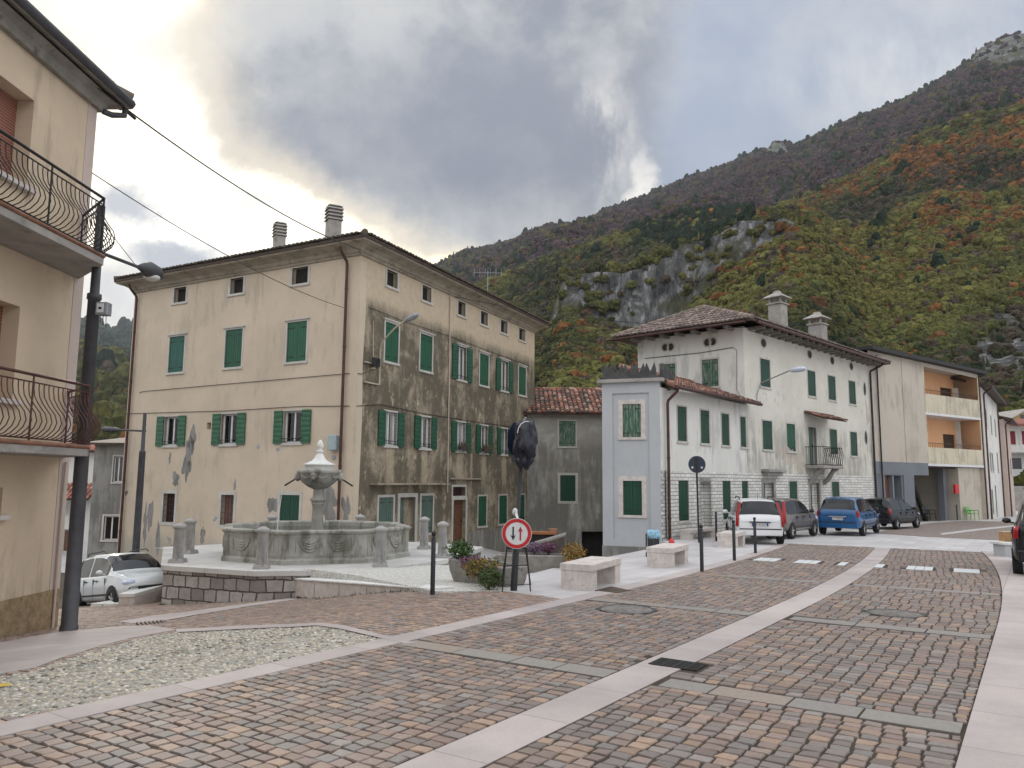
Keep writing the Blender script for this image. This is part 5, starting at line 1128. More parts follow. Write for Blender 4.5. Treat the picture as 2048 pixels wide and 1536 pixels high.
mb = MB(); slab_poly(mb, [LG.w(a_ - .5, zl(886), .5), LG.w(b_, zl(886), .5), LG.w(b_, zl(862), -3.5), LG.w(a_ + 1.5, zl(862), -3.5)], .12); ro = mb.build('roof', MA['wood_dark'], LH)
mb = MB(); c_ = LG.at(LG.pt(243, 850)[0], -2.5); flue(LH, 'chimney', c_, .30, zl(890), zl(846), 'concrete', 'slats', ro)
LW = Fac(base(100, 52), (1, .02)); zw = lambda py: LW.pt(150, py)[1]
WH = thing('lane_white_house', 'white house with red tiled roofs half hidden behind the dark lamp post', 'house', (*LW.at(2), -3))
a_, b_ = LW.pt(60, 1000)[0], LW.pt(192, 1000)[0]; mb = MB(); w0 = LW.pt(129, 1070)[0]
wall(mb, LW, a_, b_, -6, zw(902), [window(WH, LW, (w0, w0 + .5, zw(1102), zw(1060)), 'closed', 'wood_brown', fw=.05)]); shell(mb, [LW.at(a_), LW.at(b_), LW.at(b_, -8), LW.at(a_, -8)], -6, zw(902), 0, (0,)); mb.build('wall', MA['stucco_white'], WH)
for y0, y1, ot in ((996, 966, 1.4), (902, 880, .6)):
    e0, e1, r1, r0 = LW.w(a_, zw(y0), ot), LW.w(b_ + .2, zw(y0), ot), LW.w(b_ + .2, zw(y1), -.1 if y0 > 950 else -3), LW.w(a_, zw(y1), -.1 if y0 > 950 else -3)
    mb = MB(); slab_poly(mb, [e0, e1, r1, r0], .12); ro = mb.build('roof', MA['wood_dark'], WH); mb = MB(); tiles(mb, [e0, e1, r1, r0], [(.42, .17, .12), (.34, .14, .10), (.48, .24, .18)], tw=.25, seed=40); mb.build('tiles', MA['tile'], ro)
# ------------------------------------------------------------------ mountains: real terrain at its real distance, wooded with many small crowns
from mathutils import noise as mn
HAZE = .00006
def tab(px, T): return np.interp(px, [a for a, b in T], [b for a, b in T])
# sight-line tables: skyline of the far ridge, crest of the near wooded shoulder, cliff top and foot
SKY = [(-1500, 500), (-700, 560), (-300, 600), (60, 640), (145, 655), (185, 662), (215, 675), (262, 660), (420, 690), (560, 720), (700, 640), (800, 575), (880, 530), (930, 508), (1000, 490), (1080, 470), (1150, 455), (1210, 425), (1290, 398), (1370, 362), (1450, 332), (1500, 312), (1530, 300), (1545, 281), (1568, 284), (1580, 296), (1640, 272), (1700, 243), (1760, 222), (1800, 206), (1850, 182), (1900, 152), (1935, 128), (1950, 100), (1980, 84), (2010, 74), (2048, 66), (2200, 40), (2500, 20), (3200, 60)]
SH_ = [(-1500, 700), (-300, 730), (100, 742), (200, 738), (262, 760), (400, 800), (560, 820), (700, 760), (800, 690), (880, 625), (960, 578), (1040, 548), (1130, 508), (1250, 482), (1350, 462), (1450, 446), (1550, 428), (1620, 402), (1700, 368), (1760, 335), (1850, 282), (1950, 248), (2048, 225), (2300, 180), (3200, 200)]
CT = [(900, 700), (1080, 640), (1130, 575), (1240, 545), (1330, 515), (1420, 488), (1520, 468), (1640, 450), (1700, 445), (1900, 445), (3200, 450)]
CB = [(900, 720), (1080, 660), (1130, 640), (1230, 665), (1260, 715), (1330, 705), (1400, 640), (1470, 580), (1560, 530), (1640, 470), (1700, 450), (1900, 450), (3200, 455)]
NA = 900; az = np.linspace(math.atan((-1500 - 1024) / F_PX), math.atan((3100 - 1024) / F_PX), NA); pxs = 1024 + F_PX * np.tan(az)
rs = np.concatenate([np.unique(np.concatenate([np.geomspace(105, 760, 185), np.linspace(327, 342, 10)])), np.geomspace(775, 2000, 120), np.geomspace(2020, 3600, 20)])
def hz(px): return 952.35 + 7.64 * (px - 91) / 931
def prof(px):
    left = sst(720, 560, px)
    sh, sk, ct, cb = tab(px, SH_), tab(px, SKY), tab(px, CT), tab(px, CB)
    cliff = sst(1060, 1130, px) * sst(1760, 1560, px)
    cb0 = sh + (hz(px) - sh) * .50; mid1 = cb0 + (cb - cb0) * cliff; mid2 = cb0 - 4 + (ct - cb0 + 4) * cliff
    R_ = [105, 150, 329, 339, 640, 760, 1250, 1750, 1900, 3600]
    base_ = hz(px) + 8
    P_ = [base_, base_ - (base_ - mid1) * .22, mid1, mid2, sh, sh + 6, sk + (sh - sk) * .42, sk, sk + 10, sk + 60]
    return np.array(R_, float), np.array(P_)
RR, AA = np.meshgrid(rs, az); PX = 1024 + F_PX * np.tan(AA); Zm = np.zeros_like(RR)
SP_, CP_ = math.sin(PITCH), math.cos(PITCH)
for i, p in enumerate(pxs):
    T_ = np.full(10, .1); ta = math.tan(az[i])
    for it_ in range(5):
        P_ = np.zeros(10); pk = 1024 + F_PX * ta / (CP_ + T_ * SP_)
        for j_ in range(10): R_, q_ = prof(pk[j_]); P_[j_] = q_[j_] - (hz(pk[j_]) - 960)
        T_ = np.tan(np.arctan((768 - P_) / F_PX) + PITCH)
    k = 1 + .9 * float(sst(700, 500, p))         # the left-hand ridges stand farther off
    el = np.interp(np.log(rs / k if k > 1 else rs), np.log(R_), T_ * math.cos(az[i]))
    Zm[i] = EYE + rs * el
X = RR * np.sin(AA); Y = RR * np.cos(AA)
def fbm(x, y, s, o=5, seed=0.):
    out = np.zeros(x.size); xf, yf = x.ravel() * s, y.ravel() * s
    for i in range(x.size): out[i] = mn.fractal((xf[i], yf[i], seed), 1.0, 2.0, o)
    return out.reshape(x.shape)
N1 = fbm(X[::3, ::2], Y[::3, ::2], 1 / 130., 5, 3.)
def up2(a, shp):
    i = np.linspace(0, a.shape[0] - 1, shp[0]); j = np.linspace(0, a.shape[1] - 1, shp[1]); i0 = np.floor(i).astype(int); j0 = np.floor(j).astype(int); i1 = np.minimum(i0 + 1, a.shape[0] - 1); j1 = np.minimum(j0 + 1, a.shape[1] - 1)
    fi = (i - i0)[:, None]; fj = (j - j0)[None]; return (a[i0][:, j0] * (1 - fi) + a[i1][:, j0] * fi) * (1 - fj) + (a[i0][:, j1] * (1 - fi) + a[i1][:, j1] * fi) * fj
N1 = up2(N1, RR.shape); fade = sst(110, 260, RR) * (1 - .75 * np.exp(-((RR - 640) / 90) ** 2)) * (1 - .9 * np.exp(-((RR - 1750) / 160) ** 2))
Zm = Zm + N1 * np.minimum(RR * .05, 34) * fade
_q = np.stack([X, Y, Zm - EYE], -1); _d = _q @ _f; PX = 1024 + F_PX * (_q @ _r) / _d; py_ = 768 - F_PX * (_q @ _u) / _d
pxm = PX[:, np.searchsorted(rs, 335)]
cl_ct = np.interp(pxm, [a for a, b in CT], [b for a, b in CT])[:, None]; cl_cb = np.interp(pxm, [a for a, b in CB], [b for a, b in CB])[:, None]
cmask = sst(1070, 1130, PX) * sst(1700, 1640, PX) * sst(324, 328, RR) * sst(345, 341, RR) * np.clip((cl_cb - cl_ct) / 14, 0, 1)
# rock knobs: on the far ridge, the summit, and an outcrop low on the right
summit = sst(1925, 1945, PX) * (py_ < 128 + N1 * 22) * (RR > 1200)
knob = (np.abs(PX - 1552) < 22) * (py_ < 312) * (RR > 1200)
outc = np.exp(-(((PX - 2010) / 95) ** 2 + ((py_ - 700) / 85) ** 2) * 1.3) * (RR < 400)
outc2 = np.exp(-(((PX - 1830) / 26) ** 2 + ((py_ - 548) / 10) ** 2)) * (RR < 640)
N2 = up2(fbm(X[::2, ::2], Y[::2, ::2], 1 / 22., 5, 9.), RR.shape)
rock = np.maximum.reduce([cmask * (N2 * .5 + .95 > .52), summit * 1., knob * .9, (outc + N2 * .35 > .42) * 1., (outc2 + N2 * .3 > .7) * 1.])
Zm = Zm + np.where((rock > .5) & (RR < 600), N2 * 4.0, 0)
# colour of the wooded ground
far = (RR > 765).astype(float)
N3 = up2(fbm(X[::3, ::2], Y[::3, ::2], 1 / 60., 4, 21.), RR.shape)
gcol = np.stack([.045 + .03 * far + 0 * N3, .050 - .008 * far + 0 * N3, .022 + .022 * far + 0 * N3], -1)
rk = np.stack([np.clip(.30 + N2 * .22, .08, .6)] * 3, -1) * np.array([1.0, .98, .96])
gcol = np.where(rock[..., None] > .5, rk, gcol)
t = NT('mountain_ground'); q = t.n('ShaderNodeAttribute'); q.attribute_name = 'Col'; _v = t.pos(); q2 = t.n('ShaderNodeSeparateColor'); t.L(q.outputs['Color'], q2.inputs[0])
isr = t.ss(q2.outputs[2], .07, .12)
n1 = t.noise(t.map(_v, (.16, .16, .045)), 1., 9, .72, .6); n2 = t.noise(t.map(_v, (.55, .55, .10)), 1., 6, .7); n3 = t.noise(t.map(_v, (.03, .03, .05)), 1., 5, .6)
rc = t.mix(t.ss(n1, .42, .62), (.035, .036, .038), (.36, .36, .355)); rc = t.mix(t.M('MULTIPLY', t.ss(n2, .42, .56), .75), rc, (.10, .098, .092)); rc = t.mix(t.M('MULTIPLY', t.ss(n3, .46, .6), .8), rc, (.07, .072, .035))
c = t.mix(isr, t.mix(.5, q.outputs['Color'], (.05, .05, .025), 'MULTIPLY'), rc); c = t.mix(isr, q.outputs['Color'], rc)
t.bump(t.M('ADD', n1, t.M('MULTIPLY', n2, .5)), .9, 3.0); MA['mountain'] = t.fin(c, .95, spec=.1)
idx = np.arange(RR.size).reshape(RR.shape)
v = np.stack([X, Y, Zm], -1)
np_mesh('mountain', v.reshape(-1, 3), np.stack([idx[:-1, :-1], idx[:-1, 1:], idx[1:, 1:], idx[1:, :-1]], -1).reshape(-1, 4)[:, ::-1], MA['mountain'], gcol.reshape(-1, 3), smooth=True, kind='structure')
# ---- crowns
def crown_mesh(name, seed, conifer=False):
    bm = bmesh.new()
    rn = random.Random(seed)
    if conifer:
        for k in range(5):
            z0 = .25 * k; bmesh.ops.create_cone(bm, cap_ends=True, segments=8, radius1=.42 - .07 * k, radius2=.02, depth=.6, matrix=Matrix.Translation((0, 0, z0)) @ Matrix.Rotation(k, 4, 'Z'))
    else:
        for k in range(9):
            a = rn.uniform(0, 6.28); r = rn.uniform(.1, .62); c = Vector((r * math.cos(a), r * math.sin(a), rn.uniform(.1, .75) - r * .35)); s = rn.uniform(.26, .46)
            g = bmesh.ops.create_icosphere(bm, subdivisions=2, radius=s, matrix=Matrix.Translation(c))
            for v in g['verts']:
                d = v.co - c; v.co = c + d * (1 + .35 * mn.noise(v.co * 7 + Vector((seed, k, 0))) + rn.uniform(-.16, .22))
    me = bpy.data.meshes.new(name); bm.to_mesh(me); bm.free(); return me
t = NT('crown_foliage'); q = t.n('ShaderNodeAttribute'); q.attribute_type = 'INSTANCER'; q.attribute_name = 'tint'; _v = t.n('ShaderNodeTexCoord').outputs['Object']
c = t.mix(t.ss(t.noise(_v, 3.5, 4, .6), .35, .7), t.mix(1., q.outputs['Color'], (.62, .60, .6), 'MULTIPLY'), t.mix(1., q.outputs['Color'], (1.35, 1.3, 1.2), 'MULTIPLY')); MA['foliage'] = t.fin(c, .9, spec=.1)
protos = bpy.data.collections.new('crown_shapes')   # referenced by the scatter only
pm = []
for k in range(5):
    me = crown_mesh('crown', 3 + k); me.materials.append(MA['foliage']); o = bpy.data.objects.new('crown', me); protos.objects.link(o); pm.append(o)
me = crown_mesh('conifer_crown', 9, True); me.materials.append(MA['foliage']); o = bpy.data.objects.new('conifer_crown', me); protos.objects.link(o)
def samp(n, r0, r1, p0, p1, power):
    a = np.arctan((rng.uniform(p0, p1, n) - 1024) / F_PX); r = (rng.uniform(r0 ** power, r1 ** power, n)) ** (1 / power)
    i = np.interp(a, az, np.arange(NA)); j = np.interp(r, rs, np.arange(len(rs))); i0 = np.clip(i.astype(int), 0, NA - 2); j0 = np.clip(j.astype(int), 0, len(rs) - 2); fi = i - i0; fj = j - j0
    def bl(A): return (A[i0, j0] * (1 - fi) + A[i0 + 1, j0] * fi) * (1 - fj) + (A[i0, j0 + 1] * (1 - fi) + A[i0 + 1, j0 + 1] * fi) * fj
    return bl(PX), a, r, bl(Zm), bl(rock), bl(N1), bl(N3), bl(py_)
def forest(name, n, r0, r1, p0, p1, power, sz, palf, label, cat='wooded slope'):
    px, a, r, z, rk_, n1_, n3_, pyy = samp(n, r0, r1, p0, p1, power)
    keep = (rk_ < .5) | (rng.uniform(0, 1, n) < np.where(r > 765, .015, np.where(px > 1860, .04, .14))); px, a, r, z, n1_, n3_, pyy = (q[keep] for q in (px, a, r, z, n1_, n3_, pyy)); n = len(px)
    col, con = palf(px, r, n1_, n3_, pyy, n)
    s = rng.choice([.6, .8, 1., 1.25, 1.7], n, p=[.2, .25, .28, .18, .09]) * rng.uniform(.85, 1.15, n) * np.interp(r, *sz)
    me = bpy.data.meshes.new(name); me.vertices.add(n); me.vertices.foreach_set('co', np.stack([r * np.sin(a), r * np.cos(a), z - .1 * s], -1).astype(np.float32).ravel())
    for nm, ty, arr in (('tint', 'FLOAT_COLOR', np.concatenate([col, np.ones((n, 1))], 1)), ):
        at_ = me.attributes.new(nm, ty, 'POINT'); at_.data.foreach_set('color', arr.astype(np.float32).ravel())
    at_ = me.attributes.new('siz', 'FLOAT_VECTOR', 'POINT'); at_.data.foreach_set('vector', np.stack([s, s, s * np.where(con, 1.7, rng.uniform(.8, 1.15, n))], -1).astype(np.float32).ravel())
    at_ = me.attributes.new('rotz', 'FLOAT_VECTOR', 'POINT'); at_.data.foreach_set('vector', np.stack([rng.normal(0, .1, n), rng.normal(0, .1, n), rng.uniform(0, 6.28, n)], -1).astype(np.float32).ravel())
    at_ = me.attributes.new('which', 'INT', 'POINT'); at_.data.foreach_set('value', np.where(con, 5, rng.integers(0, 5, n)).astype(np.int32))
    o = bpy.data.objects.new(name, me); COL.objects.link(o); ORG[o.name] = (np.zeros(3), 0.)
    ng = bpy.data.node_groups.new(name, 'GeometryNodeTree'); ng.interface.new_socket('Geometry', in_out='INPUT', socket_type='NodeSocketGeometry'); ng.interface.new_socket('Geometry', in_out='OUTPUT', socket_type='NodeSocketGeometry')
    N = ng.nodes; gi = N.new('NodeGroupInput'); go = N.new('NodeGroupOutput'); ip = N.new('GeometryNodeInstanceOnPoints'); ci = N.new('GeometryNodeCollectionInfo')
    ci.inputs[0].default_value = protos; ci.inputs['Separate Children'].default_value = True; ci.inputs['Reset Children'].default_value = True
    def na(nm, ty):
        q = N.new('GeometryNodeInputNamedAttribute'); q.data_type = ty; q.inputs[0].default_value = nm; return [x for x in q.outputs if x.enabled][0]
    ng.links.new(gi.outputs[0], ip.inputs['Points']); ng.links.new(ci.outputs[0], ip.inputs['Instance']); ip.inputs['Pick Instance'].default_value = True
    ng.links.new(na('which', 'INT'), ip.inputs['Instance Index']); ng.links.new(na('rotz', 'FLOAT_VECTOR'), ip.inputs['Rotation']); ng.links.new(na('siz', 'FLOAT_VECTOR'), ip.inputs['Scale']); ng.links.new(ip.outputs[0], go.inputs[0])
    md = o.modifiers.new('scatter', 'NODES'); md.node_group = ng
    return tag(o, kind='stuff', label=label, cat=cat)
def near_pal(px, r, n1_, n3_, pyy, n):
    lerp = lambda a, b, t_: np.array(a)[None] * (1 - t_[:, None]) + np.array(b)[None] * t_[:, None]
    
    g = np.clip(.5 + .9 * n3_ + rng.normal(0, .15, n), 0, 1); c = lerp((.020, .029, .015), (.092, .098, .030), np.clip(g + .75 * n1_, 0, 1))  # hollows darker, ridges brighter: large-scale slope shade put into the crown colour
    y_ = np.clip(.6 * (n1_ + .1) + rng.normal(0, .2, n), 0, 1); c = c * (1 - y_[:, None]) + np.array([(.130, .118, .034)]) * y_[:, None]
    up = np.clip((px - 1080) / 600, 0, 1) * np.clip((560 - pyy) / 230, 0, 1)
    po = np.clip(up * .85 * np.clip(.45 + n3_ * 1.6, 0, 1) + .05, 0, .8); u_ = rng.uniform(0, 1, n); O_ = lerp((.17, .075, .022), (.095, .052, .026), rng.uniform(0, 1, n)); c = np.where((u_ < po)[:, None], O_, c)
    pb = np.clip(.10 + .45 * (n1_ < -.2), 0, .6); u_ = rng.uniform(0, 1, n); c = np.where((u_ < pb)[:, None], np.array([(.062, .050, .036)]), c)
    c = c * 1.08 * rng.uniform(.75, 1.25, (n, 1)); con = (rng.uniform(0, 1, n) < np.where((px > 1250) & (px < 1500) & (pyy < 500), .22, .004)); c = np.where(con[:, None], np.array([(.018, .030, .018)]), c)
    return c, con
def far_pal(px, r, n1_, n3_, pyy, n):
    P_ = np.array([(.080, .055, .062), (.068, .049, .060), (.092, .062, .062), (.060, .046, .054)])
    c = P_[rng.choice(4, n)]; u_ = rng.uniform(0, 1, n); low = np.clip((1200 - px) / 500, 0, .6)
    c = np.where((u_ < .10 + .25 * (n3_ > .15) + low * .5)[:, None], np.array([(.095, .085, .035)]), c)
    lf = px < 700; c = np.where(lf[:, None], np.array([(.035, .050, .035)]) * rng.uniform(.7, 1.5, (n, 1)), c)
    con = (rng.uniform(0, 1, n) < np.where(lf, .5, .05)); c = np.where((con & ~lf)[:, None], np.array([(.03, .042, .028)]), c)
    return c * rng.uniform(.8, 1.25, (n, 1)), con
forest('near_wood', 110000, 110, 755, 860, 2350, 1.5, ((110, 300, 700), (1.5, 2.5, 4.2)), near_pal, 'green and orange autumn wood covering the near mountain shoulder')
forest('upper_wood', 90000, 700, 1850, 820, 2350, 1.5, ((700, 1800), (4.4, 6.2)), far_pal, 'bare purple brown wood on the high mountain ridge')
forest('left_wood', 6000, 200, 3400, -300, 520, 1.4, ((200, 900, 3400), (4.5, 11., 24.)), lambda *a: (lambda c, k: (np.where((a[1] < 1300)[:, None], near_pal(*a)[0] * .9, c), k))(*far_pal(*a)), 'blue green wood on the distant mountain at left')

# ---- the air between: pale even haze round the whole valley
m_ = MB(); m_.box(-4300, 4300, -500, 4300, -40, 2600); t = bpy.data.materials.new('valley_haze'); t.use_nodes = True; t.node_tree.nodes.clear()
o_ = t.node_tree.nodes.new('ShaderNodeOutputMaterial'); v_ = t.node_tree.nodes.new('ShaderNodeVolumePrincipled'); v_.inputs['Color'].default_value = (.82, .89, 1, 1); v_.inputs['Density'].default_value = HAZE; v_.inputs['Anisotropy'].default_value = .2
t.node_tree.links.new(v_.outputs[0], o_.inputs[1]); m_.build('haze', t, kind='stuff')
# ------------------------------------------------------------------ near house at the left edge
W0 = base(134, 13.6); HL = Fac(W0, -ray(1070, 960)[:2])      # runs back towards the camera
LHs = thing('beige_house', 'tall beige house at the left edge with two brown railed balconies and tan plinth', 'house', (*W0, -.9))
zs_lo = at(175, 908, 12.55)[2]; zs_up = at(210, 524, 12.55)[2]
def hz_(px, py): return HL.pt(px, py)
zto = HL.pt(160, 168)[1]; ops = []
def rwin(r, nm='roller'):
    a, b, c, d = r; o = MB(); o.fbox(HL, a, b, -.32, -.28, c, d); w = o.build('window', MA['roller'], LHs); s_ = MB(); s_.fbox(HL, a - .1, b + .1, -.1, .10, c - .08, c); s_.build('sill', MA['slab_brown'] if False else MA['bench_stone'], w, bevel=.01); ops.append((a, b, c, d, .32))
s1 = HL.pt(60, 300)[0]; zt1 = HL.pt(60, 195)[1]; zb1 = HL.pt(60, 380)[1]
rwin((s1, s1 + 1.5, zb1, zt1)); s2 = HL.pt(33, 700)[0]; rwin((s2, s2 + 1.5, HL.pt(36, 802)[1], HL.pt(36, 612)[1]))
s3 = HL.pt(3, 1010)[0]; rwin((s3, s3 + 1.2, HL.pt(2, 1030)[1], HL.pt(2, 975)[1]))
mb = MB(); wall(mb, HL, 0, 16, -2.2, zto, ops); mb.build('wall', MA['stucco_beige'], LHs)
mb = MB(); shell(mb, [HL.at(0), HL.at(16), HL.at(16, -9), HL.at(0, -9)], -2.2, zto, 0, (0,)); mb.build('rear_wall', MA['stucco_beige'], LHs)
zp = HL.pt(60, 1189)[1]; m_ = MB(); m_.fbox(HL, -.015, 16, -9.02, .025, -2.3, zp); m_.build('plinth', MA['plinth'], LHs)
m_ = MB(); m_.fbox(HL, -.012, .26, -.3, .012, zp, zto); m_.build('corner_strip', MA['stucco_pink'], LHs)
m_ = MB(); m_.tube([HL.w(.16, -1, .05), HL.w(.16, 1.45, .05), HL.w(.16, 2.0, .06)], .022, 6); m_.build('conduit', MA['stucco_pink'], LHs)
# roof: concrete soffit, tiled edge
ez = zto; OH = .42
cH = [HL.at(0), HL.at(16), HL.at(16, -9), HL.at(0, -9)]
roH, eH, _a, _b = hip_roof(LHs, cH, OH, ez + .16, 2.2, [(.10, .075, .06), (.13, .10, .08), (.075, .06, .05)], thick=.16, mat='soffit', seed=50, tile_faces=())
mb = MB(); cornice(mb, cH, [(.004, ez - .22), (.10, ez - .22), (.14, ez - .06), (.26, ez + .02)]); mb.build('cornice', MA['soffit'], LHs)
m_ = MB(); P_ = [np.array(e)[:2] for e in eH]; 
for i, j in ((0, 1), (3, 0)):
    a, b = P_[i], P_[j]; m_.tube([(*a, ez + .10), (*b, ez + .10)], .09, 8)
m_.build('gutter', MA['steel_grey'], LHs)
gp = HL.at(0.0, 0); cc = Vector((*HL.at(-.02, .10), 0)); m_ = MB(); e3 = HL.at(-.42, .3)
m_.tube([(*e3, ez + .1), (*e3, ez - .12), (*(e3 * .45 + np.array(cc[:2]) * .55), ez - .22), (*HL.at(-.05, .1), ez - .22)], .055, 8); m_.build('downpipe', MA['steel_grey'], LHs)
# balconies: slab with splayed end, bellied bars
def balcony(zslab, name, rail, slabm, th, h, cx):
    # plan outline: wall end at the corner, outer corner nearer the camera
    s_in, s_out, o_ = .12, HL.pt(*cx)[0], 1.02
    c = ray(cx[0], cx[1]); dd = 12.55
    outer = (CAM + c * dd)[:2]; s_out = (outer - HL.o) @ HL.d; o_ = float((outer - HL.o) @ HL.n)
    pl = [HL.at(s_in, 0), outer, HL.at(14, o_), HL.at(14, 0)]
    m_ = MB(); slab_poly(m_, [(*p, zslab) for p in pl][::-1], th); B_ = m_.build('balcony', MA[slabm], LHs, bevel=.01)
    m_ = MB(); m_.tube([(*(HL.at(s_in + .05, .05)), zslab - .01), (*(outer + (HL.at(14, o_) - outer) * .0), zslab - .01), (*HL.at(14, o_ + .015), zslab - .01)], .035, 4); m_.build('slab_edge', MA['slab_brown'], B_)
    A1 = HL.at(s_in + .12, .06); A2 = outer + (HL.at(14, o_) - outer) / 12 * .05; A2 = A2 - HL.n * .04; A3 = HL.at(14, o_ - .04)
    m_ = MB(); zt_ = zslab + h
    for zz, r_ in ((zt_, .024), (zt_ - .11, .012), (zslab + .06, .012)): m_.tube([(*A1, zz), (*A2, zz), (*A3, zz)], r_, 8)
    def bar(p, n):
        prof = [(0, .06), (.10, .10), (.20, .20), (.235, .30), (.20, .42), (.09, .56), (.02, .68), (0, .80), (0, h - .11)]
        m_.tube([(*(p + n * a), zslab + b * h / (h if b == h - .11 else 1.0)) for a, b in prof], .0085, 5, cap=False)
    L1 = np.linalg.norm(A2 - A1); n1 = np.array([(A2 - A1)[1], -(A2 - A1)[0]]) / L1
    if n1 @ (-HL.d) < 0: n1 = -n1
    for k in range(1, int(L1 / .105)): bar(A1 + (A2 - A1) * k / int(L1 / .105), n1)
    L2 = 8.0; dr = (A3 - A2) / np.linalg.norm(A3 - A2)
    for k in range(0, int(L2 / .115)): bar(A2 + dr * k * .115, HL.n)
    for q in (A1, A2): m_.tube([(*q, zslab), (*q, zt_)], .016, 6)
    for k in range(1, 7): m_.tube([(*(A2 + dr * 1.4 * k), zslab), (*(A2 + dr * 1.4 * k), zt_)], .014, 6)
    m_.build('railing', MA[rail], B_)
balcony(zs_lo + .12, 'low', 'iron_brown', 'concrete', .16, .98, (178, 900)); balcony(zs_up + .10, 'up', 'iron', 'concrete', .16, .98, (208, 515))

# ------------------------------------------------------------------ street lamp posts
def gz(x, y): return float(SL(x, y))
pb = at(137, 1265, 12.7); pb = np.array([pb[0], pb[1], -.74])
LP = thing('street_lamp', 'tall dark grey street lamp post standing close to the corner of the beige house', 'street lamp', tuple(pb))
ztop = at(198, 412, 12.7)[2]
m_ = MB(); m_.lathe([(.14, 0), (.135, .12), (.122, .13), (.112, 1.5), (.095, zj := at(183, 600, 12.7)[2] - pb[2]), (.115, zj + .01), (.112, zj + .10), (.075, zj + .11), (.065, ztop - pb[2])], tuple(pb), 16); m_.build('pole', MA['steel_grey'], LP)
az_ = at(203, 503, 12.7)[2]; hd = at(303, 548, 14.0); hd[2] = az_ - .02
m_ = MB(); d_ = Vector((hd[0] - pb[0], hd[1] - pb[1], 0)); dn_ = d_.normalized(); a0 = Vector((pb[0], pb[1], az_)); a1 = a0 + dn_ * (d_.length - .30)
m_.tube([a0, a1], .032, 8); m_.tube([Vector((pb[0], pb[1], ztop - .25)), a1 - dn_ * .1], .008, 4); m_.build('arm', MA['steel_grey'], LP)
m_ = MB(); h0 = a1; m_.tube([h0 - dn_ * .05, h0 + dn_ * .06 + Vector((0, 0, .02)), h0 + dn_ * .20 + Vector((0, 0, .03)), h0 + dn_ * .42 + Vector((0, 0, .0)), h0 + dn_ * .56 + Vector((0, 0, -.03))], [.04, .085, .15, .15, .06], 14); ho = m_.build('lamp_head', MA['steel_grey'], LP)
m_ = MB(); m_.blob(tuple(h0 + dn_ * .32 + Vector((0, 0, -.10))), .15, .13, .07, 1, .0); m_.build('lamp_glass', MA['lamp_glass'], ho)
bx_ = at(206, 619, 12.6); AB = thing('junction_box', 'small white and grey box with dangling wires fixed high on the dark lamp post', 'box', tuple(bx_))
m_ = MB(); x, y, z = bx_; m_.box(x - .10, x + .10, y - .06, y + .10, z - .10, z + .12); m_.build('housing', MA['lamp_grey'], AB, bevel=.015)
m_ = MB(); m_.box(x - .07, x + .04, y - .068, y - .06, z - .06, z + .09); fc = m_.build('front_panel', MA['white_paint'], AB); m_ = MB(); m_.box(x - .04, x + .01, y - .072, y - .068, z - .01, z + .03); m_.build('dial', MA['black_plastic'], fc)
m_ = MB()
for k in range(3): m_.tube([(x - .04 + .05 * k, y, z - .1), (x - .03 + .05 * k, y, z - .22 - .04 * k)], .006, 4)
m_.tube([(x - .1, y, z + .05), (pb[0] + .1, pb[1], z + .06)], .015, 5); m_.build('wire', MA['iron'], AB)
p2 = np.array([*base(281, 24.0), -2.0]); LP2 = thing('street_lamp', 'slim dark street lamp with side arm behind the silver car and left of the fountain', 'street lamp', tuple(p2))
zt2_ = at(291, 826, 24)[2] - p2[2]; m_ = MB(); zj = at(286, 905, 24)[2] - p2[2]; m_.lathe([(.115, 0), (.11, 1.0), (.095, zj), (.10, zj + .01), (.06, zj + .08), (.05, zt2_)], tuple(p2), 12); m_.build('pole', MA['steel_grey'], LP2)
a0 = Vector(tuple(at(291, 862, 24))); a1 = Vector(tuple(at(240, 860, 24.5))); a2 = Vector(tuple(at(202, 858, 24.9))); m_ = MB(); m_.tube([a0, a1], .035, 6); m_.build('arm', MA['steel_grey'], LP2)
m_ = MB(); m_.tube([a1, a1.lerp(a2, .3), a1.lerp(a2, .8), a2], [.04, .09, .09, .03], 10); m_.build('lamp_head', MA['steel_grey'], LP2)

# ------------------------------------------------------------------ overhead cables
def cable(a, b, sag, r, label, pts=22):
    a, b = Vector(tuple(a)), Vector(tuple(b)); m_ = MB(); P_ = []
    for k in range(pts + 1): t = k / pts; p = a.lerp(b, t); p.z -= sag * 4 * t * (1 - t); P_.append(p)
    m_.tube(P_, r, 6); return m_.build('overhead_cable', MA['iron'], label=label, cat='cable', group='overhead cables')
c_ = cable(at(195, 175, 13.2), at(722, 500, 27.6), .35, .016, 'thick overhead cable from the beige house eave to the corner of the cream house roof')
cable(at(160, 330, 13.5), at(693, 617, 27.8), .30, .010, 'thin overhead cable crossing in front of the cream house attic windows')
cable(at(909, 593, 34.5), at(1497, 655, 34.2), .35, .014, 'overhead cable from the stained house side to the upper corner of the white house')
cable(at(1069, 726, 42.9), at(1290, 717, 38.1), .15, .011, 'lower thin overhead cable between the stained house and the plain side of the white house')
m_ = MB(); q = Vector(tuple(at(233, 205, 14.3)))
m_.tube([q - Vector((.10, .3, -.09)), q, q + Vector((.13, .5, -.09))], .03, 6); m_.tube([Vector(tuple(at(205, 182, 13.5))), Vector(tuple(at(222, 207, 13.9))), Vector(tuple(at(240, 220, 14.4))), Vector(tuple(at(252, 216, 14.8)))], .012, 5)
m_.build('cable_insulator', MA['iron'], label='small insulator and slack loop on the thick cable near the beige house eave', cat='insulator')
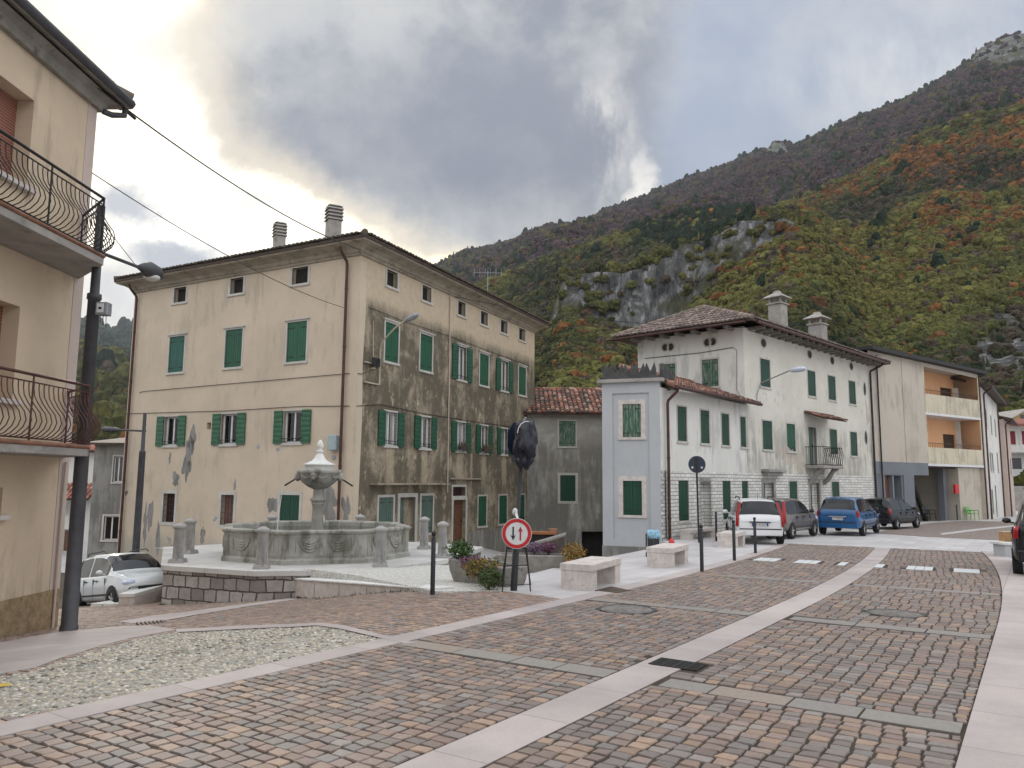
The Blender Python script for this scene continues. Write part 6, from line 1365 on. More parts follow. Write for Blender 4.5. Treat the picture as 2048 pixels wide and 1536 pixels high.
# ------------------------------------------------------------------ fountain, platform, ramp and steps
ZPL = -.42
PLp = [plane_z(322, 1130, ZPL)[:2], plane_z(508, 1142, ZPL)[:2], plane_z(752, 1139, ZPL)[:2], plane_z(903, 1117, ZPL)[:2], np.array((-.9, 25.6)), np.array((-3.0, 27.4)), np.array((-8.0, 27.2)), np.array((-10.9, 24.6))]
PF = thing('fountain_platform', 'raised pale stone platform with rough stone block retaining wall carrying the fountain', 'platform', (-5.6, 22.4, -1.2))
def ring(C, o_):
    C = [np.array(c) for c in C]; cen = sum(C) / len(C); out = []
    for i in range(len(C)):
        p0, p1, p2 = C[i - 1], C[i], C[(i + 1) % len(C)]; d1 = (p1 - p0) / np.linalg.norm(p1 - p0); d2 = (p2 - p1) / np.linalg.norm(p2 - p1)
        n1 = np.array([d1[1], -d1[0]]); n1 = n1 if n1 @ (p1 - cen) > 0 else -n1; n2 = np.array([d2[1], -d2[0]]); n2 = n2 if n2 @ (p1 - cen) > 0 else -n2; out.append(p1 + (n1 + n2) / (1 + n1 @ n2) * o_)
    return out
m_ = MB(); inn = ring(PLp, -.06); L_ = 0
for i in range(len(inn)):
    a, b = inn[i], inn[(i + 1) % len(inn)]; l = float(np.linalg.norm(b - a)); m_.quad((*a, -2.2), (*b, -2.2), (*b, ZPL - .13), (*a, ZPL - .13), 0, [(L_, -2.2), (L_ + l, -2.2), (L_ + l, ZPL - .13), (L_, ZPL - .13)]); L_ += l
m_.build('retaining_wall', MA['rubble'], PF)
m_ = MB(); slab_poly(m_, [(*p, ZPL) for p in PLp], .13); m_.build('coping', MA['paving_coping'], PF, bevel=.012)
# ramp kerb wall in front of the gravel
Ra = hit(508, 1195, SL); Rb = hit(868, 1187, SL); za = at(508, 1154, Ra[1])[2]; zb_ = at(868, 1181, Rb[1])[2] + .01
dR = (Rb - Ra)[:2]; LR = float(np.linalg.norm(dR)); dR = dR / LR; nR = np.array([-dR[1], dR[0]])
RW = thing('kerb_wall', 'low sloping pale stone kerb wall holding the gravel in front of the fountain', 'wall', (*Ra[:2], Ra[2]))
m_ = MB(); a, b = Ra[:2], Rb[:2]; m_.hexa([(*a, -1.6), (*b, -.7), (*(b + nR * .42), -.7), (*(a + nR * .42), -1.6), (*a, za), (*b, zb_), (*(b + nR * .42), zb_), (*(a + nR * .42), za)]); m_.build('stone_face', MA['granite_grey'] if 'granite_grey' in MA else MA['bench_stone'], RW)
m_ = MB(); 
for k in range(6):
    p = a + dR * LR * (k + 1) / 7; zt_ = za + (zb_ - za) * (k + 1) / 7; m_.hexa([(*(p - nR * .004), -1.2), (*(p + dR * .012 - nR * .004), -1.2), (*(p + dR * .012), -1.2), (*p, -1.2), (*(p - nR * .004), zt_ - .05), (*(p + dR * .012 - nR * .004), zt_ - .05), (*(p + dR * .012), zt_ - .05), (*p, zt_ - .05)])
m_.build('joint', MA['dark_brown_int'], RW)
m_ = MB(); m_.hexa([(*(a - nR * .03), za - .0), (*(b - nR * .03), zb_ - .0), (*(b + nR * .42), zb_), (*(a + nR * .42), za), (*(a - nR * .03), za + .045), (*(b - nR * .03), zb_ + .03), (*(b + nR * .42), zb_ + .03), (*(a + nR * .42), za + .045)]); m_.build('coping', MA['pale_stone'], RW, bevel=.008)
# stepped stone blocks at the platform's left corner
for k, (pxl, pxr, yt, yb, yback, lab) in enumerate(((269, 322, 1161, 1206, 1133, 'tallest pale stone block with sloping top against the rough platform wall'), (236.5, 268, 1187, 1212, 1160, 'middle pale stone block stepping down beside the silver car'), (182, 236, 1207, 1214, 1187, 'lowest flat pale stone block beside the rear of the silver car'))):
    g0 = hit((pxl + pxr) / 2, yb, SL); d = g0[1]; A_ = at(pxl, yb, d); B_ = at(pxr, yb, d); zt_ = at((pxl + pxr) / 2, yt, d)[2]; dep = 1.5 if k < 2 else 1.9; bx_ = np.array([.35, 1.])
    bx_ = bx_ / np.linalg.norm(bx_) * dep; m_ = MB(); zbk = zt_ + (.20 if k == 0 else .14 if k == 1 else .10)
    o = thing('stone_block', lab, 'stone block', (A_[0], A_[1], A_[2]), group='stone blocks stepping down from the platform')
    lo = A_[2] - .6
    if k == 2: P4 = [A_[:2], B_[:2], B_[:2] + bx_, B_[:2] + bx_ * .96]
    else: P4 = [A_[:2], B_[:2], B_[:2] + bx_, A_[:2] + bx_]
    m_.hexa([(*P4[0], lo), (*P4[1], lo), (*P4[2], lo), (*P4[3], lo), (*P4[0], zt_ - .10), (*P4[1], zt_ - .10), (*P4[2], zbk - .10), (*P4[3], zbk - .10)]); m_.build('block', MA['bench_stone'], o)
    m_ = MB(); e = np.array([.0, -.02]); m_.hexa([(*(P4[0] + e), zt_ - .10), (*(P4[1] + e), zt_ - .10), (*P4[2], zbk - .10), (*P4[3], zbk - .10), (*(P4[0] + e), zt_), (*(P4[1] + e), zt_), (*P4[2], zbk), (*P4[3], zbk)]); m_.build('coping', MA['pale_stone'], o, bevel=.01)
# fountain
FC = (-5.55, 22.4); RO = R(-94); RB = 2.66
FO = thing('stone_fountain', 'octagonal carved stone fountain basin with swags, central column and urn with spouts', 'fountain', (*FC, ZPL))
def octring(r, z): return [(FC[0] + r * math.cos(RO + R(45 * k)), FC[1] + r * math.sin(RO + R(45 * k)), z) for k in range(8)]
m_ = MB(); zt_ = .43
rings = [octring(r, z) for r, z in ((RB + .05, ZPL), (RB + .05, ZPL + .10), (RB, ZPL + .14), (RB, zt_ - .12), (RB + .03, zt_ - .10), (RB + .07, zt_ - .06), (RB + .07, zt_ - .02), (RB + .03, zt_), (RB - .20, zt_), (RB - .24, zt_ - .04), (RB - .26, zt_ - .35), (RB - .3, ZPL + .1))]
for a, b in zip(rings[:-1], rings[1:]): m_.add(a + b, [(i, (i + 1) % 8, 8 + (i + 1) % 8, 8 + i) for i in range(8)])
m_.build('basin', MA['fountain_stone'], FO, bevel=.012)
m_ = MB(); m_.add(octring(RB - .25, zt_ - .16), [tuple(range(8))]); t = NT('fountain_water'); _v = t.pos(); t.bump(t.noise(_v, 3, 4), .25, .03); MA['water'] = t.fin((.02, .028, .022), .06, spec=.8); m_.build('water', MA['water'], FO)
for k in range(8):   # carved panel and swags of each face
    A_ = np.array(octring(RB, 0)[k]); B_ = np.array(octring(RB, 0)[(k + 1) % 8]); Fk = Fac(A_, (B_ - A_)[:2]); L_ = float(np.linalg.norm((B_ - A_)[:2])); cen = np.array(FC)
    if Fk.n @ (A_[:2] - cen) < 0: Fk.n = -Fk.n
    m_ = MB(); z0, z1 = ZPL + .20, zt_ - .16
    for a, b, c, d in ((.14, L_ - .14, z1 - .025, z1), (.14, L_ - .14, z0, z0 + .02), (.14, .165, z0, z1), (L_ - .165, L_ - .14, z0, z1)): m_.fbox(Fk, a, b, 0, .014, c, d)
    for c_ in (L_ * .32, L_ * .68):
        for j, (w, dp) in enumerate(((.30, .30), (.27, .23), (.24, .165), (.20, .10))):
            P_ = []
            for q in range(15):
                t_ = -1 + 2 * q / 14; P_.append(Fk.w(c_ + w * t_, z1 - .06 - dp * (1 - abs(t_) ** 2.2), .022))
            m_.tube(P_, [.008 + .026 * (1 - abs(-1 + 2 * q / 14) ** 2) for q in range(15)], 6)
    for c_ in (L_ * .32 - .33, L_ * .68 + .33): m_.tube([Fk.w(c_, z1 - .05, .01), Fk.w(c_ + .01, z1 - .36, .012)], [.012, .022], 6)
    m_.build('carved_swag', MA['fountain_stone'], FO)
cx, cy = FC; zc0 = .15
m_ = MB(); m_.lathe([(.26, -.5), (.24, zc0), (.20, zc0 + .10), (.17, zc0 + .20), (.158, zc0 + .5), (.15, .98), (.17, 1.0), (.19, 1.03), (.17, 1.07), (.20, 1.09), (.225, 1.13), (.225, 1.18), (.16, 1.20), (.15, 1.30), (.14, 1.48)], (cx, cy, 0), 20); m_.build('column', MA['pillar_stone'] if False else MA['fountain_stone'], FO)
m_ = MB(); m_.lathe([(.14, 1.44), (.22, 1.47), (.36, 1.55), (.49, 1.66), (.57, 1.78), (.60, 1.88), (.63, 1.90), (.63, 1.96), (.60, 2.0), (.45, 2.02)], (cx, cy, 0), 28)
for k in range(8):
    for j in range(2):
        P_ = []
        a0 = R(22.5 + 45 * k)
        for q in range(9):
            t_ = -1 + 2 * q / 8; z_ = 1.86 - .10 * (1 - t_ * t_) - .03 * j; rr_ = np.interp(z_, (1.55, 1.66, 1.78, 1.88), (.37, .50, .58, .61)); P_.append((cx + rr_ * math.cos(a0 + t_ * .30), cy + rr_ * math.sin(a0 + t_ * .30), z_))
        m_.tube(P_, .016, 5)
ub = m_.build('urn_bowl', MA['fountain_stone'], FO)
for k in range(4):
    a0 = R(-90 - 22 + 90 * k + 45 - 22 + 22); a0 = R(-180 + 90 * k + 12 - 12); dx, dy = math.cos(a0), math.sin(a0)
    m_ = MB(); m_.blob((cx + .60 * dx, cy + .60 * dy, 1.80), .10, .10, .13, k, .25); m_.blob((cx + .68 * dx, cy + .68 * dy, 1.75), .05, .05, .05, k + 3, .1)
    for s in (-1, 1): m_.blob((cx + .66 * dx - s * .045 * dy, cy + .66 * dy + s * .045 * dx, 1.83), .022, .022, .02, 1, 0, sub=1); m_.blob((cx + .58 * dx - s * .09 * dy, cy + .58 * dy + s * .09 * dx, 1.88), .04, .04, .05, 2, .2, sub=1)
    hd_ = m_.build('lion_head', MA['fountain_stone'], ub)
    m_ = MB(); m_.tube([(cx + .66 * dx, cy + .66 * dy, 1.74), (cx + .98 * dx, cy + .98 * dy, 1.54)], [.022, .026], 8); m_.build('spout', MA['iron'] if k != 2 else MA['iron'], hd_)
m_ = MB(); m_.lathe([(.40, 2.0), (.41, 2.12), (.45, 2.13), (.45, 2.16), (.34, 2.20), (.22, 2.26), (.15, 2.33), (.12, 2.41), (.08, 2.46), (.07, 2.50), (.12, 2.52), (.12, 2.54), (.06, 2.56), (.06, 2.58), (.09, 2.63), (.10, 2.68), (.08, 2.76), (.04, 2.84), (.0, 2.87)], (cx, cy, 0), 20); m_.build('lid', MA['pale_stone'], FO)
m_ = MB(); P_ = [(cx - .98 - .16 * t_, cy, 1.53 - 1.27 * t_ * t_) for t_ in np.linspace(0, 1, 12)]; m_.tube(P_, [.010, .009, .010, .008, .010, .008, .009, .010, .009, .011, .012, .014], 6)
t = NT('water_jet'); MA['jet'] = t.fin((.75, .78, .8), .15, spec=.6); m_.build('water_jet', MA['jet'], FO)
# guard pillars round the fountain
def pillar0(lab):
    o = thing('stone_pillar', lab, 'pillar', (0, 0, 0), group='short stone pillars round the fountain')
    m_ = MB(); m_.hexa([(-.19, -.19, 0), (.19, -.19, 0), (.19, .19, 0), (-.19, .19, 0), (-.17, -.17, .10), (.17, -.17, .10), (.17, .17, .10), (-.17, .17, .10)]); m_.build('foot', MA['pillar_stone'], o, local=True, bevel=.01)
    m_ = MB(); m_.lathe([(.150, .10), (.138, .14), (.132, .5), (.128, .84), (.14, .86)], (0, 0, 0), 10); m_.build('shaft', MA['pillar_stone'], o, local=True)
    m_ = MB(); m_.lathe([(.14, .85), (.17, .88), (.175, .92), (.15, .95), (.05, 1.0), (0, 1.005)], (0, 0, 0), 16); m_.build('cap', MA['pillar_stone'], o, local=True); return o
PL_ = [((-8.54, 20.18), 'short stone pillar at the front left corner of the platform'), ((-9.24, 22.56), 'short stone pillar behind the left corner one, nearest the house wall'), ((-6.01, 19.01), 'short stone pillar standing in front of the left half of the basin'), ((-3.26, 19.65), 'short stone pillar standing in front of the right half of the basin'), ((-2.72, 24.61), 'short stone pillar right of the basin, before the grey green shutter'), ((-1.91, 22.01), 'rightmost short stone pillar by the platform corner'), ((-7.7, 25.2), 'short stone pillar behind the basin whose cap shows left of the column'), ((-5.0, 25.9), 'short stone pillar behind the basin whose cap shows right of the column')]
pr = None
for p, lb in PL_:
    if pr is None: o = pr = pillar0(lb)
    else: o = copy_tree(pr)
    o.location = (*p, ZPL); o['label'] = lb; o.rotation_euler.z = random.uniform(-.3, .3)

# ------------------------------------------------------------------ iron bollards
def bollard0():
    o = thing('iron_bollard', 'x', 'bollard', (0, 0, 0), group='slim black iron bollards')
    m_ = MB(); m_.lathe([(.041, -.05), (.041, .92), (.032, .93), (.024, .945), (.024, .96)], (0, 0, 0), 12); m_.build('post', MA['iron_bollard'], o, local=True)
    m_ = MB(); m_.lathe([(0.001, .95), (.030, .955), (.043, .985), (.040, 1.012), (.022, 1.03), (0, 1.035)], (0, 0, 0), 12); m_.build('ball', MA['iron_bollard'], o, local=True); return o
br0 = None
for (px, py, lb) in ((865, 1185, 'black iron bollard nearest the camera, in front of the fountain'), (1404, 1145, 'nearest black bollard at the cobbled road edge, right of the middle bench'), (1469, 1123, 'black bollard in front of the farthest bench'), (1511, 1108, 'black bollard in front of the white hatchback number plate'), (1352, 1076, 'black bollard in front of the split stone wall beside the hydrant'), (1433, 1083, 'black bollard left of the white hatchback front wheel'), (1915, 1041, 'thin black bollard under the orange balconies beside the green chair')):
    q = hit(px, py)
    if br0 is None: o = br0 = bollard0()
    else: o = copy_tree(br0)
    o.location = tuple(q); o['label'] = lb; o.rotation_euler.z = random.uniform(0, 3); 
    if px == 865: o.location = (q[0], q[1], -.17)

# ------------------------------------------------------------------ benches
def bench(corner, ang, L, W, H, lab):
    o = thing('stone_bench', lab, 'bench', (float(corner[0]), float(corner[1]), float(corner[2]) + .01), ang, 'pale stone slab benches')
    for x0, x1 in ((0, .28), (L - .28, L)): m_ = MB(); m_.box(x0, x1, .02, W - .02, -.1, H - .12); m_.build('leg', MA['bench_stone'], o, local=True, bevel=.008)
    m_ = MB(); m_.box(-.01, L + .01, 0, W, H - .12, H); m_.build('seat', MA['bench_stone'], o, local=True, bevel=.01); return o
for px, py, px2, py2, L, lb in ((1185, 1184, 1240, 1166, 1.5, 'nearest pale stone bench, right of the red and white sign'), (1345, 1138, 1378, 1126, 1.45, 'middle pale stone bench beside the nearest road edge bollard'), (1474, 1097, 1494, 1090, 1.4, 'farthest pale stone bench in front of the white hatchback')):
    q = hit(px, py); q2 = hit(px2, py2); bench(q, math.atan2(.9, .47), L, .62, .45, lb)
q = BR.at(.75, .75); bench((q[0], q[1], -.42), math.atan2(BR.d[1], BR.d[0]), 2.1, .45, .42, 'old low stone bench against the split stone wall behind the hydrant')
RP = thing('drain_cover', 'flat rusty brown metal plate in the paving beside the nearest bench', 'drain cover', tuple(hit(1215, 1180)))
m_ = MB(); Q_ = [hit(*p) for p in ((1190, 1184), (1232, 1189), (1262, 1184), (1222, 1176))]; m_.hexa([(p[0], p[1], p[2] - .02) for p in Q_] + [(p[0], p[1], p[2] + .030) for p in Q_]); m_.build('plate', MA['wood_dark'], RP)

# ------------------------------------------------------------------ bin, hydrant, signs
q = at(1307, 1100, 20.9); z0 = float(S(0, 20.9)); BN = thing('litter_bin', 'dark grey ribbed litter bin with light blue bag at the tower corner', 'bin', (q[0], q[1], z0))
m_ = MB(); m_.lathe([(.13, 0), (.145, .58), (.15, .6)], (q[0], q[1], z0), 14)
for k in range(14): a = 2 * math.pi * k / 14; m_.tube([(q[0] + .137 * math.cos(a), q[1] + .137 * math.sin(a), z0 + .02), (q[0] + .15 * math.cos(a), q[1] + .15 * math.sin(a), z0 + .58)], .012, 4)
m_.build('body', MA['steel_grey'], BN)
m_ = MB(); m_.lathe([(.150, .50), (.165, .56), (.172, .66), (.155, .72), (.12, .70)], (q[0], q[1], z0), 16); m_.blob((q[0] + .14, q[1] - .08, z0 + .55), .05, .05, .09, 4, .3); m_.blob((q[0] - .12, q[1] - .08, z0 + .60), .04, .05, .07, 5, .3); m_.build('bag', MA['blue_bag'], BN)
m_ = MB(); m_.tube([(q[0] - .19, q[1], z0), (q[0] - .19, q[1], z0 + .62)], .02, 6); m_.build('post', MA['iron'], BN)
q = at(1343, 1080, 20.6); z0 = float(S(0, 20.6)); HY = thing('fire_hydrant', 'small red fire hydrant at the foot of the split stone wall', 'hydrant', (q[0], q[1], z0))
m_ = MB(); m_.lathe([(.09, 0), (.09, .04), (.055, .06), (.055, .30), (.075, .32), (.085, .38), (.075, .44), (.05, .49), (.02, .52), (0, .53)], (q[0], q[1], z0), 14); hb = m_.build('body', MA['red_paint'], HY)
m_ = MB(); 
for k in (0, 2.1, 4.2): m_.tube([(q[0], q[1], z0 + .34), (q[0] + .12 * math.cos(k), q[1] + .12 * math.sin(k), z0 + .34)], .035, 8)
m_.build('nozzle', MA['red_paint'], hb)
q = hit(1398, 1086); q = np.array([*q[:2], q[2]]); BS = thing('round_sign', 'round dark road sign seen from behind on a slim pole', 'road sign', tuple(q)); q_ = at(1393, 929, q[1]); zt_ = q_[2]; xo = q_[0]
m_ = MB(); m_.tube([tuple(q - np.array([0, 0, .1])), (xo, q[1], zt_ + .28)], .032, 8); m_.build('pole', MA['iron_bollard'], BS)
m_ = MB(); n = 28; rS = 17 * q[1] / F_PX; m_.add([(xo + rS * math.cos(2 * math.pi * k / n), q[1] - .05, zt_ + rS * math.sin(2 * math.pi * k / n)) for k in range(n)] + [(xo + rS * math.cos(2 * math.pi * k / n), q[1] - .075, zt_ + rS * math.sin(2 * math.pi * k / n)) for k in range(n)], [tuple(range(n)), tuple(range(2 * n - 1, n - 1, -1))] + [(k, (k + 1) % n, n + (k + 1) % n, n + k) for k in range(n)]); ds_ = m_.build('disc', plain('sign_back_blue', (.025, .035, .06), .5, .3), BS)
m_ = MB(); m_.box(xo - .05, xo + .05, q[1] - .095, q[1] - .076, zt_ - rS * .9, zt_ + rS * .8); m_.build('rail', MA['iron'], ds_)
for s in (-1, 1): m_ = MB(); m_.box(xo + s * rS * .55 - .03, xo + s * rS * .55 + .03, q[1] - .08, q[1] - .076, zt_ - rS * .35 - .03, zt_ - rS * .35 + .03); m_.build('clip', MA['white_paint'], ds_)
# leaning pole with a road mirror wrapped in black plastic
q = np.array([*at(1027, 1183, 13.75)[:2], -.17]); BG = thing('wrapped_sign', 'sign on a leaning dark pole wrapped in a shiny black plastic bag', 'covered sign', tuple(q)); tp = at(1043, 905, 13.7)
m_ = MB(); m_.tube([tuple(q - np.array([0, 0, .05])), tuple(q + (tp - q) * .42), tuple(q + (tp - q) * .421), tuple(tp)], [.062, .060, .040, .038], 10); m_.build('pole', MA['iron_bollard'], BG)
c = at(1051, 884, 13.6); m_ = MB(); m_.blob((c[0], c[1], c[2]), .20, .20, .40, 3, .16, sub=4, pleat=.05); m_.blob((c[0] - .02, c[1], c[2] - .33), .15, .14, .12, 5, .3, sub=2); m_.build('black_bag', MA['bag_black'], BG)
c2_ = at(1034, 880, 13.85); m_ = MB(); n = 8
vs = [(c2_[0] + .185 * math.cos(R(22.5 + 45 * k)), c2_[1] + .08 * math.cos(R(22.5 + 45 * k)), c2_[2] + .34 * math.sin(R(22.5 + 45 * k))) for k in range(8)]; m_.add(vs + [(a, b + .03, c) for a, b, c in vs], [tuple(range(8)), tuple(range(15, 7, -1))] + [(k, 8 + k, 8 + (k + 1) % 8, (k + 1) % 8) for k in range(8)])
c3_ = at(1034, 917, 13.7); m_.box(c3_[0] - .09, c3_[0] + .05, c3_[1] - .03, c3_[1] + .03, c3_[2] - .07, c3_[2] + .07); m_.build('sign_plate', plain('dark_blue_plate', (.010, .016, .035), .35), BG)
m_ = MB(); P_ = [at(a, b, 13.35) for a, b in ((1035, 866), (1037, 856), (1042, 848), (1050, 843), (1058, 843))]; m_.tube([tuple(p) for p in P_], .008, 5); m_.build('tape', MA['white_paint'], BG)
m_ = MB(); w_ = at(1031, 1024, 13.7); m_.blob(tuple(w_), .05, .06, .075, 4, .35); m_.tube([tuple(w_), tuple(at(1036, 1040, 13.5)), tuple(at(1045, 1050, 13.45))], [.03, .02, .02], 5); m_.build('crumpled_wrap', MA['white_paint'], BG)
# two way traffic priority sign on an iron stand
dS = 13.4; sc_ = at(1033.5, 1067, dS); rS = .258; SG = thing('priority_sign', 'round red and white sign with black and red arrows on a black trestle', 'road sign', (sc_[0], sc_[1], -.17))
def disc(mb, c, r, y, n=40, mi=0): mb.add([(c[0] + r * math.cos(2 * math.pi * k / n), y, c[2] + r * 1.0 * math.sin(2 * math.pi * k / n)) for k in range(n)], [tuple(range(n))[::-1]], mi)
def annulus(mb, c, r0, r1, y0, y1, n=40):
    P_ = [[(c[0] + r * math.cos(2 * math.pi * k / n), y, c[2] + r * math.sin(2 * math.pi * k / n)) for k in range(n)] for r, y in ((r0, y1), (r0, y0), (r1, y0), (r1, y1))]
    v = sum(P_, []); mb.add(v, [(i * n + k, i * n + (k + 1) % n, ((i + 1) % 4) * n + (k + 1) % n, ((i + 1) % 4) * n + k) for i in range(4) for k in range(n)])
y = sc_[1]; m_ = MB(); annulus(m_, sc_, .0001, rS, y - .01, y + .01); pl = m_.build('disc', MA['white_paint'], SG)
m_ = MB(); annulus(m_, sc_, rS * .735, rS * .965, y - .014, y - .0105); m_.build('red_ring', plain('sign_red', (.45, .012, .018), .45), pl)
def arrow(cx_, up, mat, nm):
    m_ = MB(); s = 1 if up else -1; cz_ = sc_[2]; P_ = [(cx_ - .014, cz_ - s * .115), (cx_ + .014, cz_ - s * .115), (cx_ + .014, cz_ + s * .04), (cx_ + .045, cz_ + s * .025), (cx_, cz_ + s * .118), (cx_ - .045, cz_ + s * .025), (cx_ - .014, cz_ + s * .04)]
    n = 7; m_.add([(a, y - .0145, b) for a, b in P_] + [(a, y - .0105, b) for a, b in P_], [tuple(range(n)) if s > 0 else tuple(range(n))[::-1]] + [(k, n + k, n + (k + 1) % n, (k + 1) % n) for k in range(n)]); m_.build(nm, mat, pl)
arrow(sc_[0] - .062, False, MA['black_plastic'], 'black_arrow'); arrow(sc_[0] + .062, True, plain('arrow_red', (.40, .012, .03), .45), 'red_arrow')
m_ = MB(); lg = [(at(1014, 1095, dS + .05), at(1004.5, 1184, dS)), (at(1014, 1095, dS + .1), at(1002, 1173, dS + .75)), (at(1053, 1095, dS + .05), at(1061, 1183, dS)), (at(1051, 1095, dS + .1), at(1061, 1170, dS + .75))]
for a, b in lg: m_ = MB(); m_.tube([tuple(a), tuple(b)], .013, 6); m_.build('leg', MA['iron'], SG)
m_ = MB(); m_.tube([tuple(at(1009, 1132, dS + .02)), tuple(at(1056, 1130, dS + .02))], .011, 6); m_.tube([tuple(at(1004, 1170, dS + .6)), tuple(at(1060, 1169, dS + .6))], .006, 6); m_.tube([tuple(at(1014, 1096, dS + .06)), tuple(at(1053, 1096, dS + .06))], .012, 6); m_.tube([tuple(at(1020, 1090, dS + .03)), tuple(at(1020, 1050, dS + .03))], .011, 6); m_.tube([tuple(at(1047, 1090, dS + .03)), tuple(at(1047, 1050, dS + .03))], .011, 6); m_.build('stretcher', MA['iron'], SG)

# ------------------------------------------------------------------ troughs and their plants
def trough(c, ang, L, W, H, lab, taper=.10):
    o = thing('stone_trough', lab, 'planter', tuple(c), ang, 'rough stone plant troughs'); m_ = MB(); l, w = L / 2, W / 2
    out = [(-l + .04, -w), (l - .04, -w), (l, -w + .06), (l, w - .06), (l - .04, w), (-l + .04, w), (-l - .0, w - .1), (-l, -w + .1)]
    def rg(k, z): return [(x * (1 - k / l), yy * (1 - k / w), z) for x, yy in out]
    rs_ = [rg(taper, -.05), rg(.02, H * .5), rg(0, H - .02), rg(.02, H), rg(.09, H), rg(.10, H - .08)]; n = 8
    for a, b in zip(rs_[:-1], rs_[1:]): m_.add(a + b, [(i, (i + 1) % n, n + (i + 1) % n, n + i) for i in range(n)])
    m_.add(rs_[-1], [tuple(range(n))]); m_.mi[-1] = 1; m_.build('trough', [MA['trough_stone'], MA['soil']], o, local=True, bevel=.015); return o
g1 = np.array([-.46, 15.15, -.28]); a1_ = math.atan2(-1.75, 1.25); trough(g1, a1_, 1.95, .60, .46, 'rounded rough stone trough left of the sign, with heather and trailing shrub')
g2 = np.array([.50, 18.1, -.40]); trough(g2, R(-7), 1.62, .60, .46, 'long straight stone trough behind the sign, with purple heather')
def leaves(mb, c, r, n, sz, pal, flat=1., seed=0, stem=None, hollow=.55):
    rn = random.Random(seed)
    for k in range(n):
        d = Vector((rn.gauss(0, 1), rn.gauss(0, 1), rn.gauss(0, 1))).normalized(); q = hollow + (1 - hollow) * rn.random() ** .7; lump = 1 + .28 * mn.noise(d * 2.2 + Vector((seed, 0, 0))) * 2
        p = Vector((c[0] + d.x * r[0] * q * lump, c[1] + d.y * r[1] * q * lump, c[2] + d.z * r[2] * q * lump)); s = sz * rn.uniform(.6, 1.4)
        u = (Vector((rn.gauss(0, 1), rn.gauss(0, 1), rn.gauss(0, 1)))).normalized(); v = d.cross(u).normalized(); u = (u + d * .3).normalized(); cc = rn.choice(pal); kk = rn.uniform(.7, 1.3); cc = tuple(x * kk for x in cc)
        mb.add([p - u * s, p + v * s * .5, p + u * s, p - v * s * .5], [(0, 1, 2, 3)], 0, None, cc)
t = NT('leaf'); q = t.n('ShaderNodeAttribute'); q.attribute_name = 'Col'; MA['leaf'] = t.fin(q.outputs['Color'], .6, spec=.3)
GRN = [(.035, .075, .02), (.05, .10, .025), (.025, .05, .018), (.07, .12, .035)]; ORG_ = [(.30, .14, .02), (.38, .20, .03), (.22, .10, .02), (.10, .10, .025), (.06, .075, .02), (.42, .26, .06)]; MAU = [(.15, .045, .09), (.20, .07, .13), (.10, .035, .06), (.24, .11, .19), (.08, .03, .04)]
def plant(name, lab, cat, c, parts, stem=None):
    o = thing(name, lab, cat, tuple(c)); m_ = MB()
    for k, (cc, r, n, sz, pal) in enumerate(parts): leaves(m_, cc, r, n, sz, pal, seed=k + int(c[0] * 100) % 97)
    m_.build('foliage', MA['leaf'], o); m_ = MB()
    for k in range(9):
        cc, r = parts[k % len(parts)][:2]; m_.tube([tuple(c), (cc[0] + r[0] * random.uniform(-.5, .5), cc[1] + r[1] * random.uniform(-.5, .5), cc[2] + r[2] * random.uniform(-.3, .6))], [.010, .004], 5)
    m_.build('stem', MA['wood_dark'], o)
P1 = at(921, 1102, 15.9); plant('green_shrub', 'dark green leafy shrub at the left end of the rounded trough', 'shrub', (P1[0], P1[1], .10), [(P1, (.26, .25, .20), 700, .035, GRN), (P1 + (.0, 0, .12), (.16, .15, .12), 260, .03, GRN), (P1 + (-.1, 0, -.2), (.12, .12, .10), 120, .03, GRN)])
P2 = at(943, 1124, 15.3); plant('heather', 'crimson purple heather in the middle of the rounded trough', 'heather', (P2[0], P2[1], .05), [(P2, (.26, .22, .11), 900, .022, MAU)])
P3 = at(966, 1132, 14.5); P3b = at(980, 1156, 13.95); plant('trailing_shrub', 'orange and green shrub trailing over the right end of the rounded trough', 'shrub', (P3[0], P3[1], .05), [(P3, (.38, .30, .17), 1300, .022, ORG_ + GRN[:3]), (P3b, (.24, .20, .19), 1300, .022, GRN + ORG_[3:5] + [(.09, .09, .03)]), (at(950, 1143, 14.6), (.20, .16, .13), 350, .02, ORG_ + GRN)])
for pxx, lb in ((1068, 'mauve heather at the middle of the long straight trough'), (1097, 'darker crimson heather near the right end of the long straight trough')):
    P4 = at(pxx, 1095, 18.1); plant('heather', lb, 'heather', (P4[0], P4[1], .05), [(P4, (.20, .18, .13), 700, .022, MAU if pxx > 1080 else [(.17, .10, .16), (.13, .07, .12), (.22, .15, .21)])])
P5 = at(1146, 1102, 17.6); P5b = at(1138, 1120, 17.4); plant('orange_shrub', 'orange yellow flowering shrub spilling over the end of the straight trough', 'shrub', (P5[0], P5[1], -.05), [(P5, (.27, .22, .20), 800, .024, ORG_), (P5b, (.13, .12, .18), 300, .022, ORG_), (at(1163, 1110, 17.6), (.12, .10, .12), 160, .022, ORG_)])
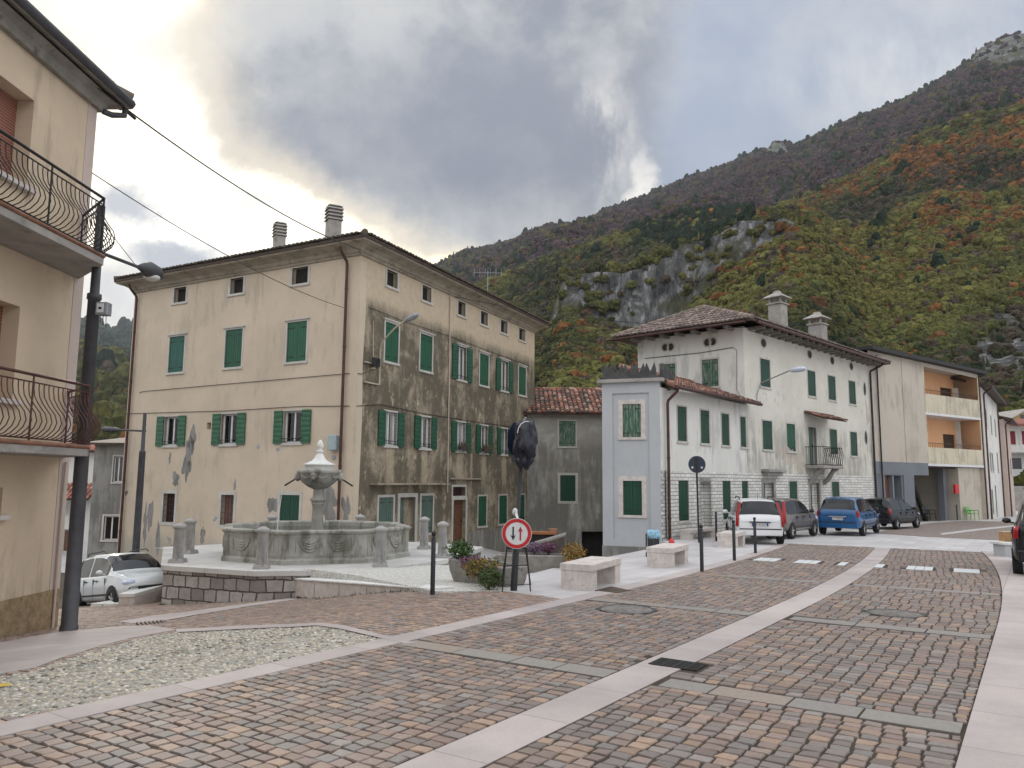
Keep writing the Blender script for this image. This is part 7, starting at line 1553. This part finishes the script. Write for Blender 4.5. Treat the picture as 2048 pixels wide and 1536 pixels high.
# sloping stair parapet behind the troughs with planks on it
SW = thing('stair_parapet', 'dark sloping stone parapet behind the long trough beside the garage opening', 'parapet', tuple(at(1095, 1100, 23.0)))
A_, B_ = at(1050, 1092, 22.6), at(1128, 1069, 23.8); m_ = MB(); w_ = np.array([.1, .9, 0]); m_.hexa([(A_[0], A_[1], -2.4), (B_[0], B_[1], -2.4), (B_[0] + .1, B_[1] + .9, -2.4), (A_[0] + .1, A_[1] + .9, -2.4), tuple(A_ - (0, 0, .06)), tuple(B_ - (0, 0, .06)), tuple(B_ + w_ - (0, 0, .06)), tuple(A_ + w_ - (0, 0, .06))]); m_.build('wall', MA['dark_brown_int'], SW)
m_ = MB(); e = (B_ - A_) * .03; m_.hexa([tuple(p - (0, 0, .06)) for p in (A_ - e, B_ + e, B_ + e + w_, A_ - e + w_)] + [tuple(p) for p in (A_ - e, B_ + e, B_ + e + w_, A_ - e + w_)]); m_.build('coping', MA['trough_stone'], SW)
WP = thing('wooden_planks', 'small stack of brown wooden planks lying behind the sloping parapet', 'planks', tuple(at(1082, 1068, 26))); q = at(1082, 1066, 26); m_ = MB(); m_.box(q[0] - .5, q[0] + .45, q[1], q[1] + .5, q[2] - .9, q[2] - .04); m_.build('support', MA['dark'], WP)
m_ = MB(); m_.box(q[0] - .62, q[0] + .5, q[1] - .1, q[1] + .5, q[2] - .04, q[2] + .03); m_.build('plank', plain('orange_wood', (.26, .10, .03), .7), WP); m_ = MB(); m_.box(q[0] + .25, q[0] + .55, q[1], q[1] + .4, q[2] + .03, q[2] + .13); m_.build('plank', MA['slab_brown'], WP)
# chairs under the balconies
def chair(lab, q, mat, s=1., rz=0.):
    o = thing('plastic_chair', lab, 'chair', tuple(q), rz); 
    m_ = MB(); m_.box(-.25, .25, -.25, .22, .40, .44); m_.build('seat', mat, o, local=True, bevel=.01); m_ = MB(); m_.hexa([(-.26, .22, .44), (.26, .22, .44), (.26, .26, .44), (-.26, .26, .44), (-.24, .32, .85), (.24, .32, .85), (.24, .36, .85), (-.24, .36, .85)]); m_.build('backrest', mat, o, local=True, bevel=.01)
    for x in (-.27, .27):
        m_ = MB(); m_.box(x - .03, x + .03, -.25, .30, .62, .66); m_.build('armrest', mat, o, local=True)
        for yy in (-.24, .24): m_ = MB(); m_.tube([(x * 1.1, yy * 1.1, 0), (x, yy, .64 if yy < 0 else .6)], .025, 6); m_.build('leg', mat, o, local=True)
q = DR.w(10.9, -.62, .25); chair('bright green plastic armchair under the orange balconies', q, plain('green_plastic', (.10, .36, .06), .4), rz=math.atan2(DR.d[1], DR.d[0])); q = DR.w(8.2, -.62, -1.2); chair('dark armchair in the shade beside the slanting beam', q, MA['black_plastic'], rz=.2)
# things by the right edge
q = hit(2011, 1117); WB = thing('stone_bench', 'pale grey stone bench with a white top behind the black car at the right edge', 'bench', tuple(q), R(0), 'pale stone slab benches')
for x0, x1 in ((0.02, .9),): m_ = MB(); m_.box(x0, x1, .02, .55, -.1, .36); m_.build('leg', MA['stucco_blue_grey'], WB, local=True, bevel=.01)
m_ = MB(); m_.box(-.04, 1.6, -.02, .60, .36, .43); m_.build('seat', MA['pale_stone'], WB, local=True, bevel=.01)
m_ = MB(); m_.box(1.3, 1.58, .02, .55, -.1, .36); m_.build('leg', MA['stucco_blue_grey'], WB, local=True, bevel=.01)
zq = q[2] + .43
cb = thing('cardboard_box', 'small orange brown cardboard box standing on the bench at the right edge', 'box', (q[0] + .35, q[1] + .3, zq)); m_ = MB(); m_.box(-.16, .14, 0, .24, .0, .26); m_.build('carton', plain('cardboard', (.38, .22, .10), .8), cb, local=True, bevel=.01); m_ = MB(); m_.box(-.17, .15, -.01, .25, .26, .27); m_.build('lid', plain('pale_cardboard', (.5, .42, .30), .8), cb, local=True)
db = thing('dark_bag', 'small dark bag with pale top beside the cardboard box on the bench', 'bag', (q[0] + .38, q[1] + .08, zq)); m_ = MB(); m_.blob((.02, 0, .08), .14, .09, .09, 3, .2); m_.build('bag', MA['black_plastic'], db, local=True); m_ = MB(); m_.blob((.02, 0, .18), .08, .07, .05, 4, .2); m_.build('wrap', plain('cream_cloth', (.6, .55, .4), .9), db, local=True)
# covers and grates in the paving
def cover(c, r, lab, n=28, lift=.026, ln=8):
    o = thing('manhole_cover', lab, 'manhole cover', (c[0], c[1], float(S(*c)))); m_ = MB(); m_.lathe([(r + .06, -.02), (r + .06, lift), (r + .02, lift), (r + .02, lift - .006)], (c[0], c[1], float(S(*c))), n, smooth=False); m_.build('frame', MA['steel_grey'], o)
    m_ = MB(); m_.lathe([(r + .015, -.02), (r + .015, lift - .004)], (c[0], c[1], float(S(*c))), n, smooth=False)
    for k in range(-ln, ln + 1):
        x = k * r / (ln + 1); h_ = math.sqrt(max(0, r * r - x * x)) * .93; m_.box(c[0] + x - .012, c[0] + x + .012, c[1] - h_, c[1] + h_, float(S(*c)) + lift - .006, float(S(*c)) + lift + .002)
    m_.build('lid', plain('cast_iron_cover', (.19, .175, .16), .7, .0, .3, 9), o)
cover(MANH[0][0], .36, 'round cast iron manhole cover near the left road edge'); cover(MANH[1][0], .33, 'round manhole cover in the right hand half of the cobbled road')
gr = UV(7.62, -3.1); DG = thing('drain_grate', 'black iron drain grate crossing the pink granite band in the foreground', 'drain grate', (*gr, float(S(*gr)) + .024), STREET_ANG)
m_ = MB(); m_.box(-.17, .17, -.25, .25, -.03, -.010); m_.build('pit', MA['dark'], DG, local=True)
m_ = MB()
for k in range(7): m_.box(-.17 + k * .05, -.145 + k * .05, -.25, .25, -.010, .006)
for k in range(5): m_.box(-.17, .155, -.25 + k * .12, -.23 + k * .12, -.009, .004)
m_.build('grate', MA['iron'], DG, local=True)
for (px, py, w, h, lb) in ((305, 1250, .42, .42, 'small square drain grate in the lane beside the pebble bed'), (620, 1196, .5, .4, 'brown drain grate at the foot of the kerb wall')):
    q = hit(px, py, SL); o = thing('drain_grate', lb, 'drain grate', tuple(q + (0, 0, .03)), .6); m_ = MB(); m_.box(-w / 2, w / 2, -h / 2, h / 2, -.03, -.01); m_.build('pit', MA['dark'], o, local=True); m_ = MB()
    for k in range(7): m_.box(-w / 2 + k * w / 7, -w / 2 + k * w / 7 + .03, -h / 2, h / 2, -.012, .004)
    m_.build('grate', MA['copper_brown'], o, local=True)
q = hit(8, 1378, SL); LF = MB(); LF.add([(q[0] - .09, q[1] - .01, q[2] + .03), (q[0] - .02, q[1] + .04, q[2] + .045), (q[0] + .07, q[1] + .01, q[2] + .035), (q[0] - .01, q[1] - .045, q[2] + .03)], [(0, 3, 2, 1)]); LF.build('fallen_leaf', plain('yellow_leaf', (.55, .40, .06), .7), label='single yellow fallen leaf on the pebbles at the left edge', cat='leaf')
# tufts of weeds along the wall foot
m_ = MB()
for k in range(420):
    t_ = random.random(); a = Ra[:2] + (PLp[0] - Ra[:2]) * t_ if k % 3 else Ra[:2] + (Rb[:2] - Ra[:2]) * t_; a = a + np.array([random.gauss(0, .04), random.gauss(-.06, .04)]); z_ = float(SL(*a)) + .015; s = random.uniform(.02, .07); b = random.uniform(0, 3.1)
    m_.add([(a[0] - .012 * math.cos(b), a[1] - .012 * math.sin(b), z_), (a[0] + .012 * math.cos(b), a[1] + .012 * math.sin(b), z_), (a[0] + random.gauss(0, .03), a[1] + random.gauss(0, .02), z_ + s)], [(0, 1, 2)], 0, None, random.choice([(.06, .10, .02), (.09, .13, .03), (.04, .07, .02)]))
m_.build('wall_foot_weeds', MA['leaf'], kind='stuff', label='green weeds sprouting along the foot of the stone walls', cat='weeds')
# ------------------------------------------------------------------ cars
def car(label, col, loc, rz, L=3.6, W=1.6, H=1.52, pitch=0., style='hatch', wheel=.29, rails=False, tall_lights=False, plate=None, paint_name='paint', facing=1, glassc='glass', lights='red', hub=None):
    C = thing('parked_car', label, 'car', tuple(loc), rz); ORG[C.name] = (np.zeros(3), 0.); C.rotation_euler = (0, -pitch, rz)
    PM = car_paint(paint_name, col); hood = .64 * H if style != 'mono' else .66 * H; belt = .60 * H
    # stations: x/L from rear, floor, belt, top, half width low, half width at belt, half width roof
    w = W / 2
    K_ = {'hatch': [(0.0, .34, .50, .50, .80, .78, .74), (.004, .27, .60, .61, .90, .88, .80), (.02, .22, .62, .66, .93, .90, .76), (.045, .20, .62, .80, .955, .92, .73), (.09, .19, .615, .945, .985, .94, .70), (.14, .18, .61, .975, 1, .955, .71), (.32, .17, .605, 1.0, 1, .96, .72), (.50, .17, .60, .985, 1, .96, .72), (.60, .17, .60, .935, 1, .96, .71), (.68, .17, .605, .83, 1, .955, .78), (.755, .17, .61, .665, 1, .94, .80), (.80, .18, .60, .63, 1, .93, .80), (.90, .19, .56, .585, .98, .90, .74), (.965, .21, .50, .525, .92, .84, .66), (.99, .25, .44, .45, .84, .78, .60), (1.0, .30, .38, .385, .74, .70, .55)],
          'mono': [(0.0, .34, .52, .52, .80, .78, .74), (.004, .27, .62, .63, .90, .88, .80), (.015, .22, .63, .68, .93, .90, .78), (.035, .20, .63, .80, .955, .93, .74), (.075, .19, .625, .94, .985, .945, .71), (.13, .18, .62, .98, 1, .955, .72), (.32, .17, .615, 1.0, 1, .96, .73), (.50, .17, .61, .98, 1, .96, .73), (.62, .17, .61, .92, 1, .96, .78), (.72, .17, .615, .78, 1, .955, .79), (.80, .17, .61, .655, 1, .94, .80), (.85, .18, .59, .61, 1, .93, .80), (.93, .20, .53, .555, .97, .88, .74), (.975, .22, .46, .475, .90, .82, .66), (1.0, .30, .38, .385, .76, .72, .58)]}[style if style in ('hatch', 'mono') else 'hatch']
    xs = np.array([k[0] for k in K_]); KK = np.array([k[1:] for k in K_]); xi = np.unique(np.concatenate([xs, np.linspace(0, 1, 41)])); V = np.stack([np.interp(xi, xs, KK[:, j]) for j in range(6)], 1)
    def ringpt(x, v):
        z0, zb, zt, wl, wb, wr = v; z0, zb, zt = z0 * H, zb * H, zt * H; wl, wb, wr = wl * w, wb * w, wr * w; h = max(zt - zb, .001); wr = min(wr, wb) if h > .12 * H else wb * .97 - (wb * .97 - wr) * min(1, h / (.12 * H))
        P_ = [(0, z0), (wl * .86, z0), (wl * .975, z0 + .05), (wl, z0 + .14), (wl, z0 + (zb - z0) * .6), (wb * .995, zb - .05), (wb * .975, zb)]
        P_ += [(wb * .955 + (wr - wb * .955) * t_, zb + .01 + (h - .05 * min(1, h / .3)) * t_ * .985) for t_ in (.0, .33, .66, .92)]
        P_ += [(wr * .90, zt - .012), (wr * .5, zt + .005), (0, zt + .012)]
        return P_
    R_ = [ringpt(x, v) for x, v in zip(xi, V)]; nr = len(R_[0]); X_ = (xi - .5) * L
    def pt(i, j, s, off=0.):
        yy, zz = R_[i][j]; return Vector((X_[i], s * yy, zz))
    cats = {'body': MB(), 'side_glass': MB(), 'rear_glass': MB(), 'windscreen': MB()}
    body = cats['body']
    for i in range(len(xi) - 1):
        xm = (xi[i] + xi[i + 1]) / 2; zt_, zb_ = (V[i, 2] + V[i + 1, 2]) / 2, (V[i, 1] + V[i + 1, 1]) / 2
        for s in (1, -1):
            for j in range(nr - 1):
                q = [pt(i, j, s), pt(i + 1, j, s), pt(i + 1, j + 1, s), pt(i, j + 1, s)]
                if s < 0: q = q[::-1]
                body.add(q, [(0, 1, 2, 3)], 0, None, None, True)
                n = (q[1] - q[0]).cross(q[3] - q[0]); n = n.normalized() if n.length > 0 else Vector((0, 0, 1))
                if n.dot(Vector((0, s, 0)) + Vector((0, 0, .5))) < 0: n = -n
                x_w0, x_w1 = (.56, .74) if style == 'hatch' else (.56, .79)
                tgt = None
                if 7 <= j <= 9 and zt_ - zb_ > .10 and .10 < xm < x_w1 - .03 and not (abs(xm - .36) < .012) and not (style == 'mono' and abs(xm - .62) < .01):
                    tgt = 'side_glass'
                if 10 <= j and x_w0 + .02 < xm < x_w1 and zt_ - zb_ > .02: tgt = 'windscreen'
                if 10 <= j and .012 < xm < (.088 if style == 'hatch' else .072): tgt = 'rear_glass'
                if tgt:
                    nn = n
                    if tgt == 'rear_glass': nn = Vector((-.9, 0, .45))
                    if tgt == 'windscreen': nn = Vector((.5, 0, .85))
                    cats[tgt].add([p + nn * .008 for p in q], [(0, 1, 2, 3)], 0, None, None, True)
    for i, sg in ((0, 1), (len(xi) - 1, -1)):
        ring_ = [pt(i, j, 1) for j in range(nr)] + [pt(i, j, -1) for j in range(nr - 2, 0, -1)]
        body.add(ring_, [tuple(range(len(ring_)))[::-sg]])
    B_ = body.build('body', PM, C, local=True)
    import bmesh as _b
    bm = _b.new(); bm.from_mesh(B_.data); _b.ops.remove_doubles(bm, verts=bm.verts, dist=.0005); _b.ops.recalc_face_normals(bm, faces=bm.faces); bm.to_mesh(B_.data); bm.free()
    for k in ('side_glass', 'rear_glass', 'windscreen'):
        if cats[k].f:
            g = cats[k].build(k, MA['car_glass'], C, local=True); bm = _b.new(); bm.from_mesh(g.data); _b.ops.remove_doubles(bm, verts=bm.verts, dist=.002); _b.ops.recalc_face_normals(bm, faces=bm.faces); bm.to_mesh(g.data); bm.free()
    # wheels and arches
    for xa in (.175, .815):
        for s in (1, -1):
            x = (xa - .5) * L; m_ = MB(); n = 24
            arch = [(x + (wheel + .055) * math.cos(math.pi * k / n), s * (w + .004), wheel + (wheel + .055) * math.sin(math.pi * k / n)) for k in range(n + 1)] + [(x - (wheel + .055), s * (w + .004), .17 * H), (x + (wheel + .055), s * (w + .004), .17 * H)]
            m_.add(arch, [tuple(range(len(arch)))[::s]]); m_.build('wheel_arch', MA['black_plastic'], C, local=True)
            m_ = MB(); pr_ = [(wheel * .60, .0), (wheel * .95, .0), (wheel, .03), (wheel, .15), (wheel * .95, .19), (wheel * .6, .19)]
            vs = []; 
            for r_, d_ in pr_:
                for k in range(n): a = 2 * math.pi * k / n; vs.append((x + r_ * math.cos(a), s * (w - .165 + d_), wheel + r_ * math.sin(a)))
            m_.add(vs, [(i * n + k, i * n + (k + 1) % n, (i + 1) * n + (k + 1) % n, (i + 1) * n + k) for i in range(5) for k in range(n)], 0, None, None, True); m_.add(vs[:n], [tuple(range(n))]); wo = m_.build('wheel', MA['black_rubber'], C, local=True)
            m_ = MB(); vs = [(x, s * (w + .012), wheel)]
            for k in range(30):
                a = 2 * math.pi * k / 30; rr_ = wheel * (.62 if (k // 3) % 2 == 0 else .60); vs.append((x + rr_ * math.cos(a), s * (w + .010 if (k // 3) % 2 == 0 else w - .02), wheel + rr_ * math.sin(a)))
            m_.add(vs, [(0, 1 + k, 1 + (k + 1) % 30) for k in range(30)]); m_.build('rim', MA['rim'], wo, local=True)
    # lights, bumpers, plates, mirrors, handles
    for s in (1, -1):
        zl0, zl1 = (.40, .93) if tall_lights else (.50, .66)
        m_ = MB(); Ps = []
        zz = np.linspace(zl0, zl1, 8)
        def rear_x(z):
            return np.interp(z, [V[i, 2] for i in range(1, 8)], [X_[i] for i in range(1, 8)]) if z > V[1, 2] else X_[0] + .0
        for z in zz:
            xr = float(rear_x(z)) - .012; ww = np.interp(z, [.3, .6, 1.0], [.98, .95, .77]) * w; Ps.append((xr, ww, z * H))
        wd = .08
        vs = []
        for (xr, ww, z) in Ps: vs += [(xr - .004, s * (ww - wd), z), (xr - .006, s * (ww - .02), z), (xr + .05, s * (ww + .012), z), (xr + .11, s * (ww + .010), z)]
        m_.add(vs, [(4 * i + a, 4 * i + a + 1, 4 * i + a + 5, 4 * i + a + 4) for i in range(7) for a in range(3)], 0, None, None, True); m_.build('tail_light', MA['red_light'], C, local=True)
        m_ = MB(); xf = .5 * L; m_.blob((xf - .17 * L / 3.6, s * w * .70, .455 * H), .17, .17 * 1.1, .085, 1, 0); m_.build('headlight', MA['light_lens'], C, local=True)
        m_ = MB(); xm = (.665 - .5) * L; m_.blob((xm, s * (w + .10), belt + .10), .06, .10, .07, 1, 0); m_.tube([(xm, s * w * .93, belt + .04), (xm, s * (w + .06), belt + .07)], .02, 6); m_.build('mirror', PM if sum(col) > .6 else MA['black_plastic'], C, local=True)
        for xh in (.36, .56):
            m_ = MB(); m_.box((xh - .52) * L - .08, (xh - .52) * L + .06, s * w - .012 * s, s * w + .022 * s, belt - .13, belt - .10); m_.build('door_handle', MA['black_plastic'], C, local=True)
        m_ = MB()
        for xd in (.30, .475, .69): m_.box((xd - .5) * L - .005, (xd - .5) * L + .005, min(s * w * .97, s * (w + .003)), max(s * w * .97, s * (w + .003)), .24 * H, belt - .06)
        m_.build('door_gap', MA['black_plastic'], C, local=True)
        m_ = MB(); m_.box(-.28 * L, .26 * L, min(s * w, s * (w + .012)), max(s * w, s * (w + .012)), .27 * H, .30 * H); m_.build('side_moulding', MA['black_plastic'], C, local=True)
        if rails: m_ = MB(); m_.tube([(-.30 * L, s * w * .70, .985 * H), (-.27 * L, s * w * .70, H + .05), (.02 * L, s * w * .70, H + .06), (.06 * L, s * w * .70, .99 * H)], .018, 6); m_.build('roof_rail', MA['black_plastic'] if sum(col) > 2 or True else PM, C, local=True)
    m_ = MB(); m_.box(-.5 * L - .045, -.5 * L + .10, -w * .90, w * .90, .20 * H, .36 * H); m_.build('rear_bumper', PM, C, local=True, bevel=.04)
    m_ = MB(); m_.box(-.5 * L - .052, -.5 * L - .044, -w * .86, w * .86, .335 * H, .36 * H); m_.build('bumper_strip', MA['black_plastic'], C, local=True)
    m_ = MB(); m_.box(.5 * L - .08, .5 * L + .03, -w * .78, w * .78, .18 * H, .33 * H); m_.build('front_bumper', PM, C, local=True, bevel=.04)
    m_ = MB(); m_.box(.5 * L - .03, .5 * L + .012, -w * .5, w * .5, .30 * H, .385 * H); m_.build('grille', MA['black_plastic'], C, local=True, bevel=.01)
    m_ = MB(); m_.box(-.5 * L - .03, -.5 * L - .012, -.26, .26, .41 * H, .475 * H); pl = m_.build('number_plate', MA['white_paint'], C, local=True)
    m_ = MB(); m_.box(-.5 * L - .034, -.5 * L - .031, .215, .26, .41 * H, .475 * H); m_.box(-.5 * L - .034, -.5 * L - .031, -.26, -.215, .41 * H, .475 * H); m_.build('plate_band', plain('plate_blue', (.01, .04, .25), .5), pl, local=True)
    if plate:
        cu = bpy.data.curves.new('plate_text', 'FONT'); cu.body = plate; cu.size = .095; cu.align_x = 'CENTER'; cu.align_y = 'CENTER'; cu.extrude = .001
        to = bpy.data.objects.new('tmp', cu); COL.objects.link(to); dg = bpy.context.evaluated_depsgraph_get(); me = bpy.data.meshes.new_from_object(to.evaluated_get(dg)); COL.objects.unlink(to); bpy.data.objects.remove(to)
        me.transform(Matrix.Translation((-.5 * L - .034, 0, .4425 * H)) @ Matrix(((0, 0, -1, 0), (-1, 0, 0, 0), (0, 1, 0, 0), (0, 0, 0, 1)))); me.materials.clear(); me.materials.append(MA['black_plastic']); o = bpy.data.objects.new('plate_text', me); COL.objects.link(o); o.parent = pl; ORG[o.name] = ORG[C.name]
    m_ = MB(); m_.box(-.5 * L - .05, -.5 * L - .01, -.34, .34, .485 * H, .51 * H); m_.build('plate_trim', MA['black_plastic'] if sum(col) > 1 else MA['rim'], C, local=True, bevel=.008)
    if True: m_ = MB(); m_.tube([(-.36 * L, 0, H * .99), (-.42 * L, 0, H + .16)], .006, 5); m_.build('aerial', MA['iron'], C, local=True)
    return C
t = NT('car_glass'); MA['car_glass'] = t.fin((.012, .014, .016), .10, spec=.45)
def place(wx, wy, wz, ang, L, W, ax, side):     # car origin from one wheel's contact point; ax .175 rear / .815 front; side +1 left, -1 right
    c, s = math.cos(ang), math.sin(ang); lx, ly = (ax - .5) * L, side * (W / 2 - .08); return (wx - (lx * c - ly * s), wy - (lx * s + ly * c), wz)
q = hit(1560, 1089); car('white small hatchback with tall red tail lights seen from behind by the farthest bench', (.74, .75, .76), place(q[0], q[1], q[2] + .015, R(80), 3.54, 1.58, .175, -1), R(80), 3.54, 1.58, 1.50, style='hatch', rails=True, tall_lights=True, plate='CX 415DP', paint_name='white_paint_car')
q = at(1582, 1074, 29.3); z_ = float(S(0, 29.5)) + .015; car('brownish grey hatchback half hidden behind the white hatchback', (.125, .11, .098), place(q[0], q[1], z_, R(50), 3.75, 1.62, .175, -1), R(50), 3.75, 1.62, 1.50, style='hatch', tall_lights=True, paint_name='taupe_paint')
q = at(1725, 1062, 31.7); z_ = float(S(0, 31.7)) + .015; car('bright blue compact people carrier parked beside the white house door', (.008, .085, .235), place(q[0], q[1], z_, R(54), 4.08, 1.69, .175, -1), R(54), 4.08, 1.69, 1.55, style='mono', plate='CT 098AN', paint_name='blue_paint')
q = at(1792, 1050, 37.3); z_ = float(S(0, 37.3)) + .015; car('black hatchback parked in front of the blue grey ground floor', (.010, .011, .016), place(q[0], q[1], z_, R(43), 3.95, 1.70, .175, -1), R(43), 3.95, 1.70, 1.48, style='hatch', paint_name='black_paint')
q = hit(2036, 1151); car('dark black car cut off by the right edge of the view', (.012, .012, .014), place(q[0] + .02, q[1], q[2] + .02, R(57), 4.3, 1.8, .175, 1), R(57), 4.3, 1.8, 1.62, style='mono', paint_name='black_paint_edge')
car('silver white small crossover nosing uphill behind the dark lamp post', (.62, .66, .68), place(-12.5, 23.0, -2.02, R(-41), 3.7, 1.66, .175, -1), R(-41), 3.7, 1.66, 1.60, pitch=R(7.5), style='hatch', rails=True, wheel=.32, paint_name='silver_paint')
